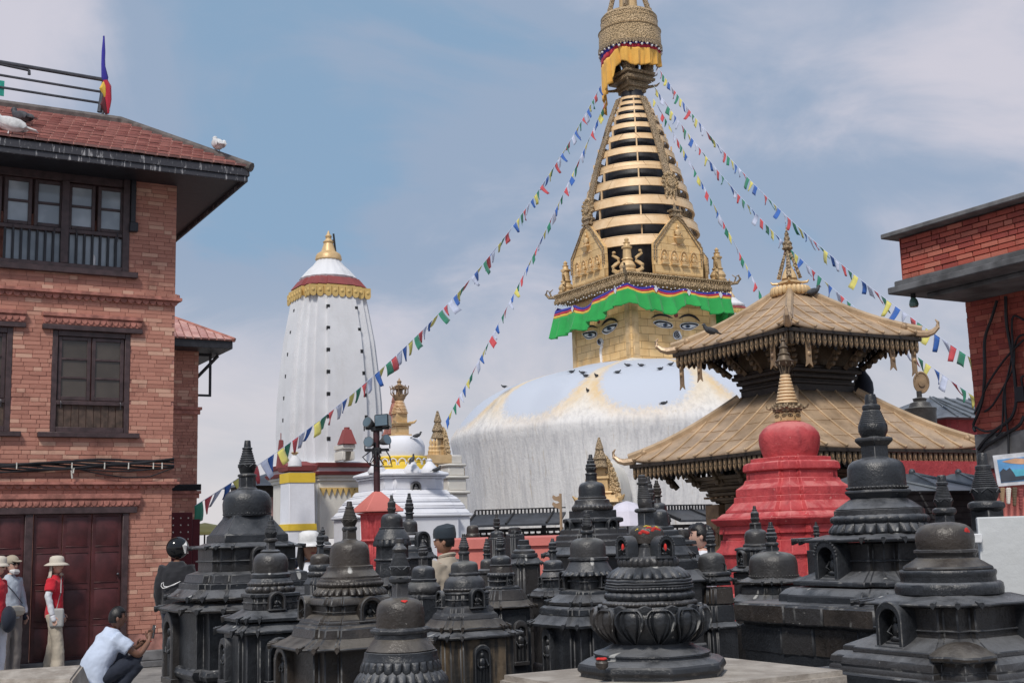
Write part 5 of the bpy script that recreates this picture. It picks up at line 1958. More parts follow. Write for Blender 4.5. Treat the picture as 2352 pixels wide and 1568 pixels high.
for nm, pts in (('a', [(2290, 690), (2278, 730), (2262, 780), (2262, 850), (2258, 910), (2246, 950), (2236, 975), (2240, 990)]),
    ('b', [(2310, 680), (2312, 740), (2322, 800), (2330, 860), (2334, 920), (2322, 960), (2290, 985), (2262, 1010), (2246, 1032)]),
    ('c', [(2352, 780), (2330, 800), (2300, 835), (2270, 880), (2250, 925), (2238, 950)]),
    ('d', [(2352, 735), (2330, 725), (2324, 745), (2326, 800), (2318, 850), (2306, 900), (2304, 950), (2300, 985), (2288, 1000)]),
    ('e', [(2352, 768), (2338, 775), (2330, 800), (2328, 840), (2310, 880), (2280, 930), (2262, 945)]),
    ('f', [(2308, 890), (2310, 950), (2316, 1000), (2318, 1060), (2330, 1110)]),
    ('g', [(2240, 980), (2262, 990), (2290, 985), (2320, 965)]),
    ('h', [(2352, 955), (2342, 975), (2320, 990), (2290, 1008), (2262, 1026), (2246, 1045)]),
    ('i', [(2352, 862), (2346, 870), (2352, 900)])):
 g = NB()
 P = []
 for i, (u, v) in enumerate(pts):
  P.append(onplane(u, v, RF.o - A * (.05 + .02 * (i % 2)), A))
 Q = []
 for i in range(len(P) - 1):
  p0, p1, p2, p3 = P[max(i - 1, 0)], P[i], P[i + 1], P[min(i + 2, len(P) - 1)]
  for j in range(4):
   t = j / 4
   Q.append(.5 * ((2 * p1) + (p2 - p0) * t + (2 * p0 - 5 * p1 + 4 * p2 - p3) * t * t + (3 * p1 - p0 - 3 * p2 + p3) * t ** 3))
 Q.append(P[-1])
 tube(g, Q, .021 if nm in 'abh' else .014, 6)
 if nm == 'a':
  cb_r = thing('loose_cables', 'tangle of black cables hanging down the red brick wall', 'cables', RF.p(0, -.3, 3))
 obj('cable', g, M['cable'], cb_r)
g = NB()
box(g, onplane(2350, 905, RF.o - A * .01, A), (-.07, .0), (-.06, .06), (-.09, .09))
obj('junction_box', g, M['black_paint'], cb_r)
lq = onplane(2097, 674, RF.o - A * (oh - .25), A)
lb_ = thing('hanging_bulb', 'small green glass bulb lamp hanging below the concrete slab', 'lamp', lq)
g = NB()
lathe(g, lq, [(.03, .03), (.03, -.03), (.035, -.05), (.02, -.06)], 12)
obj('socket', g, M['iron'], lb_)
g = NB()
lathe(g, lq, [(.03, -.06), (.05, -.09), (.06, -.14), (.05, -.17), (.01, -.175)], 12)
obj('bulb', g, M['bulb'], lb_)
po = at(2316, 1080, 12.6)
ppl = Fr(po, (A * .0 + Vector((.97, -.24, 0))).normalized(), Vector((.24, .97, 0)))
pict = thing('picture_board', 'white framed landscape picture with blue sky and orange cloud, hung by the red wall', 'picture', po)
def pp(u, v, d=0): return onplane(u, v, po, ppl.ay) - ppl.ay * d
def ppoly(nm, pts, mat, d0, d1, label=None):
 g = NB()
 extrude_poly(g, [pp(u, v, d0) for u, v in pts], -ppl.ay * (d1 - d0))
 return obj(nm, g, mat, pict, smooth=None, label=label)
ppoly('frame', [(2279, 1046), (2375, 1036), (2380, 1110), (2291, 1117)], M['pic_white'], 0, .03)
ppoly('picture_sky', [(2289, 1056), (2375, 1046), (2375, 1102), (2298, 1108)], M['pic_sky'], .031, .035)
ppoly('picture_cloud', [(2300, 1060), (2330, 1052), (2352, 1053), (2375, 1050), (2375, 1062), (2345, 1066), (2320, 1064)], M['pic_cloud'], .036, .038)
ppoly('picture_lake', [(2318, 1078), (2375, 1076), (2375, 1098), (2330, 1100)], M['pic_sea'], .0365, .0385)
ppoly('picture_trees', [(2295, 1084), (2303, 1076), (2310, 1080), (2318, 1074), (2326, 1084), (2332, 1094), (2350, 1092), (2362, 1100), (2298, 1107)], M['pic_dark'], .039, .041)
rr = random.Random(4)
for i in range(4):
 g = NB()
 u = 2300 + i * 14
 v0, v1 = 1122 + rr.random() * 4, 1150 + rr.random() * 20
 q0, q1, q2 = pp(u, v0, .02), pp(u + 1.5, v1, .03), pp(u + 4, v0, .02)
 pts = [q0.lerp(q1, t / 6) for t in range(7)] + [q1.lerp(q2, t / 6) for t in range(1, 7)]
 for p in pts: ball(g, p, .020, 5, 4)
 tag(obj('bead_string', g, M[('bronze_hi', 'white_warm', 'bronze', 'maroon')[i % 4]], None, loc=q0), ('golden brown', 'cream', 'dark bronze', 'maroon')[i] + ' bead string hanging for sale below the framed picture', 'beads', 'bead strings below the picture')
g = NB()
box(g, pp(2330, 1185, -.08), (-.17, .6), (0, .06), (-1.4, .33), ppl.ax, ppl.ay)
tag(obj('red_board', g, M['red_light'], None, loc=pp(2330, 1185, -.08)), 'red painted board behind the hanging bead strings', 'board')
wp = at(2252, 1275, 6.1)
pn = thing('display_board', 'pale grey upright board at the right edge with a small white switch box', 'board', Vector((wp.x, wp.y, 0)))
g = NB()
dx, dn = Vector((.98, -.17, 0)), Vector((.17, .98, 0))
box(g, Vector((wp.x, wp.y, 0)), (0, 1.3), (0, .05), (0, at(2252, 1187, 6.1).z), dx, dn)
obj('board', g, M['panel_white'], pn, bevel=.006)
g = NB()
q = at(2250, 1246, 6.08)
box(g, q, (-.03, .012), (-.02, .03), (0, .045), dx, dn)
obj('switch_box', g, M['white_paint'], pn, bevel=.004)
so_ = at(2180, 1200, 17.0)
SF = Fr(so_)
shop = thing('shop_row', 'low market stalls with grey tin roofs and dark shutters, on the right', 'stall', SF.o)
ztn = at(2180, 1112, 17).z
g = NB()
SF.box(g, (-1.4, 1.2), (0, 1.5), (0, ztn - .08))
obj('shutter_wall', g, M['tin_dark'], shop)
for i in range(22):
 g = NB()
 SF.box(g, (-1.35, 1.15), (-.03, -.004), (.3 + i * .085, .3 + i * .085 + .07))
 obj('shutter_slat', g, M['concrete_dark'], shop)
for i in range(3):
 g = NB()
 a = -1.5 + i * .95
 loft(g, [[SF.p(a, -.45, ztn - .1), SF.p(a + .92, -.45, ztn - .1), SF.p(a + .92, 1.5, ztn - .1), SF.p(a, 1.5, ztn - .1)], [SF.p(a + .42, .5, ztn + .18), SF.p(a + .50, .5, ztn + .18), SF.p(a + .50, .6, ztn + .18), SF.p(a + .42, .6, ztn + .18)]])
 for d in (.0, .92): tube(g, [SF.p(a + d, -.46, ztn - .09), SF.p(a + .46, .5, ztn + .19)], .02, 5)
 ball(g, SF.p(a + .46, .5, ztn + .2), .05, 8, 6)
 obj('tin_roof', g, M['tin'], shop)
g = NB()
q = at(2165, 1090, 19.5)
box(g, q, (-.9, 1.2), (0, .2), (-2.2, .22))
tag(obj('red_wall', g, M['red'], None, loc=q), 'stretch of red wall showing under the pagoda eave behind the tin roofed stalls', 'wall')
mo = at(2192, 955, 27)
MF = Fr(mo)
mt = thing('tin_roofed_house', 'house with a ribbed grey metal roof between the pagoda and the red brick building', 'house', MF.o)
zm = mo.z
g = NB()
loft(g, [[MF.p(-.9, -.6, zm - .1), MF.p(2.5, -.6, zm - .1), MF.p(2.5, 2.6, zm - .1), MF.p(-.9, 2.6, zm - .1)], [MF.p(.3, .9, zm + .52), MF.p(2.5, .9, zm + .52), MF.p(2.5, 1.1, zm + .52), MF.p(.3, 1.1, zm + .52)]])
obj('roof', g, M['tin'], mt)
g = NB()
for i in range(8):
 a = -.6 + i * .4
 tube(g, [MF.p(a, -.6, zm - .08), MF.p(max(a, .1) + .2, .9, zm + .54)], .02, 5)
split('roof_rib', g, M['tin'], mt)
g = NB()
MF.box(g, (-.5, 2.4), (-.2, 2.2), (0, zm - .1))
obj('wall', g, M['red'], mt)
q = at(2124, 885, 27)
db = at(2115, 950, 24.5)
dk = mpp(db)
dm = thing('stone_pillar', 'dark stone pillar carrying a round bronze disc, seen over the lower pagoda roof', 'pillar', Vector((db.x, db.y, 0)))
g = NB()
lathe(g, Vector((db.x, db.y, 0)), [(34 * dk, 0), (34 * dk, at(2115, 950, 24.5).z), (36 * dk, at(2115, 938, 24.5).z), (26 * dk, at(2115, 935, 24.5).z), (22 * dk, at(2115, 925, 24.5).z), (14 * dk, at(2115, 922, 24.5).z), (16 * dk, at(2115, 915, 24.5).z), (6 * dk, at(2115, 912, 24.5).z), (6 * dk, at(2115, 898, 24.5).z)], 16)
obj('pillar_shaft', g, M['stone_grey'], dm)
g = NB()
q = at(2116, 878, 24.5)
n = 20
o_ = [q + Vector((math.cos(2 * math.pi * i / n) * 16.5 * dk, 0, math.sin(2 * math.pi * i / n) * 24 * dk)) for i in range(n)]
extrude_poly(g, o_, Vector((.01, .05, 0)))
tube(g, o_ + o_[:1], .022, 5)
tube(g, [q - Z * 3 * dk + Vector((0, -.03, 0)), q - Z * 3 * dk + Vector((0, .02, 0))], 7 * dk, 14)
obj('disc', g, M['bronze_hi'], dm)
# ------------------------------------------------------------------ prayer wheel galleries round the stupa
def gallery(u0, u1, v, Y0, Y1, n, label):
 p0, p1 = at(u0, v, Y0), at(u1, v, Y1)
 d = Vector((p1.x - p0.x, p1.y - p0.y, 0))
 ln = d.length
 d.normalize()
 nn = Vector((d.y, -d.x, 0))
 zt = p0.z
 t = thing('prayer_wheel_gallery', label, 'gallery', Vector((p0.x, p0.y, 0)))
 o_ = Vector((p0.x, p0.y, 0))
 g = NB()
 loft(g, [[o_ + d * a + nn * b + Z * c for b, c in ((.62, zt - .30), (.62, zt - .24), (-.5, zt + .09), (-.5, zt + .03))] for a in (0, ln)])
 obj('roof', g, M['tin_dark'], t)
 g = NB()
 k_ = 0
 while k_ * 1.2 <= ln:
  tube(g, [o_ + d * (k_ * 1.2) + nn * .63 + Z * (zt - .22), o_ + d * (k_ * 1.2) - nn * .5 + Z * (zt + .11)], .035, 5)
  k_ += 1
 for i in range(int(ln / .11)):
  box(g, o_ + d * (i * .11) - nn * .5, (-.025, .025), (-.02, .02), (zt + .05, zt + .20), d, nn)
 box(g, o_ - nn * .5, (0, ln), (-.025, .025), (zt + .20, zt + .235), d, nn)
 obj('ridge_fringe', g, M['iron'], t, kind='stuff')
 g = NB()
 box(g, o_, (0, ln), (-.05, .05), (zt - .46, zt - .36), d, nn)
 box(g, o_, (0, ln), (-.05, .05), (zt - 1.12, zt - 1.06), d, nn)
 i = 0
 while i * 2.2 <= ln + .1:
  box(g, o_ + d * min(i * 2.2, ln), (-.06, .06), (-.06, .06), (0, zt - .2), d, nn)
  i += 1
 obj('frame', g, M['iron'], t)
 b_ = NB()
 lathe(b_, Vector((0, 0, 0)), [(.03, .32), (.03, .25), (.10, .24), (.175, .21), (.175, -.21), (.16, -.24), (.03, -.25), (.03, -.32)], 14)
 me = mesh('prayer_wheel', b_, M['wheel'])
 for i in range(n):
  inst('prayer_wheel', me, t, o_ + d * ((i + .5) * ln / n) + Z * (zt - .76))
 return t
gallery(1082, 1293, 1188, 36.8, 36.2, 15, 'long gallery of dark prayer wheels under a low tin roof, left part of the dome')
gallery(1532, 1660, 1176, 36.2, 37.2, 9, 'short gallery of dark prayer wheels, between the dome and the gilt pagoda')
# ------------------------------------------------------------------ gilded shrines against the dome
def torana(u, v0, v1, hw, Y, label, apron=True):
 c = at(u, v1, Y)
 kk = mpp(c)
 O = Vector((c.x, c.y, 0))
 zz_ = lambda v: at(u, v, Y).z
 h = v1 - v0
 t = thing('gilded_shrine', label, 'shrine', O)
 dv = (Vector((GO.x, GO.y, 0)) - O).normalized()
 sdv = Vector((dv.y, -dv.x, 0))
 P = lambda x, v, d=0: O + sdv * (x * kk) + dv * d + Z * zz_(v)
 g = NB()
 rows = []
 for d_, f in ((.9, 1.3), (.35, 1.15), (.10, 1.05)):
  rows.append([P(x * f, v1 - (v1 - v) * (1 + (f - 1) * .3), d_) for x, v in [(hw, v1 + 60), (hw, v1)] + [(hw * math.cos(math.pi * q / 12) * (1 if q not in (0, 12) else 1), v1 - h * .62 * math.sin(math.pi * q / 12) ** .8) for q in range(13)] + [(-hw, v1), (-hw, v1 + 60)]])
 if apron:
  loft(g, rows, True, True, True)
  obj('apron', g, M['white_warm'], t, smooth=60)
 else: g.free()
 g = NB()
 out = []
 for q in range(21):
  a = math.pi * q / 20
  w_ = hw * math.cos(a)
  y = math.sin(a)
  out.append((w_ * (1 - .25 * y * abs(math.cos(a))), v1 - h * .66 * y * (1 + .10 * y ** 6)))
 extrude_poly(g, [P(x, v, -.02) for x, v in out], -dv * .14)
 for q in range(21):
  x, v = out[q]
  ball(g, P(x, v, -.10), .10, 6, 5)
 obj('torana', g, M['gilt_emb'], t)
 g = NB()
 for f, va, vb in ((1.15, v1 + 14, v1 + 6), (.95, v1 + 6, v1 - 2), (.62, v1 - 2, v1 - 8), (.7, v1 - 8, v1 - 12), (.42, v1 - 12, v1 - h * .32), (.50, v1 - h * .32, v1 - h * .36), (.26, v1 - h * .36, v1 - h * .52)):
  x = hw * f
  loft(g, [[P(-x, va, -.06), P(x, va, -.06), P(x, va, -.06 - .5 * f), P(-x, va, -.06 - .5 * f)], [P(-x * .95, vb, -.06), P(x * .95, vb, -.06), P(x * .95, vb, -.06 - .48 * f), P(-x * .95, vb, -.06 - .48 * f)]])
 for e in (-1, 1): tube(g, [P(e * hw * 1.1, v1 + 6, -.5), P(e * hw * 1.35, v1 + 6, -.6), P(e * hw * 1.5, v1 - 2, -.65)], [.09, .07, .02], 5)
 obj('shrine_roof', g, M['gilt_plain'], t)
 g = NB()
 for e in (-1, 1):
  tube(g, [P(e * hw * .26, v1 - h * .5, -.25), P(e * hw * .22, v1 - h * .72, -.25), P(0, v0 + 3, -.25)], .055, 5)
 lathe(g, P(0, v1 - h * .52, -.25), [(.24, 0), (.16, .2), (.2, .25), (.1, .5), (.13, .55), (.03, .9)], 10)
 tube(g, [P(0, v0 + 5, -.25), P(0, v0, -.25)], [.05, .01], 5)
 obj('finial', g, M['gilt_old'], t)
 g = NB()
 box(g, P(0, v1 + 14, 0), (-hw * kk * .95, hw * kk * .95), (-.55, .5), (-4, 0), sdv, dv)
 obj('shrine_wall', g, M['gilt_old'], t)
 return t
torana(1385, 1012, 1140, 40, 37.2, 'gilded shrine with flame shaped halo and tall finial against the dome front')
torana(1022, 958, 1060, 30, 40.0, 'gilded shrine half hidden behind the white stupa, at the left flank of the dome', False)
g = NB()
kk = mpp(at(1000, 1040, 29))
for i in range(3):
 q = at(990 + 7 * i, 1046, 30)
 lathe(g, q, [(8 * kk, 0), (7 * kk, 8 * kk), (8 * kk, 10 * kk), (5 * kk, 14 * kk), (6 * kk, 20 * kk), (3 * kk, 24 * kk), (4 * kk, 32 * kk), (1 * kk, 40 * kk)], 10)
q = at(1004, 1050, 30)
box(g, q, (-.3, .3), (-.2, .4), (-.15, .05))
tag(obj('gilt_pinnacles', g, M['gilt_plain'], None, loc=q), 'cluster of little gilt pinnacles beside the shrine left of the dome', 'pinnacles')
q = at(1040, 1110, 33)
kk = mpp(q)
g = NB()
for hw, va, vb in ((36, 1236, 1135), (44, 1135, 1128), (34, 1128, 1100), (42, 1100, 1094), (30, 1094, 1072), (36, 1072, 1066), (25, 1066, 1046)):
 O = Vector((q.x, q.y, 0))
 loft(g, [plan_ring('s', O, hw * kk * .7, at(1030, va, 33).z if va < 1236 else 0), plan_ring('s', O, hw * kk * .7, at(1030, vb, 33).z + .003)])
tag(obj('stone_shrine', g, M['white_warm'], None, loc=O, bevel=.03), 'pale stepped stone shrine between the white stupa and the dome', 'shrine')
q = at(905, 960, 33)
O = Vector((q.x, q.y, 0))
kk = mpp(q)
g = NB()
for hw, va, vb, h2 in ((26, 1236, 1000, 26), (30, 1000, 996, 30), (27, 996, 955, 14), (15, 955, 950, 15), (13, 950, 925, 6), (7, 925, 905, 2)):
 loft(g, [plan_ring('s', O, hw * kk * .75, at(890, va, 33).z if va < 1236 else 0), plan_ring('s', O, h2 * kk * .75, at(890, vb, 33).z)])
tag(obj('spired_shrine', g, M['terra'], None, loc=O, bevel=.02), 'slim reddish stepped shrine spire behind the white stupa', 'shrine')
# ------------------------------------------------------------------ lamp mast on its red pedestal
lp = at(866, 1140, 17.5)
lk = mpp(lp)
LO = Vector((lp.x, lp.y, 0))
lz = lambda v: at(864, v, 17.5).z
ped = thing('red_pedestal', 'red painted pedestal shrine with a pyramid roof under the lamp mast', 'pedestal', LO)
sp_ = support('s', LO)
g = NB()
loft(g, [plan_ring('s', LO, 61 * lk / sp_, lz(1176)), plan_ring('s', LO, 60 * lk / sp_, lz(1171)), plan_ring('s', LO, 9 * lk / sp_, lz(1128))])
obj('roof', g, M['red_light'], ped, bevel=.01)
g = NB()
for hw, va, vb, h2 in ((42, 1240, 1180, 44), (46, 1182, 1178, 56), (36, 1300, 1240, 36), (44, 1243, 1238, 44), (48, 1320, 1300, 40), (50, 1700, 1320, 50)):
 loft(g, [plan_ring('t', LO, hw * lk / 1.3, lz(va) if va < 1600 else 0), plan_ring('t', LO, h2 * lk / 1.3, lz(vb) + .002)])
obj('body', g, M['red'], ped, bevel=.012)
mast = thing('lamp_mast', 'dark maroon lamp post with floodlights on two cross bars, standing on the red pedestal', 'lamp post', LO + Z * lz(1130))
g = NB()
tube(g, [LO + Z * lz(1132), LO + Z * lz(985)], 7.5 * lk, 14)
obj('pole', g, M['pole_maroon'], mast)
MFm = Fr(LO, Vector((1, .05, 0)).normalized(), Vector((-.05, 1, 0)).normalized())
X_ = lambda u: (u - 863) * lk
g = NB()
for va, vb, ua, ub in ((986, 980, 838, 893), (1036, 1030, 836, 892)):
 MFm.box(g, (X_(ua), X_(ub)), (-.05, .05), (lz(va), lz(vb)))
MFm.box(g, (X_(851), X_(877)), (-.07, .07), (lz(990), lz(980)))
MFm.box(g, (X_(854), X_(874)), (-.08, .08), (lz(1041), lz(1028)))
split('cross_bar', g, M['iron'], mast, bevel=.006)
g = NB()
q = MFm.p(X_(879), -.04, lz(968))
bx = Matrix.Rotation(R(8), 3, 'Y')
box(g, q, (-.105, .105), (-.10, .10), (-.095, .085), Vector((.97, -.15, .05)), Vector((.15, .98, -.1)), Vector((-.03, .1, 1)))
fl = obj('floodlight', g, M['gloss_black'], mast, bevel=.012)
g = NB()
box(g, q, (-.09, .09), (-.107, -.101), (-.08, .07), Vector((.97, -.15, .05)), Vector((.15, .98, -.1)), Vector((-.03, .1, 1)))
obj('lamp_face', g, M['lamp_glass'], fl)
for u, v, dr_ in ((848, 972, Vector((-.5, -.75, .25))), (849, 1016, Vector((-.3, -.9, .1))), (882, 1013, Vector((.7, -.6, .25)))):
 q = MFm.p(X_(u), -.05, lz(v))
 d = dr_.normalized()
 g = NB()
 tube(g, [q - d * .09, q - d * .045, q + d * .035, q + d * .06], [.025, .05, .075, .078], 16)
 f2 = obj('floodlight', g, M['lamp_grey'], mast)
 g = NB()
 tube(g, [q + d * .055, q + d * .064], .070, 16)
 obj('lamp_face', g, M['lamp_glass'], f2)
 g = NB()
 for e in (-1, 1): tube(g, [q + MFm.ax * .075 * e, q + MFm.ax * .075 * e - Z * .11], .010, 5)
 split('lamp_bracket', g, M['iron'], f2)
g = NB()
rr = random.Random(8)
for i in range(7):
 x0 = rr.uniform(-.2, .25)
 P = [MFm.p(x0 * .5, -.09, lz(1032)), MFm.p(x0 + rr.uniform(-.1, .1), -.12, lz(1050)), MFm.p(x0 * .9, -.1, lz(1065 + rr.random() * 12)), MFm.p(.05, -.09, lz(1072))]
 tube(g, P, .010, 5)
split('cable', g, M['cable'], mast)
for (u0, u1, vt, vb, Y, lab) in ((1003, 1120, 1236, 1262, 13.0, 'low salmon painted parapet behind the man in the cap'), (1205, 1305, 1230, 1253, 13.6, 'low salmon painted parapet in front of the prayer wheels')):
 q = at(u0, vt, Y)
 ln = (at(u1, vt, Y) - q).length
 g = NB()
 zlo = at(u0, vb, Y).z - q.z
 loft(g, [[q + Vector((0, b, c)) for b, c in ((0, zlo), (0, -.02), (.3, 0), (.3, zlo))], [q + Vector((ln, b, c)) for b, c in ((0, zlo), (0, -.02), (.3, 0), (.3, zlo))]])
 box(g, q, (0, ln), (.03, .27), (-q.z, zlo), Vector((1, 0, 0)), Vector((0, 1, 0)))
 tag(obj('parapet', g, M['red_light'], None, loc=q), lab, 'wall')
q = at(1440, 1172, 26)
ub = thing('parasol', 'pale lilac and white parasol showing between black stupas below the dome', 'parasol', Vector((q.x, q.y, 0)))
g = NB()
zz_ = at(1440, 1150, 26).z
lathe(g, Vector((q.x, q.y, 0)), [(.62, zz_ - .52), (.45, zz_ - .22), (.2, zz_ - .05), (.02, zz_)], 8)
obj('canopy', g, M['c_umbrella'], ub, smooth=None)
g = NB()
tube(g, [Vector((q.x, q.y, 0)), Vector((q.x, q.y, zz_))], .02, 6)
obj('pole', g, M['steel'], ub)
q = at(470, 1222, 27)
ub = thing('parasol', 'yellow market parasol behind the large black stupa, next to the left house', 'parasol', Vector((q.x, q.y, 0)))
g = NB()
zz_ = at(470, 1200, 27).z
lathe(g, Vector((q.x, q.y, 0)), [(.75, zz_ - .26), (.72, zz_ - .20), (.4, zz_ - .08), (.02, zz_)], 8)
obj('canopy', g, M['c_tarp'], ub, smooth=None)
g = NB()
tube(g, [Vector((q.x, q.y, 0)), Vector((q.x, q.y, zz_))], .02, 6)
obj('pole', g, M['steel'], ub)
q = at(608, 1120, 43)
gh = thing('grey_roofed_house', 'small pink walled house with a slate grey roof left of the temple base', 'house', Vector((q.x, q.y, 0)))
GF = Fr(q)
g = NB()
loft(g, [[GF.p(-1.0, -.8, q.z + .05), GF.p(2, -.8, q.z + .05), GF.p(2, 2, q.z + .05), GF.p(-1.0, 2, q.z + .05)], [GF.p(.5, .4, q.z + .6), GF.p(2, .4, q.z + .6), GF.p(2, 1, q.z + .6), GF.p(.5, 1, q.z + .6)]])
obj('roof', g, M['tin_dark'], gh)
g = NB()
GF.box(g, (-.6, 2), (-.3, 2), (0, q.z - .25))
obj('wall', g, plaster_mat('pink_wall', (.40, .24, .22)), gh)
g = NB()
GF.box(g, (-.6, 2), (-.28, 2), (q.z - .249, q.z + .05))
GF.box(g, (-.7, 2), (-.45, -.29), (q.z - .33, q.z - .25))
obj('attic', g, M['timber_dark'], gh)
q = at(1289, 1240, 30)
fp = thing('pole_flag', 'two small tan pennants on a bare wooden pole in front of the dome', 'flag', Vector((q.x, q.y, 0)))
g = NB()
tube(g, [Vector((q.x, q.y, 0)), at(1287, 1133, 30)], .035, 6)
obj('pole', g, M['c_flag_tan'], fp)
for v in (1137, 1153):
 g = NB()
 P = [(1286, v), (1278, v + 3), (1270, v - 1), (1268, v + 5), (1272, v + 11), (1280, v + 13), (1287, v + 17)]
 extrude_poly(g, [at(a, b, 30) for a, b in P], Vector((0, .02, 0)))
 obj('pennant', g, M['c_flag_tan'], fp)
print('p5 ok')
# ------------------------------------------------------------------ votive stupas
CROPS = dict(d=(0, 0, 1), c1=(360.4, 991.2, .3678), c2=(612.7, 1126.4, .2816), c3=(901.1, 1126.4, .2816), c4=(1216.5, 1036.3, .339), c5=(1531.9, 856, .316), c6=(1757, 1126.4, .2816))
VOT = 'black votive stupas crowding the court'
def roughen(bm, amp, mx):
 """centuries of wear: long edges are cut up and every corner shifted a little, so no line is dead straight"""
 for lim in (.16, .07):
  es = [e for e in bm.edges if e.calc_length() > lim]
  if es and len(bm.verts) < 2600:
   bmesh.ops.subdivide_edges(bm, edges=es, cuts=2 if lim > .1 else 1, use_grid_fill=True)
 for v in bm.verts:
  q = v.co
  v.co = q + mnoise.noise_vector(q * 9) * amp * 1.6 + mnoise.noise_vector(q * 31) * amp
def stupa(label, crop, x, y, Y, spec, mat='stone', cat='stupa', name='votive_stupa', group=VOT, roof_ribs=True, wear='wear', bev=.005):
 """one monument: its profile is read off the photograph, part by part from the top down"""
 u0, v0, kk = CROPS[crop]
 U = lambda q: u0 + q * kk
 V = lambda q: v0 + q * kk
 c = at(U(x), V(y), Y)
 O = Vector((c.x, c.y, 0))
 t = thing(name, label, cat, O, group)
 ms = mpp(c) * kk
 zv = lambda q: at(U(x), V(q), Y).z
 sup = {p: support(p, O) for p in 'rsotd'}
 m = M[mat]
 w_ = M[wear]
 last = {}
 rg = random.Random(int(x * 13 + y))
 def put(nm, bm, bevel=bev, smooth=38, mt=None, lab=None):
  if Y < 10 and bm.verts:
   roughen(bm, .0013, 6 if Y < 7.5 else 4)
  return obj(nm, bm, mt or m, t, smooth=smooth, bevel=bevel, wear=w_ if bevel else None, label=lab)
 for e in spec:
  kind, a = e[0], e[1:]
  mt = None
  if kind == 'mat':
   m = M[a[0]]
   continue
  g = NB()
  if kind == 'spire':
   vt, vb, hw = a[:3]
   n = a[3] if len(a) > 3 else 7
   H_ = vb - vt
   pr = [(hw * .30, vt), (hw * .34, vt + .02 * H_), (hw * .40, vt + .20 * H_), (hw * .56, vt + .22 * H_), (hw * .58, vt + .25 * H_), (hw * .48, vt + .28 * H_)]
   for i in range(n):
    f0 = .28 + .40 * i / n
    f1 = .28 + .40 * (i + 1) / n
    h0 = hw * (.50 + .44 * i / n)
    h1 = hw * (.50 + .44 * (i + 1) / n)
    pr += [(h0 * .95, vt + H_ * (f0 + .004)), (h1, vt + H_ * (f0 + (f1 - f0) * .35)), (h1, vt + H_ * (f0 + (f1 - f0) * .8)), (h1 * .94, vt + H_ * f1)]
   pr += [(hw * 1.0, vt + H_ * .71), (hw * .98, vt + H_ * .80), (hw * .84, vt + H_ * .93), (hw * .72, vb)]
   lathe(g, O, [(h * ms, zv(q)) for h, q in pr], 28)
   for i in range(6):
    al = 2 * math.pi * (i + .3) / 6
    d = Vector((math.cos(al), math.sin(al), 0))
    s_ = Vector((-d.y, d.x, 0))
    r = hw * ms * .985
    tube(g, [O + d * r * .97 + s_ * r * .42 + Z * zv(vt + H_ * .80), O + d * r * 1.03 + Z * zv(vt + H_ * .715), O + d * r * .97 - s_ * r * .42 + Z * zv(vt + H_ * .80)], r * .05, 4)
   put('spire', g, 0)
  elif kind == 'band':                                   # ('band', name, plan, [(v,hw),...])
   nm, pl, pts = a[:3]
   n = 56
   loft(g, [plan_ring(pl, O, hw * ms / sup[pl], zv(q), n) for q, hw in pts])
   put(nm, g, bev if pl != 'r' else 0, 30 if pl != 'r' else 40)
   last[nm] = max(h for _, h in pts)
  elif kind == 'collar':
   vt, vb, hw = a[:3]
   pl = a[3] if len(a) > 3 else 'r'
   h = vb - vt
   loft(g, [plan_ring(pl, O, r * ms / sup[pl], zv(q), 32) for q, r in ((vt - h * .25, hw * .72), (vt, hw * .95), (vt + h * .3, hw), (vt + h * .7, hw), (vb, hw * .86), (vb + h * .3, hw * .66))])
   put('collar', g, bev if pl != 'r' else 0)
  elif kind == 'neck':
   vt, vb, hw = a[:3]
   pl = a[3] if len(a) > 3 else 's'
   loft(g, [plan_ring(pl, O, r * ms / sup[pl], zv(q), 32) for q, r in ((vt - 3, hw), (vb - (vb - vt) * .12, hw * 1.02), (vb, hw * 1.22), (vb + 3, hw * 1.26))])
   put('neck', g)
  elif kind == 'dome':
   vt, vb, hw = a[:3]
   bu = a[3] if len(a) > 3 else 0.0
   H_ = vb - vt
   pr = [(hw * .30, vt - H_ * .01), (hw * .55, vt + H_ * .03), (hw * .76, vt + H_ * .09), (hw * .90, vt + H_ * .20), (hw * (.975 + bu * .3), vt + H_ * .36), (hw * (1.0 + bu * .5), vt + H_ * .55), (hw * (1.0 + bu * .3), vt + H_ * .75), (hw * (1.0 - bu * .4), vb)]
   lathe(g, O, [(h * ms, zv(q)) for h, q in pr], 48)
   if H_ * ms > .12:
    n = 40
    for i in range(n):
     al = 2 * math.pi * i / n
     bmesh.ops.create_uvsphere(g, u_segments=5, v_segments=4, radius=hw * ms * .034, matrix=Matrix.Translation(O + Vector((math.cos(al), math.sin(al), 0)) * hw * ms * (1 - bu * .3) + Z * zv(vb - H_ * .07)))
   put('dome', g, 0, 60)
  elif kind == 'rope':
   vt, vb, hw, n = a[:4]
   amp = a[4] if len(a) > 4 else .05
   md = lambda al: 1 - amp + amp * abs(math.sin(al * n / 2)) ** .6
   m_ = (vt + vb) / 2
   h = (vb - vt) / 2
   loft(g, [plan_ring('r', O, r * ms, zv(q), n * 6 if n < 40 else n * 4, md if 0 < i < 6 else None) for i, (q, r) in enumerate(((vt - h * .1, hw * .86), (vt + h * .1, hw * .93), (vt + h * .5, hw * .985), (m_, hw), (vb - h * .5, hw * .99), (vb - h * .1, hw * .94), (vb, hw * .86)))])
   put('carved_ring', g, 0, 50)
  elif kind == 'petals':
   vt, ht, vb, hb, n = a[:5]
   md = lambda al: .93 + .07 * abs(math.sin(al * n / 2)) ** .5
   md2 = lambda al: .90 + .10 * abs(math.sin(al * n / 2)) ** .5
   h = vb - vt
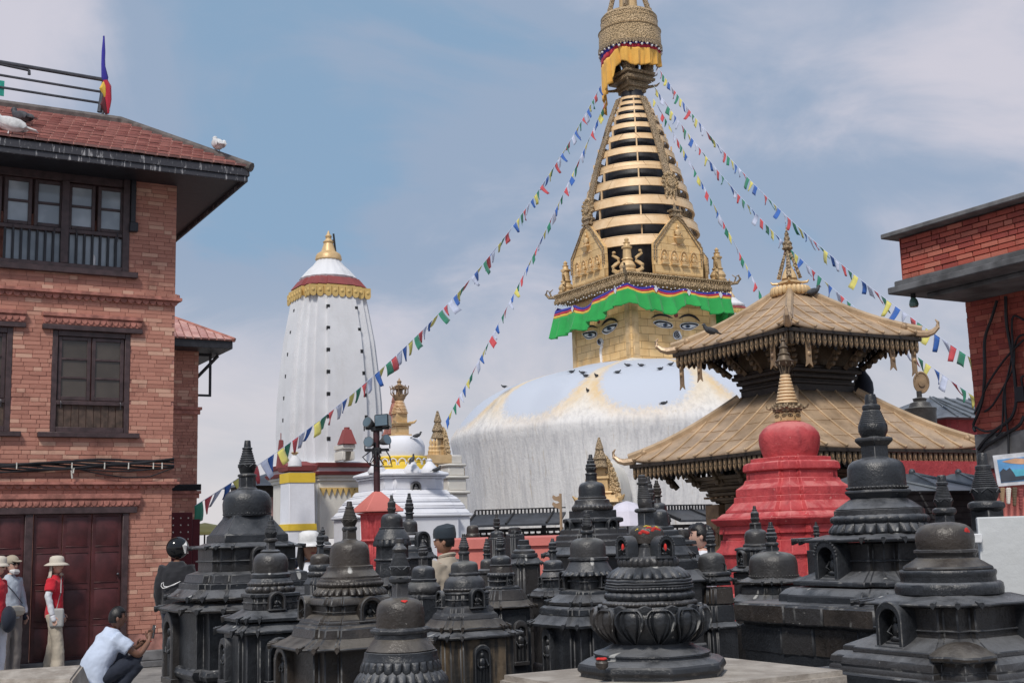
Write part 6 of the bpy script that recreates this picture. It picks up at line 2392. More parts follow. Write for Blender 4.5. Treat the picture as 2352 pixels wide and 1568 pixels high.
   loft(g, [plan_ring('r', O, r * ms, zv(q), n * 8, f) for q, r, f in ((vt - h * .08, ht * .95, None), (vt, ht, None), (vt + h * .25, ht + (hb - ht) * .45, md), (vt + h * .55, ht + (hb - ht) * .82, md2), (vt + h * .82, hb * 1.0, md2), (vb - h * .02, hb * .975, md2), (vb + h * .02, hb * .80, None))])
   put('petal_ring', g, 0, 50)
  elif kind == 'roof':
   vt, ht, ve, he, th = a[:5]
   pl = a[5] if len(a) > 5 else 't'
   H_ = ve - vt
   rr_ = [(vt - 1, ht), (vt + H_ * .45, ht + (he - ht) * .36), (vt + H_ * .82, ht + (he - ht) * .74), (ve, he), (ve + th * .6, he * .995), (ve + th * .62, he * .94), (ve - H_ * .12, he * .84), (ve - H_ * .2, ht * .9)]
   loft(g, [plan_ring(pl, O, r * ms / sup[pl], zv(q)) for q, r in rr_])
   ribs_ = []
   if roof_ribs:
    pts = plan_pts(pl)
    k = ms / sup[pl]
    np_ = len(pts)
    for i, (px, py) in enumerate(pts):
     if pl == 't' and i % 5 in (2, 4): continue
     d = Vector((px, py, 0))
     s_ = Vector((-py, px, 0)).normalized()
     P0 = O + d * (ht + (he - ht) * .62) * k + Z * (zv(vt + H_ * .70) + .002)
     P1 = O + d * he * k * 1.004 + Z * (zv(ve) + th * ms * .12)
     w2 = he * k * .020 + .004
     dn = d.normalized()
     rows = []
     for P, f, dp in ((P0, .5, .3), (P1, 1.0, 1.0), (P1 + dn * w2 * .9, 1.0, 1.0)):
      rows.append([P + s_ * w2 * f - Z * th * ms * (.4 * dp), P + s_ * w2 * f * .9 + Z * w2 * .35 * f, P + Z * w2 * .6 * f, P - s_ * w2 * f * .9 + Z * w2 * .35 * f, P - s_ * w2 * f - Z * th * ms * (.4 * dp), P - Z * th * ms * (1.15 * dp)])
     g2 = NB()
     loft(g2, rows)
     ribs_.append(g2)
   rs_ = put('roof_slab', g, bev * .8, 30)
   for g2 in ribs_: obj('roof_rib', g2, m, rs_, smooth=30)
  elif kind == 'body':
   vt, vb, hw = a[:3]
   pl = a[3] if len(a) > 3 else 't'
   mt = M[a[4]] if len(a) > 4 else None
   r = hw * ms / sup[pl]
   z1, z0 = zv(vt), (0.0 if vb is None else zv(vb))
   loft(g, [plan_ring(pl, O, r, z0), plan_ring(pl, O, r, z1 + .004)])
   o = put('body', g, bev, 30, mt)
   last['r'] = r
   if vb is None and z1 > .35:
    g2 = NB()
    zz_ = z1 - min(.42, z1 * .5)
    loft(g2, [plan_ring(pl, O, r * f, zz_ + d_) for f, d_ in ((.98, -.05), (1.06, -.03), (1.09, 0), (1.06, .03), (.98, .045))])
    put('waist_moulding', g2, bev, 30, mt)
  elif kind == 'rail':
   q, hw, pl = a[:3]
   r = hw * ms / sup[pl]
   h = a[3] if len(a) > 3 else 8
   loft(g, [plan_ring(pl, O, r * f, zv(q + d_ * h)) for f, d_ in ((.93, .8), (1.0, .4), (1.02, 0), (1.0, -.4), (.93, -.8))])
   put('moulding', g, bev * .6, 40)
  elif kind == 'niche':
   face, xx, vf, hw, h, dp = a[:6]
   fig = a[6] if len(a) > 6 else 'seat'
   fhw = a[7] if len(a) > 7 else None
   g.free()
   r = last['r'] if fhw is None else fhw * ms / sup['t']
   nn, fx = ((-B, A) if face == 'R' else (-A, -B))
   P = onplane(U(xx), V(vf), O + nn * r, nn)
   niche(t, P, nn, fx, hw * ms, h * ms, dp * ms, (m, M['niche_dark'] if m != M['stone'] else M['stone']), fig, a[8] if len(a) > 8 else .28, 'niche', a[9] if len(a) > 9 else 0)
  elif kind == 'tika':
   g.free()
  else:
   raise ValueError(kind)
 return t, O, ms, zv, U, V
def smear(t, O, crop, x, y, r, outl, mat, name='powder_mark'):
 """a dab of powder lying on the stone: small thick-edged patch on a tangent plane"""
 u0, v0, kk = CROPS[crop]
 p = None
 g = NB()
 d = (CAM - O)
 d.z = 0
 d.normalize()
 return
s_ = stupa('largest black stupa, plain bulbous dome and broad stepped roofs, beside the left brick house', 'c1', 560, 1000, 9.0, [
 ('spire', 55, 265, 56, 6), ('collar', 266, 284, 60), ('neck', 284, 357, 54, 'o'), ('dome', 358, 525, 149, .04),
 ('band', 'shoulder', 's', [(522, 150), (540, 155), (640, 240), (642, 252), (690, 254)]),
 ('roof', 690, 262, 714, 352, 18), ('body', 722, 866, 300), ('rail', 800, 312, 't', 10),
 ('niche', 'R', 628, 866, 52, 150, 60, 'seat'),
 ('band', 'step', 't', [(864, 318), (880, 372), (922, 385), (930, 390)]), ('band', 'step', 't', [(930, 414), (1000, 418)]),
 ('roof', 965, 420, 1012, 492, 26), ('roof', 1050, 440, 1082, 548, 26), ('body', 1100, None, 425),
 ('niche', 'L', 108, 1530, 110, 400, 50, 'stand')])
stupa('slim black stupa with a small arched niche, in front of the largest black one', 'c1', 710, 1000, 7.0, [
 ('spire', 525, 664, 39, 6), ('collar', 668, 686, 43), ('neck', 690, 738, 28, 's'), ('band', 'cap', 'r', [(735, 45), (745, 62), (752, 60)]), ('dome', 750, 880, 106, .06),
 ('band', 'moulding', 'r', [(878, 112), (888, 122), (905, 122), (910, 116), (925, 126), (932, 130)]), ('rope', 932, 962, 142, 30, .03), ('rope', 962, 1004, 154, 18, .10),
 ('band', 'slab', 't', [(1002, 170), (1006, 182), (1022, 184), (1030, 172)]), ('mat', 'stone'), ('body', 1026, 1106, 168), ('rail', 1060, 176, 't', 8),
 ('niche', 'R', 742, 1104, 54, 106, 40, 'seat', None, .30),
 ('roof', 1106, 180, 1150, 292, 30), ('roof', 1180, 250, 1222, 338, 32), ('body', 1250, None, 286), ('niche', 'R', 752, 1545, 78, 250, 60, 'stand'), ('niche', 'L', 443, 1545, 70, 250, 40, 'stand')], 'stone')
stupa('black stupa with flat topped drum dome over petalled rings and a seated niche figure', 'c2', 678, 700, 5.8, [
 ('spire', 85, 292, 63, 7), ('collar', 296, 324, 66, 'o'), ('neck', 324, 404, 56, 's'), ('dome', 404, 612, 164, -.02),
 ('band', 'moulding', 'r', [(608, 170), (614, 188), (640, 190), (650, 196), (690, 226), (694, 238), (712, 240), (716, 250), (734, 256)]), ('rope', 732, 782, 276, 44, .03), ('petals', 782, 262, 848, 306, 30),
 ('band', 'slab', 't', [(846, 300), (850, 318), (862, 320), (872, 335), (900, 352), (918, 355), (926, 320)]), ('body', 920, 1000, 312), ('rail', 972, 318, 't', 9),
 ('niche', 'R', 826, 1050, 102, 186, 90, 'seat', None, .34), ('niche', 'L', 345, 1040, 90, 186, 70, 'seat'),
 ('band', 'step', 't', [(996, 330), (1004, 352), (1030, 392), (1042, 396), (1046, 404), (1066, 412)]), ('band', 'step', 't', [(1066, 420), (1084, 432), (1096, 456), (1150, 470), (1176, 480)]),
 ('roof', 1172, 486, 1236, 645, 34), ('body', 1262, None, 470), ('niche', 'L', 170, 1600, 150, 330, 70, 'stand')], 'stone_warm')
fd = stupa('front black stupa with brown polished dome, red powder mark and two drooping petal rings', 'c2', 1088, 900, 4.6, [
 ('band', 'knob', 'r', [(386, 20), (392, 32), (420, 34), (424, 28), (446, 36), (452, 44), (470, 58), (478, 62), (500, 50)]),
 ('spire', 420, 700, 84, 11), ('collar', 706, 746, 96, 'o'), ('neck', 748, 872, 68, 's'), ('mat', 'stone_warm'), ('dome', 870, 1112, 197, .0), ('mat', 'stone'),
 ('band', 'slab', 'o', [(1108, 205), (1114, 240), (1130, 252), (1150, 252), (1162, 225)]), ('band', 'neck_ring', 'r', [(1158, 214), (1200, 214)]),
 ('mat', 'stone_warm'), ('band', 'shoulder', 'r', [(1198, 214), (1204, 222), (1285, 276), (1292, 284), (1300, 278)]), ('mat', 'stone'), ('band', 'moulding', 'r', [(1302, 284), (1306, 294), (1350, 298), (1362, 304), (1378, 306)]),
 ('petals', 1376, 306, 1472, 332, 26), ('petals', 1456, 318, 1590, 388, 28), ('band', 'foot', 'r', [(1580, 330), (1640, 330), (1650, 420), (1700, 440)]), ('body', 1700, None, 430, 'o')], 'stone')
stupa('black stupa with a worn standing figure in an arch on its brown stained shaft', 'c3', 590, 800, 6.2, [
 ('spire', 350, 494, 42, 4), ('collar', 498, 518, 50, 'o'), ('neck', 518, 574, 42, 's'), ('mat', 'stone_grey'), ('dome', 572, 668, 113, -.02), ('mat', 'stone'), ('band', 'slab', 'o', [(664, 118), (668, 134), (686, 136), (694, 120)]),
 ('band', 'shoulder', 'r', [(692, 122), (720, 150), (745, 165), (790, 172)]), ('rope', 786, 818, 180, 36, .03), ('band', 'slab', 't', [(818, 180), (822, 205), (836, 208), (846, 190)]), ('body', 840, 935, 196), ('rail', 880, 206, 't', 9),
 ('niche', 'R', 678, 945, 66, 150, 60, 'seat', None, .30), ('niche', 'L', 412, 945, 60, 130, 40, 'seat'),
 ('band', 'step', 't', [(930, 205), (948, 225), (990, 240), (1000, 262), (1040, 280)]), ('mat', 'stone_warm'), ('roof', 1038, 285, 1100, 360, 34), ('mat', 'stone'), ('roof', 1120, 330, 1160, 452, 36),
 ('body', 1190, None, 385, 't', 'stone_stain'), ('niche', 'R', 728, 1570, 72, 300, 36, 'stand', None, .22)], 'stone')
stupa('black stupa with round grey dome and scalloped roof ring, left of the lotus stupa', 'c4', 400, 800, 6.8, [
 ('spire', 400, 536, 39, 5), ('collar', 538, 556, 46, 'r'), ('neck', 556, 588, 37, 's'), ('mat', 'stone_grey'), ('dome', 584, 718, 121, .0), ('mat', 'stone'), ('band', 'slab', 'r', [(714, 126), (718, 138), (734, 140), (742, 126)]),
 ('band', 'shoulder', 'r', [(738, 126), (770, 140), (800, 158), (812, 165)]), ('petals', 806, 158, 842, 188, 22), ('body', 838, 934, 142), ('rail', 875, 158, 't', 9),
 ('niche', 'L', 243, 925, 36, 118, 34, 'stand'), ('niche', 'R', 500, 915, 46, 105, 44, 'seat'),
 ('band', 'step', 't', [(930, 160), (938, 205), (975, 216)]), ('roof', 962, 218, 1010, 300, 30), ('band', 'step', 't', [(1036, 312), (1050, 345), (1090, 352), (1100, 345)]), ('roof', 1096, 346, 1152, 420, 30),
 ('body', 1170, None, 330), ('niche', 'L', 150, 1500, 52, 290, 40, 'stand')], 'stone')
ls = stupa('foremost black stupa with big lotus petal bowl and powder smeared dome', 'c4', 812, 1000, 4.8, [
 ('band', 'collar', 'o', [(384, 60), (390, 76), (404, 78), (414, 60)]), ('neck', 412, 506, 56, 's'), ('mat', 'stone_warm'), ('dome', 498, 622, 117, .02), ('mat', 'stone'),
 ('band', 'slab', 's', [(618, 108), (624, 128), (640, 130), (650, 120)]), ('band', 'shoulder', 's', [(640, 118), (710, 172), (716, 180)]), ('rope', 712, 784, 208, 28, .05), ('petals', 778, 200, 862, 288, 24),
 ('band', 'moulding', 'r', [(858, 280), (864, 290), (872, 292), (876, 284), (884, 296), (890, 296), (896, 286), (902, 300), (906, 300)]), ('rope', 904, 940, 304, 70, .02), ('rope', 942, 1002, 310, 30, .035), ('rope', 1000, 1044, 326, 70, .025),
 ('band', 'bowl', 'r', [(1040, 322), (1060, 338), (1100, 358), (1150, 362), (1200, 346), (1240, 312), (1275, 272), (1296, 246), (1310, 236)]),
 ('band', 'foot', 'r', [(1280, 245), (1300, 262), (1330, 330), (1345, 378), (1352, 390), (1362, 392), (1366, 380), (1388, 384), (1394, 370)]), ('rope', 1390, 1466, 380, 40, .02),
 ('band', 'plinth', 'o', [(1384, 420), (1392, 450), (1420, 492), (1450, 500), (1466, 500), (1472, 480), (1520, 480), (1530, 500), (1620, 510), (1700, 520)])], 'stone')
t, O, ms, zv, U, V = ls
bowl = [o for o in t.children if o.name.startswith('bowl')][0]
prof_b = [(1036, 326), (1060, 338), (1100, 358), (1150, 362), (1200, 346), (1240, 312), (1275, 272), (1292, 250)]
def bowl_r(q):
 for (v0, h0), (v1, h1) in zip(prof_b[:-1], prof_b[1:]):
  if v0 <= q <= v1: return h0 + (h1 - h0) * (q - v0) / (v1 - v0)
 return prof_b[-1][1]
g = NB()
NPET = 12
ns, nt = 18, 18
grid = []
for j in range(nt + 1):
 f = j / nt
 q = 1282 - f * 238
 wv = math.sin(min(1, f * 1.25 + .12) * math.pi / 2) * (1 if f < .62 else math.sqrt(max(0, 1 - ((f - .62) / .40) ** 2.6)))
 row = []
 for i in range(ns + 1):
  s = -1 + 2 * i / ns
  al = s * wv * math.pi / NPET * .96
  ed = max(abs(s) ** 1.0, 0)
  lift = .022 if .78 < ed else (.006 if .64 < ed else (.018 if .48 < ed <= .64 else .004 + .005 * (1 - (ed / .48) ** 2)))
  if f > .9: lift = .02
  lift += .010 * f
  r = (bowl_r(q)) * ms + lift
  row.append(Vector((r * math.sin(al), -r * math.cos(al), zv(q) - zv(1160))))
 grid.append(row)
vs = [[g.verts.new(p) for p in r] for r in grid]
inner = [[g.verts.new(p * .955 if False else Vector((p.x * .95, p.y * .95, p.z))) for p in r] for r in grid]
for a, b in zip(vs[:-1], vs[1:]):
 for i in range(ns): g.faces.new((a[i], a[i + 1], b[i + 1], b[i]))
for a, b, c, d in zip(vs[:-1], vs[1:], inner[:-1], inner[1:]):
 g.faces.new((a[0], b[0], d[0], c[0]))
 g.faces.new((a[ns], c[ns], d[ns], b[ns]))
for i in range(ns): g.faces.new((vs[nt][i], vs[nt][i + 1], inner[nt][i + 1], inner[nt][i]))
bmesh.ops.delete(g, geom=[v for v in g.verts if not v.link_faces], context='VERTS')
pet = mesh('lotus_petal', g, M['stone'], 50)
for k_ in range(NPET):
 inst('lotus_petal', pet, bowl, O + Z * zv(1160), rot=(0, 0, 2 * math.pi * k_ / NPET + .06))
g = NB()
for k_ in range(NPET):
 al = 2 * math.pi * (k_ + .5) / NPET + .06 - math.pi / 2
 d = Vector((math.cos(al), math.sin(al), 0))
 s2 = Vector((-d.y, d.x, 0))
 r = 352 * ms
 extrude_poly(g, [O + d * r + s2 * a_ * ms + Z * zv(b_) for a_, b_ in ((-50, 1042), (-28, 1075), (0, 1130), (28, 1075), (50, 1042), (0, 1024))], -d * .02)
split('petal_tip', g, M['stone'], bowl, bevel=.003, wear=M['wear'])
g = NB()
ax_ = (Vector((-.07, 0, 1))).normalized()
b0 = O + Z * zv(392)
pr = [(48, 0), (50, 30), (46, 60)]
H_ = (zv(155) - zv(392))
for i in range(7):
 f = .30 + .38 * i / 7
 hw = 48 - 17 * i / 7
 pr += [(hw * .93, f), (hw, f + .012), (hw, f + .04)]
pp_ = [(36, 0), (46, .04), (50, .16), (48, .28)] + [p for p in pr if p[1] < 1] + [(30, .70), (40, .72), (40, .77), (28, .79), (29, .88), (25, .90), (26, .96), (17, 1.0)]
rings = []
for hw, f in pp_[0:4] + [p for p in pp_[4:] if p[1] > .28]:
 cc = b0 + ax_ * (H_ * f)
 rings.append([cc + Vector((math.cos(2 * math.pi * i / 24), math.sin(2 * math.pi * i / 24), 0)) * hw * ms for i in range(24)])
loft(g, rings)
obj('spire', g, M['stone'], t, label='ringed spire leaning to the left')
for nn, fx, xx in ((-B, A, 898), (-A, -B, 668)):
 P = onplane(U(xx), V(712), O + nn * 150 * ms, nn)
 n_ = niche(t, P, nn, fx, 70 * ms, 140 * ms, 55 * ms, (M['stone'], M['stone']), 'seat', .36, 'niche', 11)
 g = NB()
 ball(g, P + Z * 62 * ms + nn * 40 * ms, (11 * ms, 11 * ms, 26 * ms), 8, 6)
 obj('powder_mark', g, M['tika'], n_, label='vermilion powder on the niche figure')
for al, zq, w_, h_, mt in ((-105, 545, 40, 14, 'tika'), (-82, 520, 34, 10, 'tika'), (-58, 530, 44, 16, 'tika'), (-128, 530, 28, 10, 'tika_y'), (-92, 507, 30, 7, 'tika_y'), (-48, 520, 30, 12, 'tika_y')):
 g = NB()
 d = Vector((math.cos(R(al)), math.sin(R(al)), 0))
 s2 = Vector((-d.y, d.x, 0))
 fr_ = (zq - 498) / 124
 rr_ = (117 * (.55 + .45 * min(1, fr_ * 2.6) ** .6)) * ms
 c = O + d * rr_ * .965 + Z * zv(zq)
 rot = Matrix((s2, d, Z)).transposed()
 for q in range(4):
  ball(g, c + s2 * (q - 1.5) * w_ * .38 * ms + Z * (((q * 5) % 3) - 1) * h_ * .4 * ms, (w_ * .42 * ms, 7 * ms, h_ * .8 * ms), 8, 5, rot)
 obj('powder_mark', g, M[mt], t)
t, O, ms, zv, U, V = fd
g = NB()
c = onplane(U(1120), V(896), O - Vector((0, 150 * ms, 0)), Vector((0, 1, 0)))
d = (c - O)
d.z = 0
d.normalize()
s2 = Vector((-d.y, d.x, 0))
c = O + d * 158 * ms + Z * zv(893)
rot = Matrix((s2, (d * .55 + Z * .83).normalized(), (Z * .55 - d * .83).normalized())).transposed()
for a_, b_, r_ in ((0, 0, 20), (-16, 4, 12), (18, 3, 12), (4, -10, 12)):
 ball(g, c + s2 * a_ * ms + (Z * .55 - d * .83) * b_ * ms, (r_ * ms, 5 * ms, r_ * .7 * ms), 9, 5, rot)
obj('powder_mark', g, M['tika'], t, label='pinkish red powder dab')
q = onplane(1383, 1536, at(1400, 1500, 4.55), Vector((0, 1, 0)))
po_ = thing('offering_pot', 'small dark clay pot with red petals at the foot of the lotus stupa', 'pot', q)
g = NB()
lathe(g, q, [(.012, 0), (.022, .008), (.024, .022), (.019, .030), (.022, .034), (.016, .032)], 16)
obj('pot', g, M['stone_warm'], po_)
for dx_, dy_ in ((0, 0), (.010, .004), (-.011, .003), (.004, -.010)):
 g = NB()
 ball(g, q + Vector((dx_, dy_, .036)), (.010, .008, .006), 7, 5)
 obj('petal', g, M['tika'], po_)
q = at(1500, 1500, 4.8)
sl = Fr(Vector((q.x, q.y, 0)))
zt_ = ls[3](1505)
g = NB()
sl.box(g, (-.46, .60), (-.42, .40), (0, zt_))
bmesh.ops.bevel(g, geom=list(g.edges), offset=.02, segments=2, affect='EDGES')
o = obj('stone_slab', g, M['slab_beige'], None, loc=sl.o)
tag(o, 'pale beige stone block carrying the lotus stupa, at the bottom of the photo', 'stone')
q = at(70, 1548, 13.2)
g = NB()
sl2 = Fr(Vector((q.x, q.y, 0)), Vector((1, .05, 0)).normalized(), Vector((-.05, 1, 0)).normalized())
loft(g, [[sl2.p(a, b, 0) for a, b in ((-1.2, -.3), (.55, -.3), (.62, .35), (-1.2, .4))], [sl2.p(a, b, z) for a, b, z in ((-1.2, -.26, q.z + .01), (.50, -.25, q.z - .04), (.45, .3, q.z + .06), (-1.2, .36, q.z + .0))]])
bmesh.ops.bevel(g, geom=list(g.edges), offset=.02, segments=2, affect='EDGES')
tag(obj('stone_block', g, M['slab_beige'], None, loc=sl2.o), 'pale rough stone block at the bottom left corner, before the standing women', 'stone')
stupa('dark bluish stupa with a smooth round dome and rope ring, standing before the gilded shrine', 'c4', 426, 400, 10.5, [
 ('spire', 20, 148, 37, 2), ('collar', 148, 162, 41), ('neck', 162, 208, 38, 'r'), ('dome', 204, 312, 91, .0), ('band', 'slab', 'r', [(308, 94), (312, 98), (320, 98), (326, 88)]), ('band', 'moulding', 'r', [(324, 105), (330, 117), (352, 122), (362, 128)]), ('rope', 362, 404, 142, 26, .04),
 ('body', 402, 452, 162, 's'), ('band', 'slab', 't', [(448, 178), (454, 206), (478, 208), (486, 180)]), ('body', 484, 560, 180), ('niche', 'R', 545, 560, 40, 105, 44, 'seat'), ('niche', 'L', 288, 560, 38, 100, 40, 'seat'),
 ('band', 'step', 't', [(520, 210), (528, 226), (560, 230), (566, 255), (600, 258), (606, 276), (640, 280)]), ('roof', 640, 285, 690, 352, 24), ('body', 710, None, 280)])
stupa('small dark stupa, slim spired, first of three crowded behind the lotus stupa', 'c4', 812, 400, 9.0, [
 ('spire', 168, 334, 38, 2), ('collar', 336, 350, 44), ('neck', 350, 480, 36, 's'), ('dome', 476, 560, 66), ('band', 'slab', 't', [(556, 70), (566, 110), (600, 118)]), ('body', 600, None, 110)])
stupa('little brownish stupa with pointed spire, last of three crowded behind the lotus stupa', 'c4', 868, 400, 11.0, [
 ('spire', 195, 298, 32, 2), ('collar', 298, 308, 36), ('neck', 308, 348, 26, 's'), ('mat', 'stone'), ('dome', 346, 430, 62), ('band', 'slab', 't', [(426, 64), (440, 84), (480, 90)]), ('body', 480, None, 84)], 'stone_warm')
stupa('spireless dark dome on square slabs, tucked behind the powdered dome of the lotus stupa', 'c4', 884, 450, 8.2, [
 ('dome', 394, 508, 58), ('band', 'slab', 's', [(504, 66), (510, 92), (530, 94)]), ('band', 'slab', 's', [(530, 104), (540, 122), (570, 126)]), ('band', 'slab', 't', [(570, 140), (580, 162), (640, 170)]), ('roof', 640, 170, 700, 220, 24), ('band', 'step', 't', [(720, 200), (740, 236), (800, 240)]), ('roof', 800, 242, 870, 330, 26), ('body', 890, None, 290)])
stupa('small black stupa with a spire, standing just in front of the praying woman', 'c4', 1236, 800, 8.2, [
 ('spire', 510, 626, 33, 2), ('collar', 628, 642, 38), ('neck', 642, 688, 28, 's'), ('mat', 'stone_grey'), ('dome', 684, 812, 92, -.01), ('mat', 'stone'), ('niche', 'R', 1296, 838, 38, 90, 22, 'stand', 84), ('band', 'slab', 't', [(808, 100), (816, 130), (832, 134), (846, 120)]), ('roof', 846, 120, 868, 156, 18),
 ('band', 'step', 't', [(880, 120), (905, 128)]), ('mat', 'stone_warm'), ('band', 'step', 't', [(920, 132), (1030, 140)]), ('mat', 'stone'), ('band', 'step', 't', [(1034, 134), (1150, 138)]), ('roof', 1150, 140, 1180, 176, 22), ('body', 1196, None, 150)])
stupa('tiny flat topped black stupa beside the praying woman', 'c4', 1042, 580, 9.4, [
 ('band', 'cap', 'r', [(524, 20), (530, 42), (545, 46), (575, 46), (582, 40)]), ('neck', 580, 600, 34, 'r'), ('band', 'slab', 't', [(598, 40), (606, 88), (630, 92)]), ('band', 'step', 't', [(640, 92), (700, 104)]), ('roof', 700, 104, 740, 150, 18), ('body', 760, None, 120)])
stupa('black stupa with tall narrow spire before the left side of the red stupa', 'c5', 648, 1200, 10.0, [
 ('spire', 965, 1090, 32, 1), ('collar', 1090, 1104, 42), ('neck', 1104, 1138, 44, 's'), ('dome', 1134, 1244, 84), ('band', 'slab', 'o', [(1240, 86), (1246, 98), (1262, 98)]), ('band', 'slab', 't', [(1262, 120), (1272, 160), (1290, 164)]), ('body', 1286, 1400, 150), ('niche', 'L', 558, 1400, 40, 110, 34, 'seat'), ('niche', 'R', 700, 1400, 40, 110, 34, 'seat'), ('roof', 1398, 160, 1430, 215, 20), ('body', 1450, None, 180)])
stupa('black stupa with a wide low grey dome, in front of the red stupa', 'c5', 766, 1300, 8.6, [
 ('spire', 1082, 1232, 42, 2), ('collar', 1234, 1254, 50, 'o'), ('neck', 1254, 1298, 44, 's'), ('mat', 'stone_grey'), ('dome', 1298, 1484, 176, -.02), ('mat', 'stone'), ('roof', 1480, 190, 1510, 290, 24), ('band', 'step', 't', [(1538, 230), (1548, 250), (1600, 260)]), ('roof', 1600, 262, 1650, 340, 26), ('body', 1676, None, 290)])
stupa('small black spire peeping up between the red stupa and the big black one', 'c5', 1096, 1300, 11.0, [
 ('spire', 1082, 1166, 22, 1), ('collar', 1166, 1176, 26), ('neck', 1176, 1200, 20, 's'), ('dome', 1198, 1290, 60), ('body', 1290, None, 80)])
nb = stupa('tall black stupa with braided ring on a broad stone block, right of the red one', 'c6', 955, 500, 6.8, [
 ('band', 'shoulder', 'r', [(62, 218), (70, 236), (140, 340), (146, 352), (150, 340)]), ('band', 'moulding', 'r', [(152, 350), (156, 358), (196, 360)]), ('rope', 194, 266, 396, 26, .035), ('petals', 264, 372, 346, 418, 26), ('roof', 348, 430, 384, 700, 40),
 ('body', 424, 656, 500), ('rail', 560, 520, 't', 14), ('niche', 'L', 615, 715, 132, 312, 150, 'seat', None, .36, 15),
 ('band', 'step', 't', [(640, 510), (650, 540), (715, 720), (722, 728), (756, 730)]), ('band', 'step', 't', [(770, 740), (790, 800), (830, 850), (900, 856)]), ('band', 'block', 's', [(884, 1100), (892, 1190), (1050, 1196), (1054, 1150)]), ('body', 1050, None, 1150, 's')], 'stone')
t, O, ms, zv, U, V = nb
Zc = lambda q: at(2016, q, 6.8).z
kd = mpp(at(2016, 1100, 6.8))
for nm, pl, pts, sm_ in (('spire', 'r', [(905, 11), (912, 13), (928, 14), (931, 20), (938, 21), (942, 19)] + sum([[(944 + i * 4.6, (20 + i * 1.7)), (945 + i * 4.6, 21.5 + i * 1.7), (947.5 + i * 4.6, 21.5 + i * 1.7)] for i in range(7)], []) + [(977, 33), (990, 33), (1003, 27)], 40),
       ('collar', 's', [(1003, 34), (1006, 43), (1012, 44), (1018, 38), (1024, 32)], 30), ('neck', 's', [(1020, 31), (1050, 31), (1056, 38)], 30),
       ('dome', 'r', [(1053, 22), (1054, 40), (1058, 52), (1065, 60), (1076, 64), (1100, 65), (1116, 65)], 60), ('bead_ring', 'r', [(1115, 62), (1118, 67), (1122, 67), (1126, 62)], 50),
       ('slab', 'o', [(1124, 60), (1126, 72), (1130, 74), (1140, 64), (1146, 60)], 30)):
 g = NB()
 sp2 = support(pl, O)
 loft(g, [plan_ring(pl, O, h * kd / sp2, Zc(q), 48) for q, h in pts])
 if nm == 'bead_ring':
  for i in range(44): ball(g, O + Vector((math.cos(i * math.pi / 22), math.sin(i * math.pi / 22), 0)) * 67 * kd + Z * Zc(1120), 3.3 * kd, 5, 4)
 obj(nm, g, M['stone'], t, smooth=sm_, bevel=.004 if pl != 'r' else 0, wear=M['wear'] if pl != 'r' else None)
rg_ = random.Random(6)
rb_ = 1196 * nb[2] / support('s', O)
for nn, fx in ((-B, A), (-A, -B)):
 for z1_, z0_, pr2 in ((zv(888), zv(1050), .022), (zv(1058), zv(1300), .004)):
  x = -rb_
  while x < rb_ - .05:
   w2 = min(rg_.uniform(.22, .42), rb_ - x)
   g = NB()
   box(g, O + nn * rb_ * (1 if pr2 > .01 else .962) + fx * (x + .003), (0, w2 - .006), (-.05, pr2 + rg_.uniform(0, .008)), (z0_, z1_ - rg_.uniform(.003, .010)), fx, nn)
   roughen(g, .003, 4)
   obj('stone', g, M['stone' if rg_.random() < .6 else 'stone_warm'], t, smooth=30, bevel=.008, wear=M['wear'])
   x += w2
fo = stupa('low spireless black stupa at lower right, with a red mark on its dome', 'c6', 1500, 800, 5.0, [
 ('mat', 'stone_warm'), ('dome', 258, 480, 228, .06), ('mat', 'stone'), ('band', 'slab', 'r', [(476, 236), (480, 250), (500, 252), (520, 232), (545, 228)]), ('mat', 'stone_warm'), ('band', 'shoulder', 'o', [(540, 236), (560, 258), (612, 346), (618, 352), (640, 354)]), ('mat', 'stone'),
 ('band', 'moulding', 'r', [(640, 372), (650, 380), (666, 382), (690, 374), (700, 372), (742, 374)]), ('band', 'ring', 'r', [(736, 400), (752, 420), (790, 428), (830, 424), (842, 410)]), ('roof', 836, 470, 888, 760, 36),
 ('body', 925, 1190, 600), ('rail', 1105, 616, 't', 16), ('niche', 'L', 1140, 1255, 140, 350, 170, 'seat', None, .33, 0), ('niche', 'R', 2150, 1230, 130, 350, 150, 'seat', None, .33, 0),
 ('band', 'step', 't', [(1160, 620), (1180, 660), (1245, 850), (1252, 866), (1290, 870), (1300, 850)]), ('band', 'step', 't', [(1290, 880), (1300, 920), (1330, 968), (1385, 985), (1396, 972), (1420, 990), (1470, 996)]), ('band', 'plinth', 's', [(1440, 1090), (1450, 1190), (1640, 1196)]), ('body', 1636, None, 1150, 's')], 'stone')
t, O, ms, zv, U, V = fo
g = NB()
for a_, b_, r_ in ((0, 0, 26), (26, 14, 18), (34, 30, 12), (-14, 8, 14), (10, 18, 14)):
 al = math.atan2(-O.y, -O.x) + R(50) + a_ / 228
 d = Vector((math.cos(al), math.sin(al), 0))
 s2 = Vector((-d.y, d.x, 0))
 ball(g, O + d * 224 * ms + Z * zv(326 + b_), (r_ * ms, r_ * ms, r_ * .9 * ms), 8, 6, Matrix((s2, d * .3, Z)).transposed())
obj('powder_mark', g, M['tika'], t, label='vermilion dab on the right of the dome')
cn = O + (-A - B) * (850 * ms / support('t', O) * .80)
g = NB()
loft(g, [plan_ring('o', cn, .060, zv(1400)), plan_ring('o', cn, .075, zv(1310)), plan_ring('o', cn, .115, zv(1300)), plan_ring('o', cn, .120, zv(1262)), plan_ring('o', cn, .05, zv(1180)), plan_ring('o', cn, .03, zv(1168))])
roughen(g, .003, 4)
obj('corner_stone', g, M['stone_warm'], t, bevel=.005, wear=M['wear'])
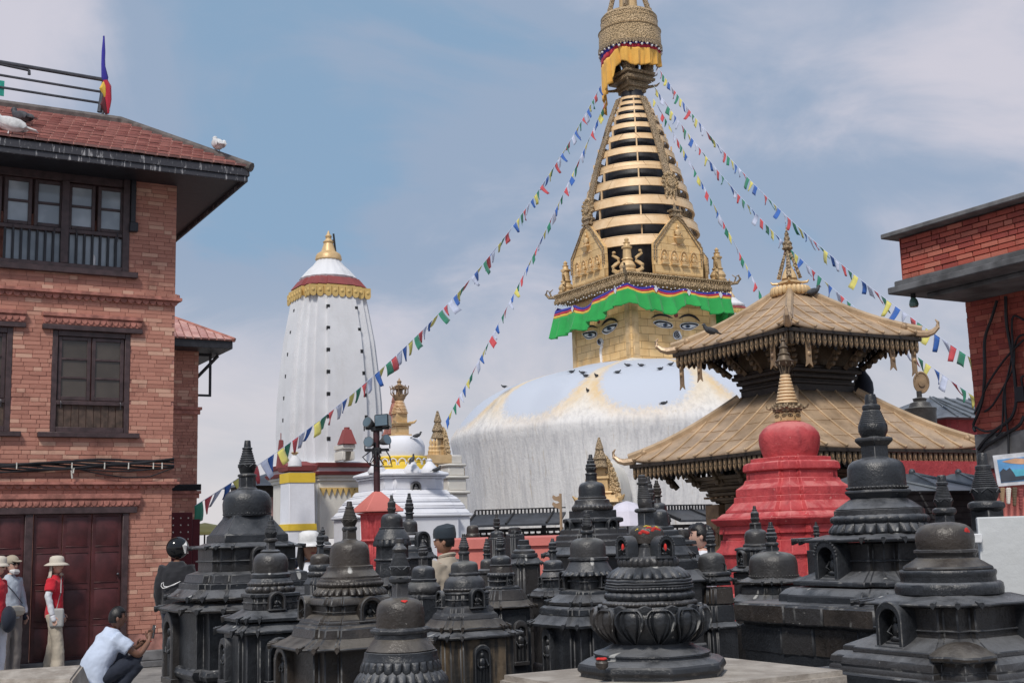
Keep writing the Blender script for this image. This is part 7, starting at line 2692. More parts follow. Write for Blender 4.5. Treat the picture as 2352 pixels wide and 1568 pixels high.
stupa('small dark stupa with ringed beehive spire, before the tin roofed stalls', 'd', 2167, 1150, 8.0, [
 ('band', 'knob', 'r', [(1091, 8), (1094, 10), (1106, 10), (1108, 13), (1113, 13)]), ('spire', 1095, 1166, 21, 8), ('collar', 1168, 1180, 27), ('neck', 1180, 1210, 22, 's'), ('dome', 1208, 1260, 48), ('body', 1260, None, 60)], 'stone')
stupa('dark stupa with wide ringed spire and thick collar, beside the pale panel', 'd', 2262, 1120, 6.6, [
 ('band', 'knob', 'r', [(1040, 9), (1044, 11), (1058, 12), (1070, 13), (1073, 18), (1078, 18)]), ('spire', 1046, 1152, 31, 9), ('collar', 1154, 1170, 41), ('neck', 1172, 1225, 36, 's'), ('dome', 1225, 1320, 80), ('body', 1320, None, 100)], 'stone')
stupa('dark stupa with zigzag petal ring and carved drum, in front of the red lamp pedestal', 'c2', 1022, 400, 8.0, [
 ('spire', 35, 184, 35, 1), ('dome', 184, 302, 91), ('band', 'slab', 'r', [(298, 94), (302, 104), (310, 104)]), ('band', 'shoulder', 'r', [(308, 98), (330, 112), (380, 142), (396, 148)]), ('petals', 392, 142, 452, 158, 16), ('band', 'drum', 'o', [(448, 138), (460, 132), (600, 136), (700, 150)]), ('rail', 560, 150, 'o', 14), ('niche', 'R', 1060, 690, 46, 170, 40, 'seat', 118), ('roof', 700, 150, 760, 230, 22), ('body', 780, None, 200)], 'stone')
stupa('dark stupa with narrow drum dome, just left of the man in the cap', 'c2', 1165, 300, 10.0, [
 ('spire', 20, 178, 36, 2), ('collar', 178, 190, 40), ('neck', 190, 240, 30, 'r'), ('dome', 238, 342, 66, -.04), ('band', 'slab', 't', [(338, 70), (346, 96), (362, 100)]), ('band', 'step', 't', [(380, 100), (400, 130), (440, 136)]), ('band', 'step', 't', [(450, 146), (470, 178), (500, 184)]), ('roof', 500, 184, 545, 215, 18), ('body', 560, None, 180), ('niche', 'R', 1270, 460, 62, 128, 30, 'seat', 140)], 'stone')
stupa('small black stupa with a plain spire beside the woman in the sun hat', 'c2', 436, 500, 7.6, [
 ('spire', 330, 440, 32, 1), ('collar', 440, 452, 36), ('neck', 452, 518, 27, 's'), ('mat', 'stone_warm'), ('dome', 514, 604, 81), ('mat', 'stone'), ('band', 'moulding', 'r', [(600, 86), (612, 96), (640, 98), (660, 90)]), ('rope', 656, 700, 104, 18, .04), ('band', 'step', 't', [(700, 100), (760, 140)]), ('body', 760, None, 130)], 'stone')
stupa('small black stupa with pale worn ring, in front of the man in the cap', 'c3', 252, 650, 6.7, [
 ('spire', 405, 536, 40, 2), ('collar', 538, 556, 44, 'o'), ('neck', 556, 614, 38, 's'), ('dome', 610, 722, 98, -.02), ('band', 'slab', 'r', [(716, 100), (722, 108), (740, 106)]), ('mat', 'stone_grey'), ('band', 'ring', 'r', [(738, 100), (760, 118), (780, 138), (815, 142), (838, 128)]), ('mat', 'stone'), ('niche', 'R', 318, 915, 50, 92, 30, 'seat', 108), ('band', 'slab', 't', [(836, 130), (850, 150), (880, 154)]), ('body', 880, None, 145)], 'stone')
stupa('small dark stupa with bulging dome above a beaded ring and niche, before the salmon parapet', 'c3', 885, 620, 7.5, [
 ('spire', 335, 470, 36, 3), ('collar', 472, 488, 44), ('neck', 488, 530, 32, 's'), ('dome', 526, 604, 82, .04), ('band', 'slab', 'r', [(600, 84), (604, 92), (614, 90)]), ('mat', 'stone_warm'), ('band', 'shoulder', 'r', [(612, 84), (640, 92), (670, 98)]), ('mat', 'stone'), ('rope', 668, 704, 118, 24, .04), ('body', 700, 780, 96), ('niche', 'R', 950, 768, 34, 100, 34, 'seat'), ('rail', 735, 118, 't', 9), ('band', 'step', 't', [(776, 150), (800, 160)]), ('mat', 'stone_warm'), ('band', 'step', 't', [(800, 172), (880, 214), (890, 218)]), ('roof', 888, 216, 935, 282, 24), ('mat', 'stone'), ('body', 960, None, 230), ('niche', 'R', 1046, 1390, 62, 320, 30, 'stand')], 'stone')
stupa('little dark stupa with square spire collar, between larger ones near the salmon parapet', 'c3', 772, 560, 8.6, [
 ('spire', 388, 512, 30, 2), ('collar', 514, 526, 34), ('neck', 526, 560, 28, 's'), ('dome', 556, 640, 56), ('band', 'ring', 'r', [(636, 60), (650, 84), (670, 86), (690, 66)]), ('body', 690, None, 76, 'o')], 'stone')
stupa('low black stupa rising in stacked round ledges, no spire, before the salmon parapet', 'c3', 1075, 520, 9.0, [
 ('band', 'cap', 'r', [(398, 30), (402, 44), (438, 44)]), ('band', 'ledge', 'r', [(438, 40), (446, 56), (470, 60), (478, 52)]), ('band', 'ledge', 'r', [(476, 70), (490, 90), (506, 92), (512, 80)]), ('band', 'ledge', 'r', [(510, 104), (526, 112), (540, 112), (546, 100)]), ('roof', 545, 116, 590, 158, 20), ('body', 606, None, 130)], 'stone')
stupa('small black stupa with smooth cap dome, left of the grey domed one', 'c3', 1312, 620, 7.6, [
 ('spire', 388, 484, 34, 1), ('collar', 484, 500, 40), ('neck', 500, 566, 30, 's'), ('dome', 562, 642, 82), ('band', 'slab', 'r', [(638, 84), (644, 90), (656, 88)]), ('band', 'shoulder', 'r', [(654, 82), (690, 106), (700, 112)]), ('body', 696, 790, 108), ('rail', 720, 126, 't', 10), ('niche', 'L', 1225, 790, 34, 90, 24, 'seat'), ('band', 'step', 't', [(786, 130), (810, 178), (820, 180)]), ('roof', 816, 180, 850, 212, 20), ('body', 870, None, 180)], 'stone')
stupa('brownish spireless dome on a flat slab beside the person in the red cap', 'c3', 655, 330, 13.5, [
 ('dome', 280, 352, 50), ('band', 'slab', 'r', [(348, 52), (354, 58), (372, 60), (384, 50)]), ('body', 384, None, 60)], 'stone_warm')
stupa('slim dark stupa with pointed spire before the left prayer wheels', 'c3', 852, 300, 12.5, [
 ('spire', 186, 290, 27, 1), ('collar', 290, 302, 30), ('neck', 302, 330, 22, 's'), ('dome', 328, 384, 56), ('band', 'slab', 'r', [(382, 62), (392, 68), (400, 60)]), ('body', 400, None, 80)], 'stone')
stupa('small dark stupa with flat tiered top before the left prayer wheels', 'c3', 1000, 350, 12.0, [
 ('band', 'cap', 'r', [(296, 30), (302, 46), (324, 48)]), ('body', 324, 352, 56, 't'), ('niche', 'R', 1012, 384, 22, 56, 16, 'seat'), ('band', 'slab', 't', [(350, 64), (360, 74), (384, 78)]), ('body', 384, None, 80)], 'stone')
stupa('tiny black stupa with thin spike far behind, below the yellow painted pier', 'd', 741, 1230, 12.0, [
 ('spire', 1209, 1228, 6, 1), ('dome', 1228, 1244, 14), ('band', 'slab', 'r', [(1243, 14), (1247, 19), (1251, 20)]), ('band', 'slab', 'r', [(1252, 20), (1257, 26), (1262, 26)]), ('body', 1262, None, 24)], 'stone')
# ------------------------------------------------------------------ crimson stupa
rs = stupa('crimson limewashed stupa with an onion dome and small gilded eyed spire, before the pagoda', 'c5', 915, 900, 12.5, [
 ('band', 'dome', 'r', [(356, 80), (362, 112), (380, 152), (405, 185), (440, 212), (475, 221), (520, 218), (565, 206), (600, 194), (622, 188)]),
 ('band', 'base_course', 't', [(616, 288), (646, 290)]), ('band', 'cornice', 't', [(646, 318), (654, 338), (676, 348), (706, 350), (714, 340)]), ('band', 'base_course', 't', [(714, 326), (790, 326)]),
 ('band', 'base_course', 't', [(770, 338), (800, 352), (836, 408), (892, 410)]), ('band', 'base_course', 't', [(892, 424), (938, 428)]), ('band', 'base_course', 't', [(934, 432), (948, 446), (990, 490), (1008, 494)]),
 ('band', 'base_course', 't', [(1008, 500), (1014, 520), (1040, 556), (1046, 560)]), ('band', 'cornice', 't', [(1046, 600), (1060, 604), (1096, 560), (1100, 556)]), ('band', 'base_course', 't', [(1100, 540), (1160, 545)]), ('band', 'base_course', 't', [(1160, 520), (1204, 522)]),
 ('band', 'base_course', 't', [(1204, 535), (1250, 545), (1290, 580), (1310, 585)]), ('body', 1310, None, 560)], 'red', name='red_stupa', group=None, wear='red', bev=.005)
t, O, ms, zv, U, V = rs
Zr = lambda q: at(1818, q, 12.5).z
kr = mpp(at(1818, 950, 12.5))
sq_ = support('s', O)
g = NB()
loft(g, [plan_ring('s', O, 31 * kr / sq_, Zr(968)), plan_ring('s', O, 29 * kr / sq_, Zr(945))])
hm = obj('harmika', g, M['gilt_plain'], t, bevel=.006)
for nn, fx in ((-B, A), (-A, -B)):
 g = NB()
 c = O + nn * (29.5 * kr / sq_ + .004) + Z * Zr(955)
 for e in (-1, 1):
  pts = [c + fx * (e * .052 + .032 * math.cos(q * math.pi / 6)) + Z * (.013 * math.sin(q * math.pi / 6)) for q in range(12)]
  tube(g, pts + pts[:1], .004, 4)
  ball(g, c + fx * e * .052, .008, 6, 4)
  tube(g, [c + fx * (e * .015) + Z * .03, c + fx * (e * .055) + Z * .042, c + fx * (e * .09) + Z * .028], .005, 4)
 tube(g, [c - Z * .005, c + fx * .012 - Z * .03, c - Z * .045], .005, 4)
 obj('painted_eyes', g, M['bronze'], hm)
g = NB()
for hw, va, vb in ((33, 945, 940), (39, 940, 934), (35, 934, 928), (26, 928, 926)):
 loft(g, [plan_ring('s', O, hw * kr / sq_, Zr(va)), plan_ring('s', O, hw * kr / sq_ * 1.02, Zr(vb) + .001)])
for k_ in range(4):
 al = YAW + math.pi / 4 + k_ * math.pi / 2
 d = Vector((math.cos(al), math.sin(al), 0))
 tube(g, [O + d * .17 + Z * Zr(936), O + d * .20 + Z * Zr(935), O + d * .215 + Z * Zr(928)], [.02, .016, .006], 5)
for nn, fx in SIDES:
 c = O + nn * 24 * kr / sq_ + Z * Zr(928)
 extrude_poly(g, [c + fx * a_ * kr + Z * b_ * kr for a_, b_ in ((-20, 0), (20, 0), (20, 8), (0, 23), (-20, 8))], -nn * .03)
 ball(g, c + Z * 9 * kr + nn * .015, 5 * kr, 7, 5)
obj('gilt_cornice', g, M['gilt_old'], t, bevel=.003)
g = NB()
pr = []
for i in range(9):
 q = 926 - i * 7.6
 h = 25 - i * 1.65
 pr += [(h * .78 * kr, Zr(q)), (h * kr, Zr(q - .8)), (h * .97 * kr, Zr(q - 5)), (h * .74 * kr, Zr(q - 5.6))]
lathe(g, O, pr, 28)
obj('spire', g, M['gilt_ring'], t)
g = NB()
lathe(g, O, [(h * kr, Zr(q)) for q, h in ((858, 5), (842, 4), (840, 14), (832, 20), (829, 22), (826, 16), (816, 12), (813, 15), (810, 10), (800, 8), (797, 11), (794, 7), (784, 4), (781, 6), (778, 3), (771, 1))], 16)
for k_ in range(8):
 al = k_ * math.pi / 4
 d = Vector((math.cos(al), math.sin(al), 0))
 tube(g, [O + d * 19 * kr + Z * Zr(830), O + d * 21 * kr + Z * Zr(838)], .007, 4)
 tube(g, [O + d * 15 * kr + Z * Zr(830), O + d * 9 * kr + Z * Zr(858)], .006, 4)
obj('crown', g, M['bronze'], t)
print('p6 ok')
# ------------------------------------------------------------------ strings of prayer flags
FC = ['f_blue', 'f_white', 'f_red', 'f_green', 'f_yellow']
FN = dict(f_blue='blue flag', f_white='white flag', f_red='red flag', f_green='green flag', f_yellow='yellow flag')
rf_ = random.Random(21)
def flag_string(label, p0, p1, via, n, size, phase=0, skip=0.0, t_end=1.0, pair=False):
 """cord hanging between two fixings, passing the picture point via, with n flags sewn on"""
 d = p1 - p0
 best = None
 if via is None: via = (1412, 400)
 for i in range(1, 200):
  t = i / 200
  q = p0 + d * t
  c = CAM3.transposed() @ (q - CAM)
  u = CU + F_PX * c.x / -c.z
  if best is None or abs(u - via[0]) < best[0]: best = (abs(u - via[0]), t, q)
 _, t, q = best
 w_ = at(via[0], via[1], q.y)
 sag = .25 if via == (1412, 400) else (q.z - w_.z) / (4 * t * (1 - t))
 pos = lambda t: p0 + d * t - Z * (4 * sag * t * (1 - t))
 th = thing('prayer_flag_string', label, 'prayer flags', p0, 'strings of prayer flags from the spire')
 g = NB()
 tube(g, [pos(i / 40) for i in range(41)], .006, 4)
 obj('cord', g, M['c_f_white'], th)
 dh = Vector((d.x, d.y, 0)).normalized()
 for i in range(n):
  t = (i + .6 + rf_.uniform(-.12, .12)) / n * t_end
  if rf_.random() < skip: continue
  a = pos(t - size * .42 / d.length)
  b = pos(t + size * .42 / d.length)
  along = (b - a)
  w = along.length
  along.normalize()
  sw = rf_.uniform(-.55, .55)
  side = Vector((-dh.y, dh.x, 0))
  down = (-Z + side * sw * .9 + dh * rf_.uniform(-.3, .3)).normalized()
  tri = rf_.random() < .65
  g = NB()
  L_ = size * rf_.uniform(.85, 1.1)
  bend = rf_.uniform(-.35, .35)
  tw = rf_.uniform(-.5, .5)
  rows = []
  for j in range(5):
   f = j / 4
   row = []
   for k_ in range(4):
    s = k_ / 3
    x = s
    if tri: x = .5 + (s - .5) * (1 - .78 * f) + tw * .3 * f
    p = a + along * (w * x) + down * (L_ * f) + side * (bend * L_ * f * f + .05 * size * math.sin(s * 5 + i) * f + tw * L_ * .5 * f * (s - .5))
    row.append(p)
   rows.append(row)
  loft(g, rows, False, False, False)
  col = FC[(i + phase) % 5]
  o = obj('flag', g, M['c_' + col], th, smooth=60)
  o['label'] = FN[col]
  o.modifiers.new('thickness', 'SOLIDIFY').thickness = .004
 return th
top_l = GO + Vector((-.75, -.3, at(1380, 198, SY).z))
flag_string('long string of big prayer flags running from the spire down left to the brick houses', at(1380, 195, 44.3), at(449, 1160, 22.5), (870, 850), 84, .33)
flag_string('thinner string of narrow prayer flags from the spire to the shrine left of the dome', at(1392, 232, 44.3), at(1024, 966, 39.6), (1230, 575), 54, .30, 2)
flag_string('uppermost string of prayer flags running right from the spire to the red brick building', at(1508, 150, 44.6), at(2240, 828, 24), (1860, 548), 64, .32, 1)
flag_string('middle string of prayer flags running right from the spire, passing behind the pagoda roof', at(1496, 188, 44.3), at(2240, 912, 25.5), (1740, 500), 62, .31, 3)
flag_string('lowest string of small prayer flags right of the spire, ending above the pagoda finial', at(1500, 225, 44.2), at(1757, 692, 41), (1630, 450), 36, .28, 4)
# ------------------------------------------------------------------ pigeons
def pigeon_mesh(mat, fold=.0):
 g = NB()
 ball(g, Vector((0, 0, .095)), (.13, .065, .07), 12, 8, Matrix.Rotation(R(-18), 3, 'Y'))
 tube(g, [Vector((.075, 0, .12)), Vector((.115, 0, .165)), Vector((.125, 0, .195))], [.05, .037, .03], 8)
 ball(g, Vector((.132, 0, .205)), (.038, .032, .033), 8, 6)
 tube(g, [Vector((.162, 0, .203)), Vector((.19, 0, .195))], [.012, .003], 5)
 loft(g, [[Vector((-.07, y, .085)) for y in ()] or [Vector((-.08, -.035, .10)), Vector((-.08, .035, .10)), Vector((-.08, .035, .075)), Vector((-.08, -.035, .075))], [Vector((-.24, -.04, .035)), Vector((-.24, .04, .035)), Vector((-.24, .04, .028)), Vector((-.24, -.04, .028))]])
 for e in (-1, 1):
  ball(g, Vector((-.035, .055 * e, .095)), (.125, .018, .05), 8, 6, Matrix.Rotation(R(-14), 3, 'Y'))
  tube(g, [Vector((.0, .02 * e, .05)), Vector((.01, .022 * e, 0))], .007, 4)
 return mesh('pigeon', g, mat, 50)
PG, PW = pigeon_mesh(M['pigeon']), pigeon_mesh(M['pigeon_w'])
def on_dome(u, v):
 dd = ray(u, v).normalized()
 lo, hi = 30.0, 46.0
 prf = [(at(1481, a, SY).z, b * KP) for a, b in dome_p]
 def rad(z):
  if z >= prf[0][0]: return prf[0][1] * max(0, 1 - (z - prf[0][0]) * 3)
  for (za, ra), (zb, rb_) in zip(prf[:-1], prf[1:]):
   if za >= z >= zb: return ra + (rb_ - ra) * (za - z) / max(1e-6, za - zb)
  return prf[-1][1]
 s = 30.0
 while s < 52:
  p = CAM + dd * s
  if (Vector((p.x, p.y, 0)) - GO).length < rad(p.z): return p
  s += .03
 return at(u, v, SY)
def pigeon(p, rot, label, group, white=False, sc_=.85, tilt=0.0):
 o = bpy.data.objects.new('pigeon', PW if white else PG)
 COL.objects.link(o)
 o.location = p
 o.rotation_euler = (0, tilt, R(rot))
 o.scale = (sc_,) * 3
 tag(o, label, 'pigeon', group)
 return o
GD = 'pigeons on the white dome'
for u, v, rot, lab in ((1159, 891, 200, 'lone dark pigeon on the left shoulder of the dome'), (1339, 859, 170, 'dark pigeon on the dome at the left corner below the gilded cube'),
      (1346, 866, 140, 'dark pigeon with spread tail just below the left corner of the cube'), (1370, 866, 240, 'dark pigeon hunched on the dome below the left eyed face'), (1312, 857, 10, 'dark pigeon where the left edge of the cube meets the dome'),
      (1418, 858, 330, 'dark pigeon on the first saffron stain below the cube corner'), (1443, 842, 190, 'dark pigeon on the pale ledge just left of the cube corner'), (1474, 842, 160, 'dark pigeon on the pale ledge right of the cube corner'),
      (1516, 850, 30, 'dark pigeon below the right eyed face, head turned down'), (1540, 840, 320, 'dark pigeon on the ledge beside the pagoda roof tip'), (1350, 900, 250, 'single dark pigeon in the middle of a white scallop of the dome'), (1524, 929, 10, 'dark pigeon on the stained band low on the dome front')):
 pigeon(on_dome(u, v), rot, lab, GD, sc_=.64, tilt=.25)
HP = 'pigeons on the tiled roof'
pr_ = lambda u, v: onplane(u, v, L.p(0, -ov, zr), nrm)
pigeon(pr_(22, 312) + nrm * .02, 190, 'plump white pigeon asleep on the roof tiles at the left edge of the photo', HP, True, 1.5)
pigeon(pr_(48, 290) + nrm * .02, 150, 'grey speckled pigeon on the roof tiles just above the white one', HP, False, 1.25)
hp_ = L.p(ov - run * .24, -ov + run * .24, zr + rise * .24 + .09)
pigeon(hp_, 120, 'white pigeon perched alone on the sloping roof hip', HP, True, 1.25)
OP = 'pigeons on the temples'
pigeon(at(1632, 770, PY - .7), 200, 'dark pigeon on the left slope of the upper pagoda roof', OP)
pigeon(at(1868, 680, PY - .2), 10, 'grey pigeon beside the finial foot at the top of the pagoda', OP)
pigeon(at(958, 1006, 26.6), 0, 'dark pigeon perched on the white stupa dome beside the gilt spire', OP, sc_=.62)
pigeon(at(949, 1060, 26.0), 60, 'dark pigeon with raised tail on the corner bud of the white stupa', OP, sc_=.62, tilt=-.5)
pigeon(at(1003, 1084, 26.0), 30, 'dark pigeon at the right end of the white stupa roof', OP, sc_=.62)
# ------------------------------------------------------------------ people
DG = None
def skin_mesh(verts, edges, radii, sub=1):
 me = bpy.data.meshes.new('tmp')
 me.from_pydata([tuple(v) for v in verts], edges, [])
 o = bpy.data.objects.new('tmp', me)
 COL.objects.link(o)
 md = o.modifiers.new('skin', 'SKIN')
 md.use_smooth_shade = True
 for i, r in enumerate(radii):
  sv = me.skin_vertices[0].data[i]
  sv.radius = r if isinstance(r, tuple) else (r, r)
  sv.use_root = (i == 0)
 s = o.modifiers.new('sub', 'SUBSURF')
 s.levels = s.render_levels = sub
 dg = bpy.context.evaluated_depsgraph_get()
 ev = o.evaluated_get(dg)
 m2 = bpy.data.meshes.new_from_object(ev)
 bpy.data.objects.remove(o)
 bpy.data.meshes.remove(me)
 return m2
STAND = dict(pelvis=(0, 0, .94), waist=(0, .0, 1.08), chest=(0, -.005, 1.27), neck0=(0, -.015, 1.42), neck=(0, .0, 1.50), head=(0, .02, 1.60),
    sl=(-.17, -.01, 1.385), el=(-.21, -.02, 1.12), wl=(-.22, .05, .88), fl=(-.22, .08, .79), sr=(.17, -.01, 1.385), er=(.21, -.02, 1.12), wr=(.22, .05, .88), fr=(.22, .08, .79),
    hl=(-.095, 0, .90), kl=(-.10, .015, .49), al=(-.10, -.02, .09), tl=(-.11, .13, .035), hr=(.095, 0, .90), kr=(.10, .015, .49), ar=(.10, -.02, .09), tr=(.11, .13, .035))
BR = dict(pelvis=(.13, .10), waist=(.12, .09), chest=(.145, .10), neck0=.062, neck=.05, sl=.058, el=.042, wl=.03, fl=.022, sr=.058, er=.042, wr=.03, fr=.022,
   hl=.08, kl=.056, al=.04, tl=.032, hr=.08, kr=.056, ar=.04, tr=.032)
EB = [('pelvis', 'waist'), ('waist', 'chest'), ('chest', 'neck0'), ('neck0', 'neck'), ('chest', 'sl'), ('sl', 'el'), ('el', 'wl'), ('wl', 'fl'), ('chest', 'sr'), ('sr', 'er'), ('er', 'wr'), ('wr', 'fr'),
  ('pelvis', 'hl'), ('hl', 'kl'), ('kl', 'al'), ('al', 'tl'), ('pelvis', 'hr'), ('hr', 'kr'), ('kr', 'ar'), ('ar', 'tr')]
class Person:
 def __init__(s, label, loc, face, h=1.65, pose=None, skin='skin', head_turn=0):
  s.t = thing('person', label, 'person', loc)
  s.k = h / 1.72
  a = R(face)
  s.fw = Vector((math.sin(a), math.cos(a), 0))
  s.rt = Vector((math.cos(a), -math.sin(a), 0))
  s.loc = Vector(loc)
  s.J = {k_: Vector(v) for k_, v in STAND.items()}
  for k_, v in (pose or {}).items(): s.J[k_] = Vector(v)
  ht = R(head_turn)
  s.hf = s.fw * math.cos(ht) + s.rt * math.sin(ht)
  s.hr = s.rt * math.cos(ht) - s.fw * math.sin(ht)
  names = list(BR)
  m2 = skin_mesh([s.W(s.J[n]) - s.loc for n in names], [(names.index(a_), names.index(b_)) for a_, b_ in EB], [tuple(x * s.k * .80 for x in BR[n]) if isinstance(BR[n], tuple) else BR[n] * s.k * (.82 if n[0] in 'shk' else 1) for n in names])
  g = NB()
  g.from_mesh(m2)
  bpy.data.meshes.remove(m2)
  bmesh.ops.translate(g, verts=g.verts, vec=s.loc)
  s.head(g)
  for sd in 'lr': s.hand(g, sd)
  s.body = obj('body', g, M[skin], s.t, smooth=60)
 def W(s, p): return s.loc + (s.rt * p.x + s.fw * p.y + Z * p.z) * s.k
 def H(s, x, y, z):
  """point in head space (right, forward, up) in metres of a full-size head"""
  c = s.W(s.J['head'])
  return c + (s.hr * x + s.hf * y + Z * z) * s.k
 def head(s, g):
  rot = Matrix((s.hr, s.hf, Z)).transposed()
  b = NB()
  bmesh.ops.create_uvsphere(b, u_segments=20, v_segments=16, radius=1)
  for v in b.verts:
   x, y, z = v.co
   wz = 1 - .30 * max(0, -z) ** 1.5
   fx = x * .072 * wz
   fy = y * (.090 if y < 0 else .088) * (1 - .16 * max(0, -z) * (1 if y < 0 else .2))
   fz = z * .115
   if y > .3 and abs(x) < .55:
    f = (y - .3) / .7
    fy += .016 * f * math.exp(-((z + .12) / .16) ** 2) * math.exp(-(x / .17) ** 2)
    fy -= .010 * f * math.exp(-((z - .10) / .10) ** 2) * (1 - math.exp(-(x / .2) ** 2))
    fy += .006 * f * math.exp(-((z + .42) / .09) ** 2) * math.exp(-(x / .35) ** 2)
    fy += .008 * f * math.exp(-((z + .82) / .15) ** 2)
   v.co = (fx, fy, fz)
  for e in (-1, 1):
   bmesh.ops.create_uvsphere(b, u_segments=8, v_segments=6, radius=1, matrix=Matrix.Translation((.072 * e, -.012, -.008)) @ Matrix.Diagonal((.012, .020, .030, 1)))
  bmesh.ops.create_cone(b, segments=8, radius1=.014, radius2=.006, depth=.045, cap_ends=True, matrix=Matrix.Translation((0, .092, -.012)) @ Matrix.Rotation(R(-22), 4, 'X'))
  me = bpy.data.meshes.new('tmp')
  bmesh.ops.scale(b, verts=b.verts, vec=(s.k,) * 3)
  bmesh.ops.transform(b, verts=b.verts, matrix=Matrix.Translation(s.W(s.J['head'])) @ rot.to_4x4())
  b.to_mesh(me)
  b.free()
  g.from_mesh(me)
  bpy.data.meshes.remove(me)
 def hand(s, g, sd):
  w_, f_ = s.W(s.J['w' + sd]), s.W(s.J['f' + sd])
  d = (f_ - w_).normalized()
  e = s.rt.cross(d)
  if e.length < .2: e = Z.copy()
  e.normalize()
  n_ = d.cross(e)
  k = s.k
  for i, (o_, ln) in enumerate(((-.026, .058), (-.009, .070), (.009, .066), (.026, .052))):
   p = f_ + e * o_ * k - d * .01 * k
   tube(g, [p, p + d * ln * .5 * k, p + d * ln * k + n_ * .012 * k], [.010 * k, .009 * k, .006 * k], 6)
  p = w_ + d * .03 * k + e * .02 * k
  tube(g, [p, p + d * .035 * k + e * .03 * k, p + d * .075 * k + e * .036 * k], [.012 * k, .010 * k, .007 * k], 6)
  ball(g, (w_ + f_) / 2 + d * .02 * k, (.034 * k, .05 * k, .018 * k), 8, 6, Matrix((e, d, n_)).transposed())
 def face(s):
  for e in (-1, 1):
   g = NB()
   rot = Matrix((s.hr, s.hf, Z)).transposed()
   ball(g, s.H(.030 * e, .077, .012), (.013 * s.k, .006 * s.k, .006 * s.k), 8, 5, rot)
   obj('eye', g, M['lens'], s.t)
   g = NB()
   tube(g, [s.H(.014 * e, .084, .034), s.H(.032 * e, .081, .039), s.H(.050 * e, .068, .032)], .004 * s.k, 5)
   obj('eyebrow', g, M['hair'], s.t)
  g = NB()
  tube(g, [s.H(-.022, .080, -.050), s.H(0, .088, -.052), s.H(.022, .080, -.050)], [.003 * s.k, .007 * s.k, .003 * s.k], 6)
  obj('lips', g, M['maroon'], s.t)
 def wear(s, name, parts, mat, grow=.014, extra=None, radii=None, sub=1):
  """a garment: rings round the trunk, tubes along the limbs it covers, fused into one surface"""
  J = dict(s.J)
  for k_, v in (extra or {}).items(): J[k_] = Vector(v)
  rad = lambda n: (radii or {}).get(n, None) or (tuple(x + grow for x in BR[n]) if isinstance(BR.get(n), tuple) else BR.get(n, .045) + grow)
  names = [n for e in parts for n in e]
  g = NB()
  X = Vector((1, 0, 0))
  def rings(seq):
   rr = []
   for i, (p, rx, ry) in enumerate(seq):
    t = (seq[min(i + 1, len(seq) - 1)][0] - seq[max(i - 1, 0)][0]).normalized()
    f = t.cross(X).normalized() * -1
    rr.append([s.W(p + X * (rx * math.cos(q * math.pi / 12)) + f * (ry * math.sin(q * math.pi / 12))) for q in range(24)])
   loft(g, rr)
  if 'chest' in names:
   P, W_, C, N = J['pelvis'], J['waist'], J['chest'], J['neck0']
   (px, py), (wx, wy), (cx, cy) = rad('pelvis'), rad('waist'), rad('chest')
   sh = (J['sl'] + J['sr']) / 2
   up = (N - C).normalized()
   dn = (P - W_).normalized()
   nr = rad('neck0')
   rings([(P + dn * .10, px * 1.04, py * 1.04), (P, px, py), (W_, wx, wy), (C, cx, cy), (C.lerp(N, .55), cx * 1.02, cy * .92), (C.lerp(N, .86), cx * .72, cy * .72), (N + up * .02, nr * 1.05, nr), (N + up * .045, nr * .92, nr * .9)])
  if 'hl' in names:
   px, py = rad('pelvis')
   P = J['pelvis']
   W_ = J['waist']
   rings([(P.lerp((J['hl'] + J['hr']) / 2, 1.5), px * .8, py * .85), (P, px, py), (P.lerp(W_, .45), px * .93, py * .93)])
  chains = [c for c in (['sl', 'ml', 'el', 'wl', 'fl'], ['sr', 'mr', 'er', 'wr', 'fr'], ['hl', 'kl', 'al'], ['hr', 'kr', 'ar']) ]
  for c in chains:
   ns = [n for n in c if n in names]
   if len(ns) < 2: continue
   pts = [J[n] for n in ns]
   rs = [rad(n) for n in ns]
   if ns[0][0] == 's': pts[0] = pts[0] + Vector((-.05 if ns[0] == 'sr' else .05, 0, .012))
   P2, R2 = [], []
   for i in range(len(pts) - 1):
    p0, p1, p2, p3 = pts[max(i - 1, 0)], pts[i], pts[i + 1], pts[min(i + 2, len(pts) - 1)]
    for j in range(5):
     t = j / 5
     P2.append(s.W(.5 * ((2 * p1) + (p2 - p0) * t + (2 * p0 - 5 * p1 + 4 * p2 - p3) * t * t + (3 * p1 - p0 - 3 * p2 + p3) * t ** 3)))
     R2.append((rs[i] + (rs[i + 1] - rs[i]) * t) * s.k * (1 + .03 * math.sin(i * 5 + j * 2.4)))
   P2.append(s.W(pts[-1]))
   R2.append(rs[-1] * s.k)
   tube(g, P2, R2, 14)
  o = obj(name, g, M[mat], s.t, smooth=60)
  bmesh_fix = o.modifiers.new('fuse', 'REMESH')
  bmesh_fix.mode = 'VOXEL'
  bmesh_fix.voxel_size = .0125
  bmesh_fix.use_smooth_shade = True
  sm_ = o.modifiers.new('soften', 'SMOOTH')
  sm_.iterations = 3
  tx = bpy.data.textures.get('creases') or bpy.data.textures.new('creases', 'CLOUDS')
  tx.noise_scale = .09
  dp = o.modifiers.new('creases', 'DISPLACE')
  dp.texture = tx
  dp.strength = .022
  dp.mid_level = .5
  return o
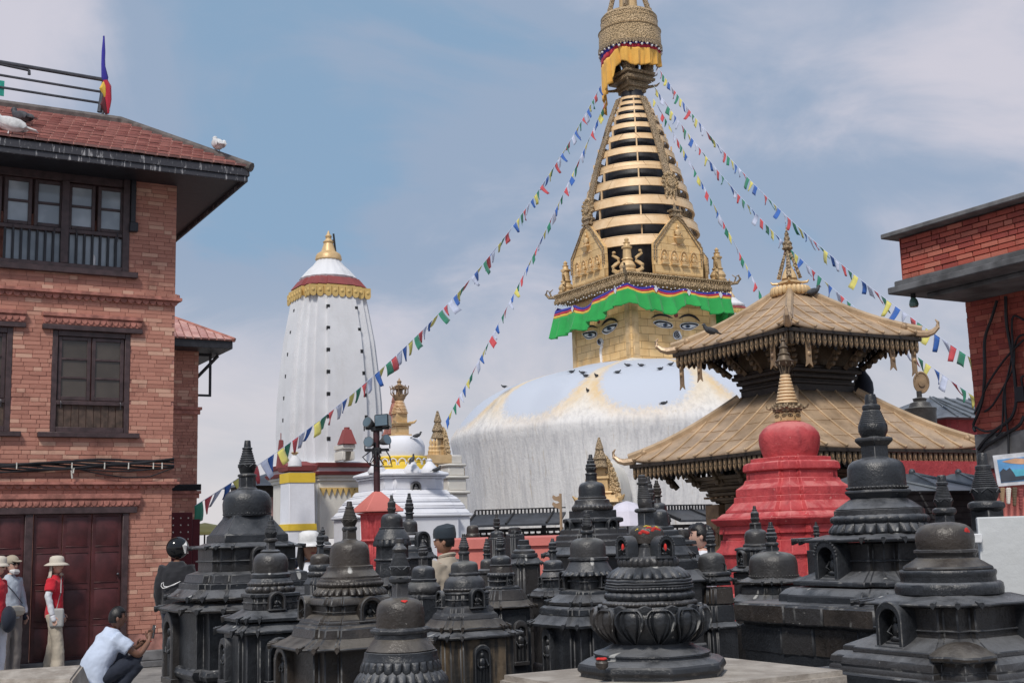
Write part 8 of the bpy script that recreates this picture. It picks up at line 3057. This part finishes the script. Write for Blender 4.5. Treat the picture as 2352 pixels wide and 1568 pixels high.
 def hair(s, kind='short', mat='hair'):
  g = NB()
  rot = Matrix((s.hr, s.hf, Z)).transposed()
  b = NB()
  bmesh.ops.create_uvsphere(b, u_segments=20, v_segments=14, radius=1)
  dele = [v for v in b.verts if (v.co.y > .35 and v.co.z < .42) or v.co.z < -.55 or (v.co.y > .0 and v.co.z < -.1)]
  bmesh.ops.delete(b, geom=dele, context='VERTS')
  for v in b.verts:
   w_ = 1 + .04 * math.sin(v.co.x * 19) * math.cos(v.co.z * 23)
   v.co = (v.co.x * .082 * w_, v.co.y * .102 * w_, v.co.z * .126 * w_ + .004)
  bmesh.ops.scale(b, verts=b.verts, vec=(s.k,) * 3)
  bmesh.ops.transform(b, verts=b.verts, matrix=Matrix.Translation(s.W(s.J['head'])) @ rot.to_4x4())
  o = obj('hair', b, M[mat], s.t, smooth=60)
  o.modifiers.new('thickness', 'SOLIDIFY').thickness = .012
  g.free()
  if kind == 'bun':
   g = NB()
   ball(g, s.H(0, -.105, .02), (.05 * s.k, .05 * s.k, .05 * s.k), 12, 8)
   ball(g, s.H(0, -.07, .02), (.075 * s.k, .06 * s.k, .085 * s.k), 12, 8)
   obj('hair_bun', g, M[mat], s.t)
  if kind == 'long':
   for e in (-1, 1):
    g = NB()
    tube(g, [s.H(.05 * e, .03, .09), s.H(.078 * e, .0, .02), s.H(.085 * e, -.01, -.10), s.H(.08 * e, .02, -.24)], [.02 * s.k, .032 * s.k, .035 * s.k, .015 * s.k], 8)
    obj('hair_lock', g, M[mat], s.t)
  return o
 def sunhat(s, mat='hat', brim=.17, neck=False):
  g = NB()
  c = s.H(0, -.005, .055)
  rot = Matrix((s.hr, s.hf, Z)).transposed()
  pr = [(.098, -.005), (.098, .04), (.090, .075), (.06, .095), (.01, .10)]
  rings = [[c + rot @ Vector((r * math.cos(i * math.pi / 14), r * 1.12 * math.sin(i * math.pi / 14), z)) * s.k for i in range(28)] for r, z in [(brim, -.045), (brim * .8, -.02), (.10, -.004)] + pr]
  loft(g, rings, False, True)
  o = obj('sun_hat', g, M['c_hat' if mat == 'hat' else mat], s.t, smooth=60)
  o.modifiers.new('thickness', 'SOLIDIFY').thickness = .006
  if neck:
   g = NB()
   rings = [[c + rot @ Vector((r * math.cos(a_), r * 1.1 * math.sin(a_), z)) * s.k for a_ in [R(195 + 150 * i / 20) for i in range(21)]] for r, z in ((.095, .0), (.095, -.09), (.105, -.19), (.12, -.23))]
   loft(g, rings, False, False, False)
   o2 = obj('neck_flap', g, M['c_hat'], s.t, smooth=60)
   o2.modifiers.new('thickness', 'SOLIDIFY').thickness = .005
  return o
 def glasses(s):
  g = NB()
  rot = Matrix((s.hr, s.hf, Z)).transposed()
  for e in (-1, 1):
   ball(g, s.H(.034 * e, .083, .012), (.030 * s.k, .012 * s.k, .024 * s.k), 12, 8, rot)
   tube(g, [s.H(.055 * e, .075, .018), s.H(.078 * e, .0, .018)], .004 * s.k, 5)
  tube(g, [s.H(-.02, .094, .018), s.H(.02, .094, .018)], .004 * s.k, 5)
  obj('sunglasses', g, M['lens'], s.t)
TORSO = [('pelvis', 'waist'), ('waist', 'chest'), ('chest', 'neck0')]
SHORT = TORSO + [('chest', 'sl'), ('sl', 'ml'), ('chest', 'sr'), ('sr', 'mr')]
LONG = TORSO + [('chest', 'sl'), ('sl', 'el'), ('el', 'wl'), ('chest', 'sr'), ('sr', 'er'), ('er', 'wr')]
LEGS = [('pelvis', 'hl'), ('hl', 'kl'), ('kl', 'al'), ('pelvis', 'hr'), ('hr', 'kr'), ('kr', 'ar')]
def mids(J): return dict(ml=J['sl'].lerp(J['el'], .6), mr=J['sr'].lerp(J['er'], .6))
WIDE = dict(kl=.088, al=.10, kr=.088, ar=.10, hl=.105, hr=.105, pelvis=(.155, .125))
SHIRT_R = dict(pelvis=(.165, .125), waist=(.15, .115), chest=(.17, .118), neck0=.075, sl=.085, sr=.085, ml=.078, mr=.078)
def shoes(p, mat):
 for sd in 'lr':
  g = NB()
  a_, t_ = p.J['a' + sd], p.J['t' + sd]
  d = (t_ - a_)
  tube(g, [p.W(a_ + Vector((0, -.05, -.045))), p.W(a_ + Vector((0, .0, -.035))), p.W(a_.lerp(t_, .6) + Vector((0, 0, -.01))), p.W(t_ + Vector((0, .05, 0)))], [.035 * p.k, .046 * p.k, .044 * p.k, .028 * p.k], 8)
  obj('shoe', g, M[mat], p.t)
def ground(u, Y): return Vector((at(u, 1235, Y).x, Y, 0))
p = Person('woman in red shirt, cream sun hat and beige trousers, standing by the maroon door', ground(130, 17.0), 88, 1.56, skin='skin_light', head_turn=8,
   pose=dict(el=(-.235, -.05, 1.13), wl=(-.20, .04, .90), fl=(-.19, .08, .81), kr=(.10, .09, .49), ar=(.10, .10, .09), tr=(.11, .25, .035), kl=(-.10, -.03, .49), al=(-.11, -.09, .09), tl=(-.12, .06, .035)))
p.face(); p.hair(); p.sunhat('hat', .17, True)
p.wear('shirt', SHORT, 'c_shirt_red', extra=mids(p.J), radii=SHIRT_R)
p.wear('sleeve', [('ml', 'el'), ('el', 'wl')], 'c_white', .010, mids(p.J))
p.wear('sleeve', [('mr', 'er'), ('er', 'wr')], 'c_white', .010, mids(p.J))
p.wear('trousers', LEGS, 'c_beige', .03, radii=WIDE)
p.wear('glove', [('wl', 'fl')], 'c_shirt_grey', .012); p.wear('glove', [('wr', 'fr')], 'c_white', .012)
shoes(p, 'white_paint')
g = NB()
c = p.W(Vector((.19, .10, .86)))
rot = Matrix((p.fw, p.rt, Z)).transposed()
box(g, c, (-.095, .095), (-.03, .03), (-.14, .11), p.fw, p.rt)
obj('shoulder_bag', g, M['c_bag'], p.t, bevel=.028, segs=3)
g = NB()
tube(g, [p.W(Vector((.20, .09, .95))), p.W(Vector((.16, .14, 1.2))), p.W(Vector((-.05, .07, 1.44))), p.W(Vector((-.12, -.07, 1.42)))], .008, 5)
obj('bag_strap', g, M['c_bag'], p.t)
g = NB()
tube(g, [p.H(.02, .075, -.12), p.H(-.03, .07, -.13), p.H(-.05, .03, -.15)], .02, 6)
obj('hat_cord', g, M['c_tan'], p.t)
p = Person('woman in a pale blue top, cap and dark glasses, with a beige waist bag', ground(28, 16.6), 118, 1.60, skin='skin_light', head_turn=0, pose=dict(el=(-.23, -.03, 1.13), wl=(-.24, .04, .90), fl=(-.23, .07, .81)))
p.face(); p.hair(); p.glasses()
p.wear('top', LONG, 'c_shirt_grey', radii=dict(pelvis=(.165, .12), waist=(.15, .11), chest=(.165, .115), neck0=.07))
p.wear('trousers', LEGS, 'c_grey_trouser', .03, radii=WIDE)
p.wear('glove', [('wl', 'fl')], 'c_navy', .014); p.wear('glove', [('wr', 'fr')], 'c_navy', .014)
shoes(p, 'white_paint')
g = NB()
ball(g, p.H(0, -.01, .055), (.092 * p.k, .108 * p.k, .085 * p.k), 16, 10, Matrix((p.hr, p.hf, Z)).transposed())
extrude_poly(g, [p.H(.075 * math.cos(a_ * math.pi / 8), .07 + .10 * math.sin(a_ * math.pi / 8), .055 - .02 * math.sin(a_ * math.pi / 8)) for a_ in range(9)], Z * .008)
obj('cap', g, M['c_tan'], p.t)
g = NB()
tube(g, [p.H(-.06, .03, -.09), p.H(-.03, .075, -.10), p.H(.03, .075, -.10), p.H(.06, .03, -.09)], [.02, .036, .036, .02], 8)
obj('face_mask', g, M['white_cap'], p.t)
g = NB()
pts = [p.W(Vector((.16 * math.sin(a_), .15 * math.cos(a_), .94 + .01 * math.cos(a_)))) for a_ in [R(-80 + 16 * i) for i in range(11)]]
tube(g, pts, [.015, .035, .055, .065, .07, .07, .07, .065, .055, .035, .015], 8)
obj('waist_bag', g, M['c_bag_beige'], p.t)
g = NB()
tube(g, [p.W(Vector((.155, .06, 1.36))), p.W(Vector((.05, .13, 1.22))), p.W(Vector((-.1, .14, 1.05)))], .006, 5)
obj('strap', g, M['c_navy'], p.t)
p = Person('person in red shirt and white trousers, cut off by the left edge', ground(-3, 16.0), 95, 1.58, skin='skin_light')
p.face(); p.hair(); p.glasses(); p.sunhat('hat', .14)
p.wear('shirt', SHORT, 'c_shirt_red', extra=mids(p.J), radii=SHIRT_R)
p.wear('trousers', LEGS, 'c_white', .03, radii=WIDE); shoes(p, 'white_paint')
g = NB()
ball(g, p.W(Vector((-.03, .17, .88))), (.09, .13, .17), 14, 9)
obj('bag', g, M['c_navy'], p.t)
sq = dict(pelvis=(0, -.12, .27), waist=(0, -.09, .42), chest=(0, .02, .60), neck0=(0, .07, .74), neck=(0, .10, .80), head=(0, .14, .895), sl=(-.18, .04, .68), el=(-.25, .24, .47), wl=(-.10, .42, .55), fl=(-.04, .46, .60),
   sr=(.18, .04, .68), er=(.25, .28, .48), wr=(.12, .46, .62), fr=(.10, .48, .70), hl=(-.10, -.10, .25), kl=(-.17, .30, .44), al=(-.14, .05, .09), tl=(-.16, .22, .035), hr=(.10, -.10, .25), kr=(.18, .32, .43), ar=(.14, .06, .09), tr=(.16, .23, .035))
p = Person('man in a light blue shirt squatting with his back turned, holding up a phone', ground(247, 13.9), 48, 1.72, sq, 'skin_dark', 14)
p.face(); p.hair()
p.wear('shirt', SHORT, 'c_shirt_blue', extra=mids(p.J), radii=dict(pelvis=(.20, .17), waist=(.19, .16), chest=(.195, .135), neck0=.085, sl=.09, sr=.09, ml=.085, mr=.085))
p.wear('trousers', LEGS, 'c_navy', .02); shoes(p, 'gloss_black')
g = NB()
c = p.W(Vector((.08, .53, .72)))
box(g, c, (-.037, .037), (-.005, .005), (-.075, .075), p.rt, p.fw, (Z + p.fw * .15).normalized())
ph = obj('phone', g, M['gloss_black'], p.t, bevel=.004)
g = NB()
tube(g, [p.W(p.J['wr']) + p.rt * .03, p.W(p.J['wr']) + p.fw * .03, p.W(p.J['wr']) - p.rt * .03, p.W(p.J['wr']) - p.fw * .03, p.W(p.J['wr']) + p.rt * .03], .006, 5)
obj('bracelet', g, M['tika'], p.t)
p = Person('person in glossy helmet and black jacket with white swoosh outline, back turned', ground(408, 15.6), 10, 1.74, skin='skin_dark', head_turn=35)
p.wear('jacket', LONG, 'c_black', radii=dict(pelvis=(.19, .14), waist=(.19, .14), chest=(.22, .15), neck0=.10, sl=.11, sr=.11, el=.085, er=.085, wl=.055, wr=.055))
p.wear('trousers', LEGS, 'c_navy', .025); shoes(p, 'white_paint')
g = NB()
ball(g, p.H(0, -.01, .03), (.122, .145, .138), 24, 16, Matrix((p.hr, p.hf, Z)).transposed())
hl = obj('helmet', g, M['gloss_black'], p.t)
g = NB()
tube(g, [p.H(.09, .06, .10), p.H(.12, .02, .05), p.H(.118, .03, -.04)], [.01, .035, .012], 8)
obj('helmet_stripe', g, M['white_cap'], hl)
g = NB()
back = lambda x, z: p.W(Vector((x, 0, z))) - p.fw * (.175 - .10 * abs(x + .02)) * 1.0
sw_ = [(-.125, 1.205), (-.13, 1.17), (-.105, 1.145), (-.05, 1.155), (.05, 1.195), (.12, 1.225), (.04, 1.185), (-.04, 1.165), (-.085, 1.165), (-.10, 1.185), (-.095, 1.215)]
tube(g, [back(x, z) for x, z in sw_ + sw_[:1]], .005, 5)
obj('jacket_emblem', g, M['white_cap'], p.t)
p = Person('man in a khaki shirt and dark cloth cap, looking left among the black stupas', ground(1024, 12.0), 305, 1.76, dict(el=(-.23, .06, 1.13), wl=(-.17, .24, 1.06), fl=(-.15, .32, 1.09), er=(.23, .05, 1.12), wr=(.16, .26, 1.08), fr=(.13, .34, 1.1)), 'skin', -26)
p.face(); p.hair()
p.wear('shirt', LONG, 'c_khaki', radii=dict(pelvis=(.19, .14), waist=(.18, .135), chest=(.20, .13), neck0=.085, sl=.095, sr=.095, el=.075, er=.075, wl=.05, wr=.05))
p.wear('trousers', LEGS, 'c_navy', .03)
g = NB()
rot = Matrix((p.hr, p.hf, Z)).transposed()
rings = []
for r, z, sh in ((.096, .028, 0), (.099, .07, 0), (.093, .115, .0), (.076, .142, .012), (.03, .15, .02)):
 rings.append([p.H(0, -.004, 0) + rot @ Vector((r * .93 * math.cos(i * math.pi / 12), r * 1.14 * math.sin(i * math.pi / 12) - sh, z + .018 * math.cos(i * math.pi / 12) * (z > .1))) * p.k for i in range(24)])
loft(g, rings, False, True)
obj('cloth_cap', g, M['c_topi'], p.t, smooth=50)
g = NB()
tube(g, [p.W(Vector((.075 * math.cos(a_), -.01 + .07 * math.sin(a_), 1.465 + .02 * math.sin(a_ + 3.1)))) for a_ in [i * math.pi / 8 for i in range(17)]], .018, 6)
obj('collar', g, M['c_khaki'], p.t)
pr = dict(el=(-.19, .08, 1.14), wl=(-.045, .17, 1.27), fl=(-.016, .20, 1.35), er=(.19, .08, 1.14), wr=(.045, .17, 1.27), fr=(.016, .20, 1.35))
p = Person('young woman in white with her dark hair in a bun, palms pressed together in prayer', ground(1612, 12.0), 268, 1.74, pr, 'skin_light', 8)
p.face(); p.hair('bun')
p.wear('blouse', LONG, 'c_white', radii=dict(pelvis=(.16, .12), waist=(.14, .11), chest=(.16, .115), neck0=.065, sl=.075, sr=.075, el=.065, er=.065, wl=.045, wr=.045))
p.wear('skirt', LEGS, 'c_beige', .03, radii=WIDE)
def extra(label, u, Y, face, h, top, skin='skin', hairk='short', hat=None, long=True, turn=0, legs='c_navy'):
 q = Person(label, ground(u, Y), face, h, None, skin, turn)
 q.face(); q.hair(hairk)
 q.wear('shirt', LONG, top, radii=dict(pelvis=(.175, .13), waist=(.165, .125), chest=(.18, .125), neck0=.075, sl=.085, sr=.085, el=.07, er=.07))
 q.wear('trousers', LEGS, legs, .03)
 return q
p = extra('person in a crimson shirt standing behind the praying woman, back turned', 1594, 13.6, 40, 1.74, 'c_crimson')
p = extra('long haired woman in a white sun hat and white blouse, by a small black spire', 710, 11.6, 165, 1.74, 'c_white', 'skin', 'long', turn=-18)
p.sunhat('white_cap', .16)
p = extra('small figure with dark hair far back by the temple base, left of a pair', 700, 29, 10, 1.66, 'c_navy', 'skin_dark')
p = extra('small figure facing the court far back by the temple base, right of a pair', 714, 29.5, 190, 1.72, 'c_white', 'skin_dark')
p = extra('person in a bright red cap, mostly hidden by a round brown stupa', 1113, 15, 60, 1.60, 'c_white')
g = NB()
ball(g, p.H(0, 0, .05), (.10, .115, .085), 14, 9, Matrix((p.hr, p.hf, Z)).transposed())
extrude_poly(g, [p.H(.08 * math.cos(a_ * math.pi / 8), .07 + .10 * math.sin(a_ * math.pi / 8), .04) for a_ in range(9)], Z * .01)
obj('cap', g, M['c_shirt_red'], p.t)
p = extra('person in a white shirt and dark cap near the left prayer wheels', 1219, 22, 330, 1.66, 'c_white', 'skin_dark')
g = NB()
ball(g, p.H(0, 0, .05), (.10, .115, .08), 14, 9)
obj('cap', g, M['c_navy'], p.t)
print('p7 ok', len(bpy.data.objects))
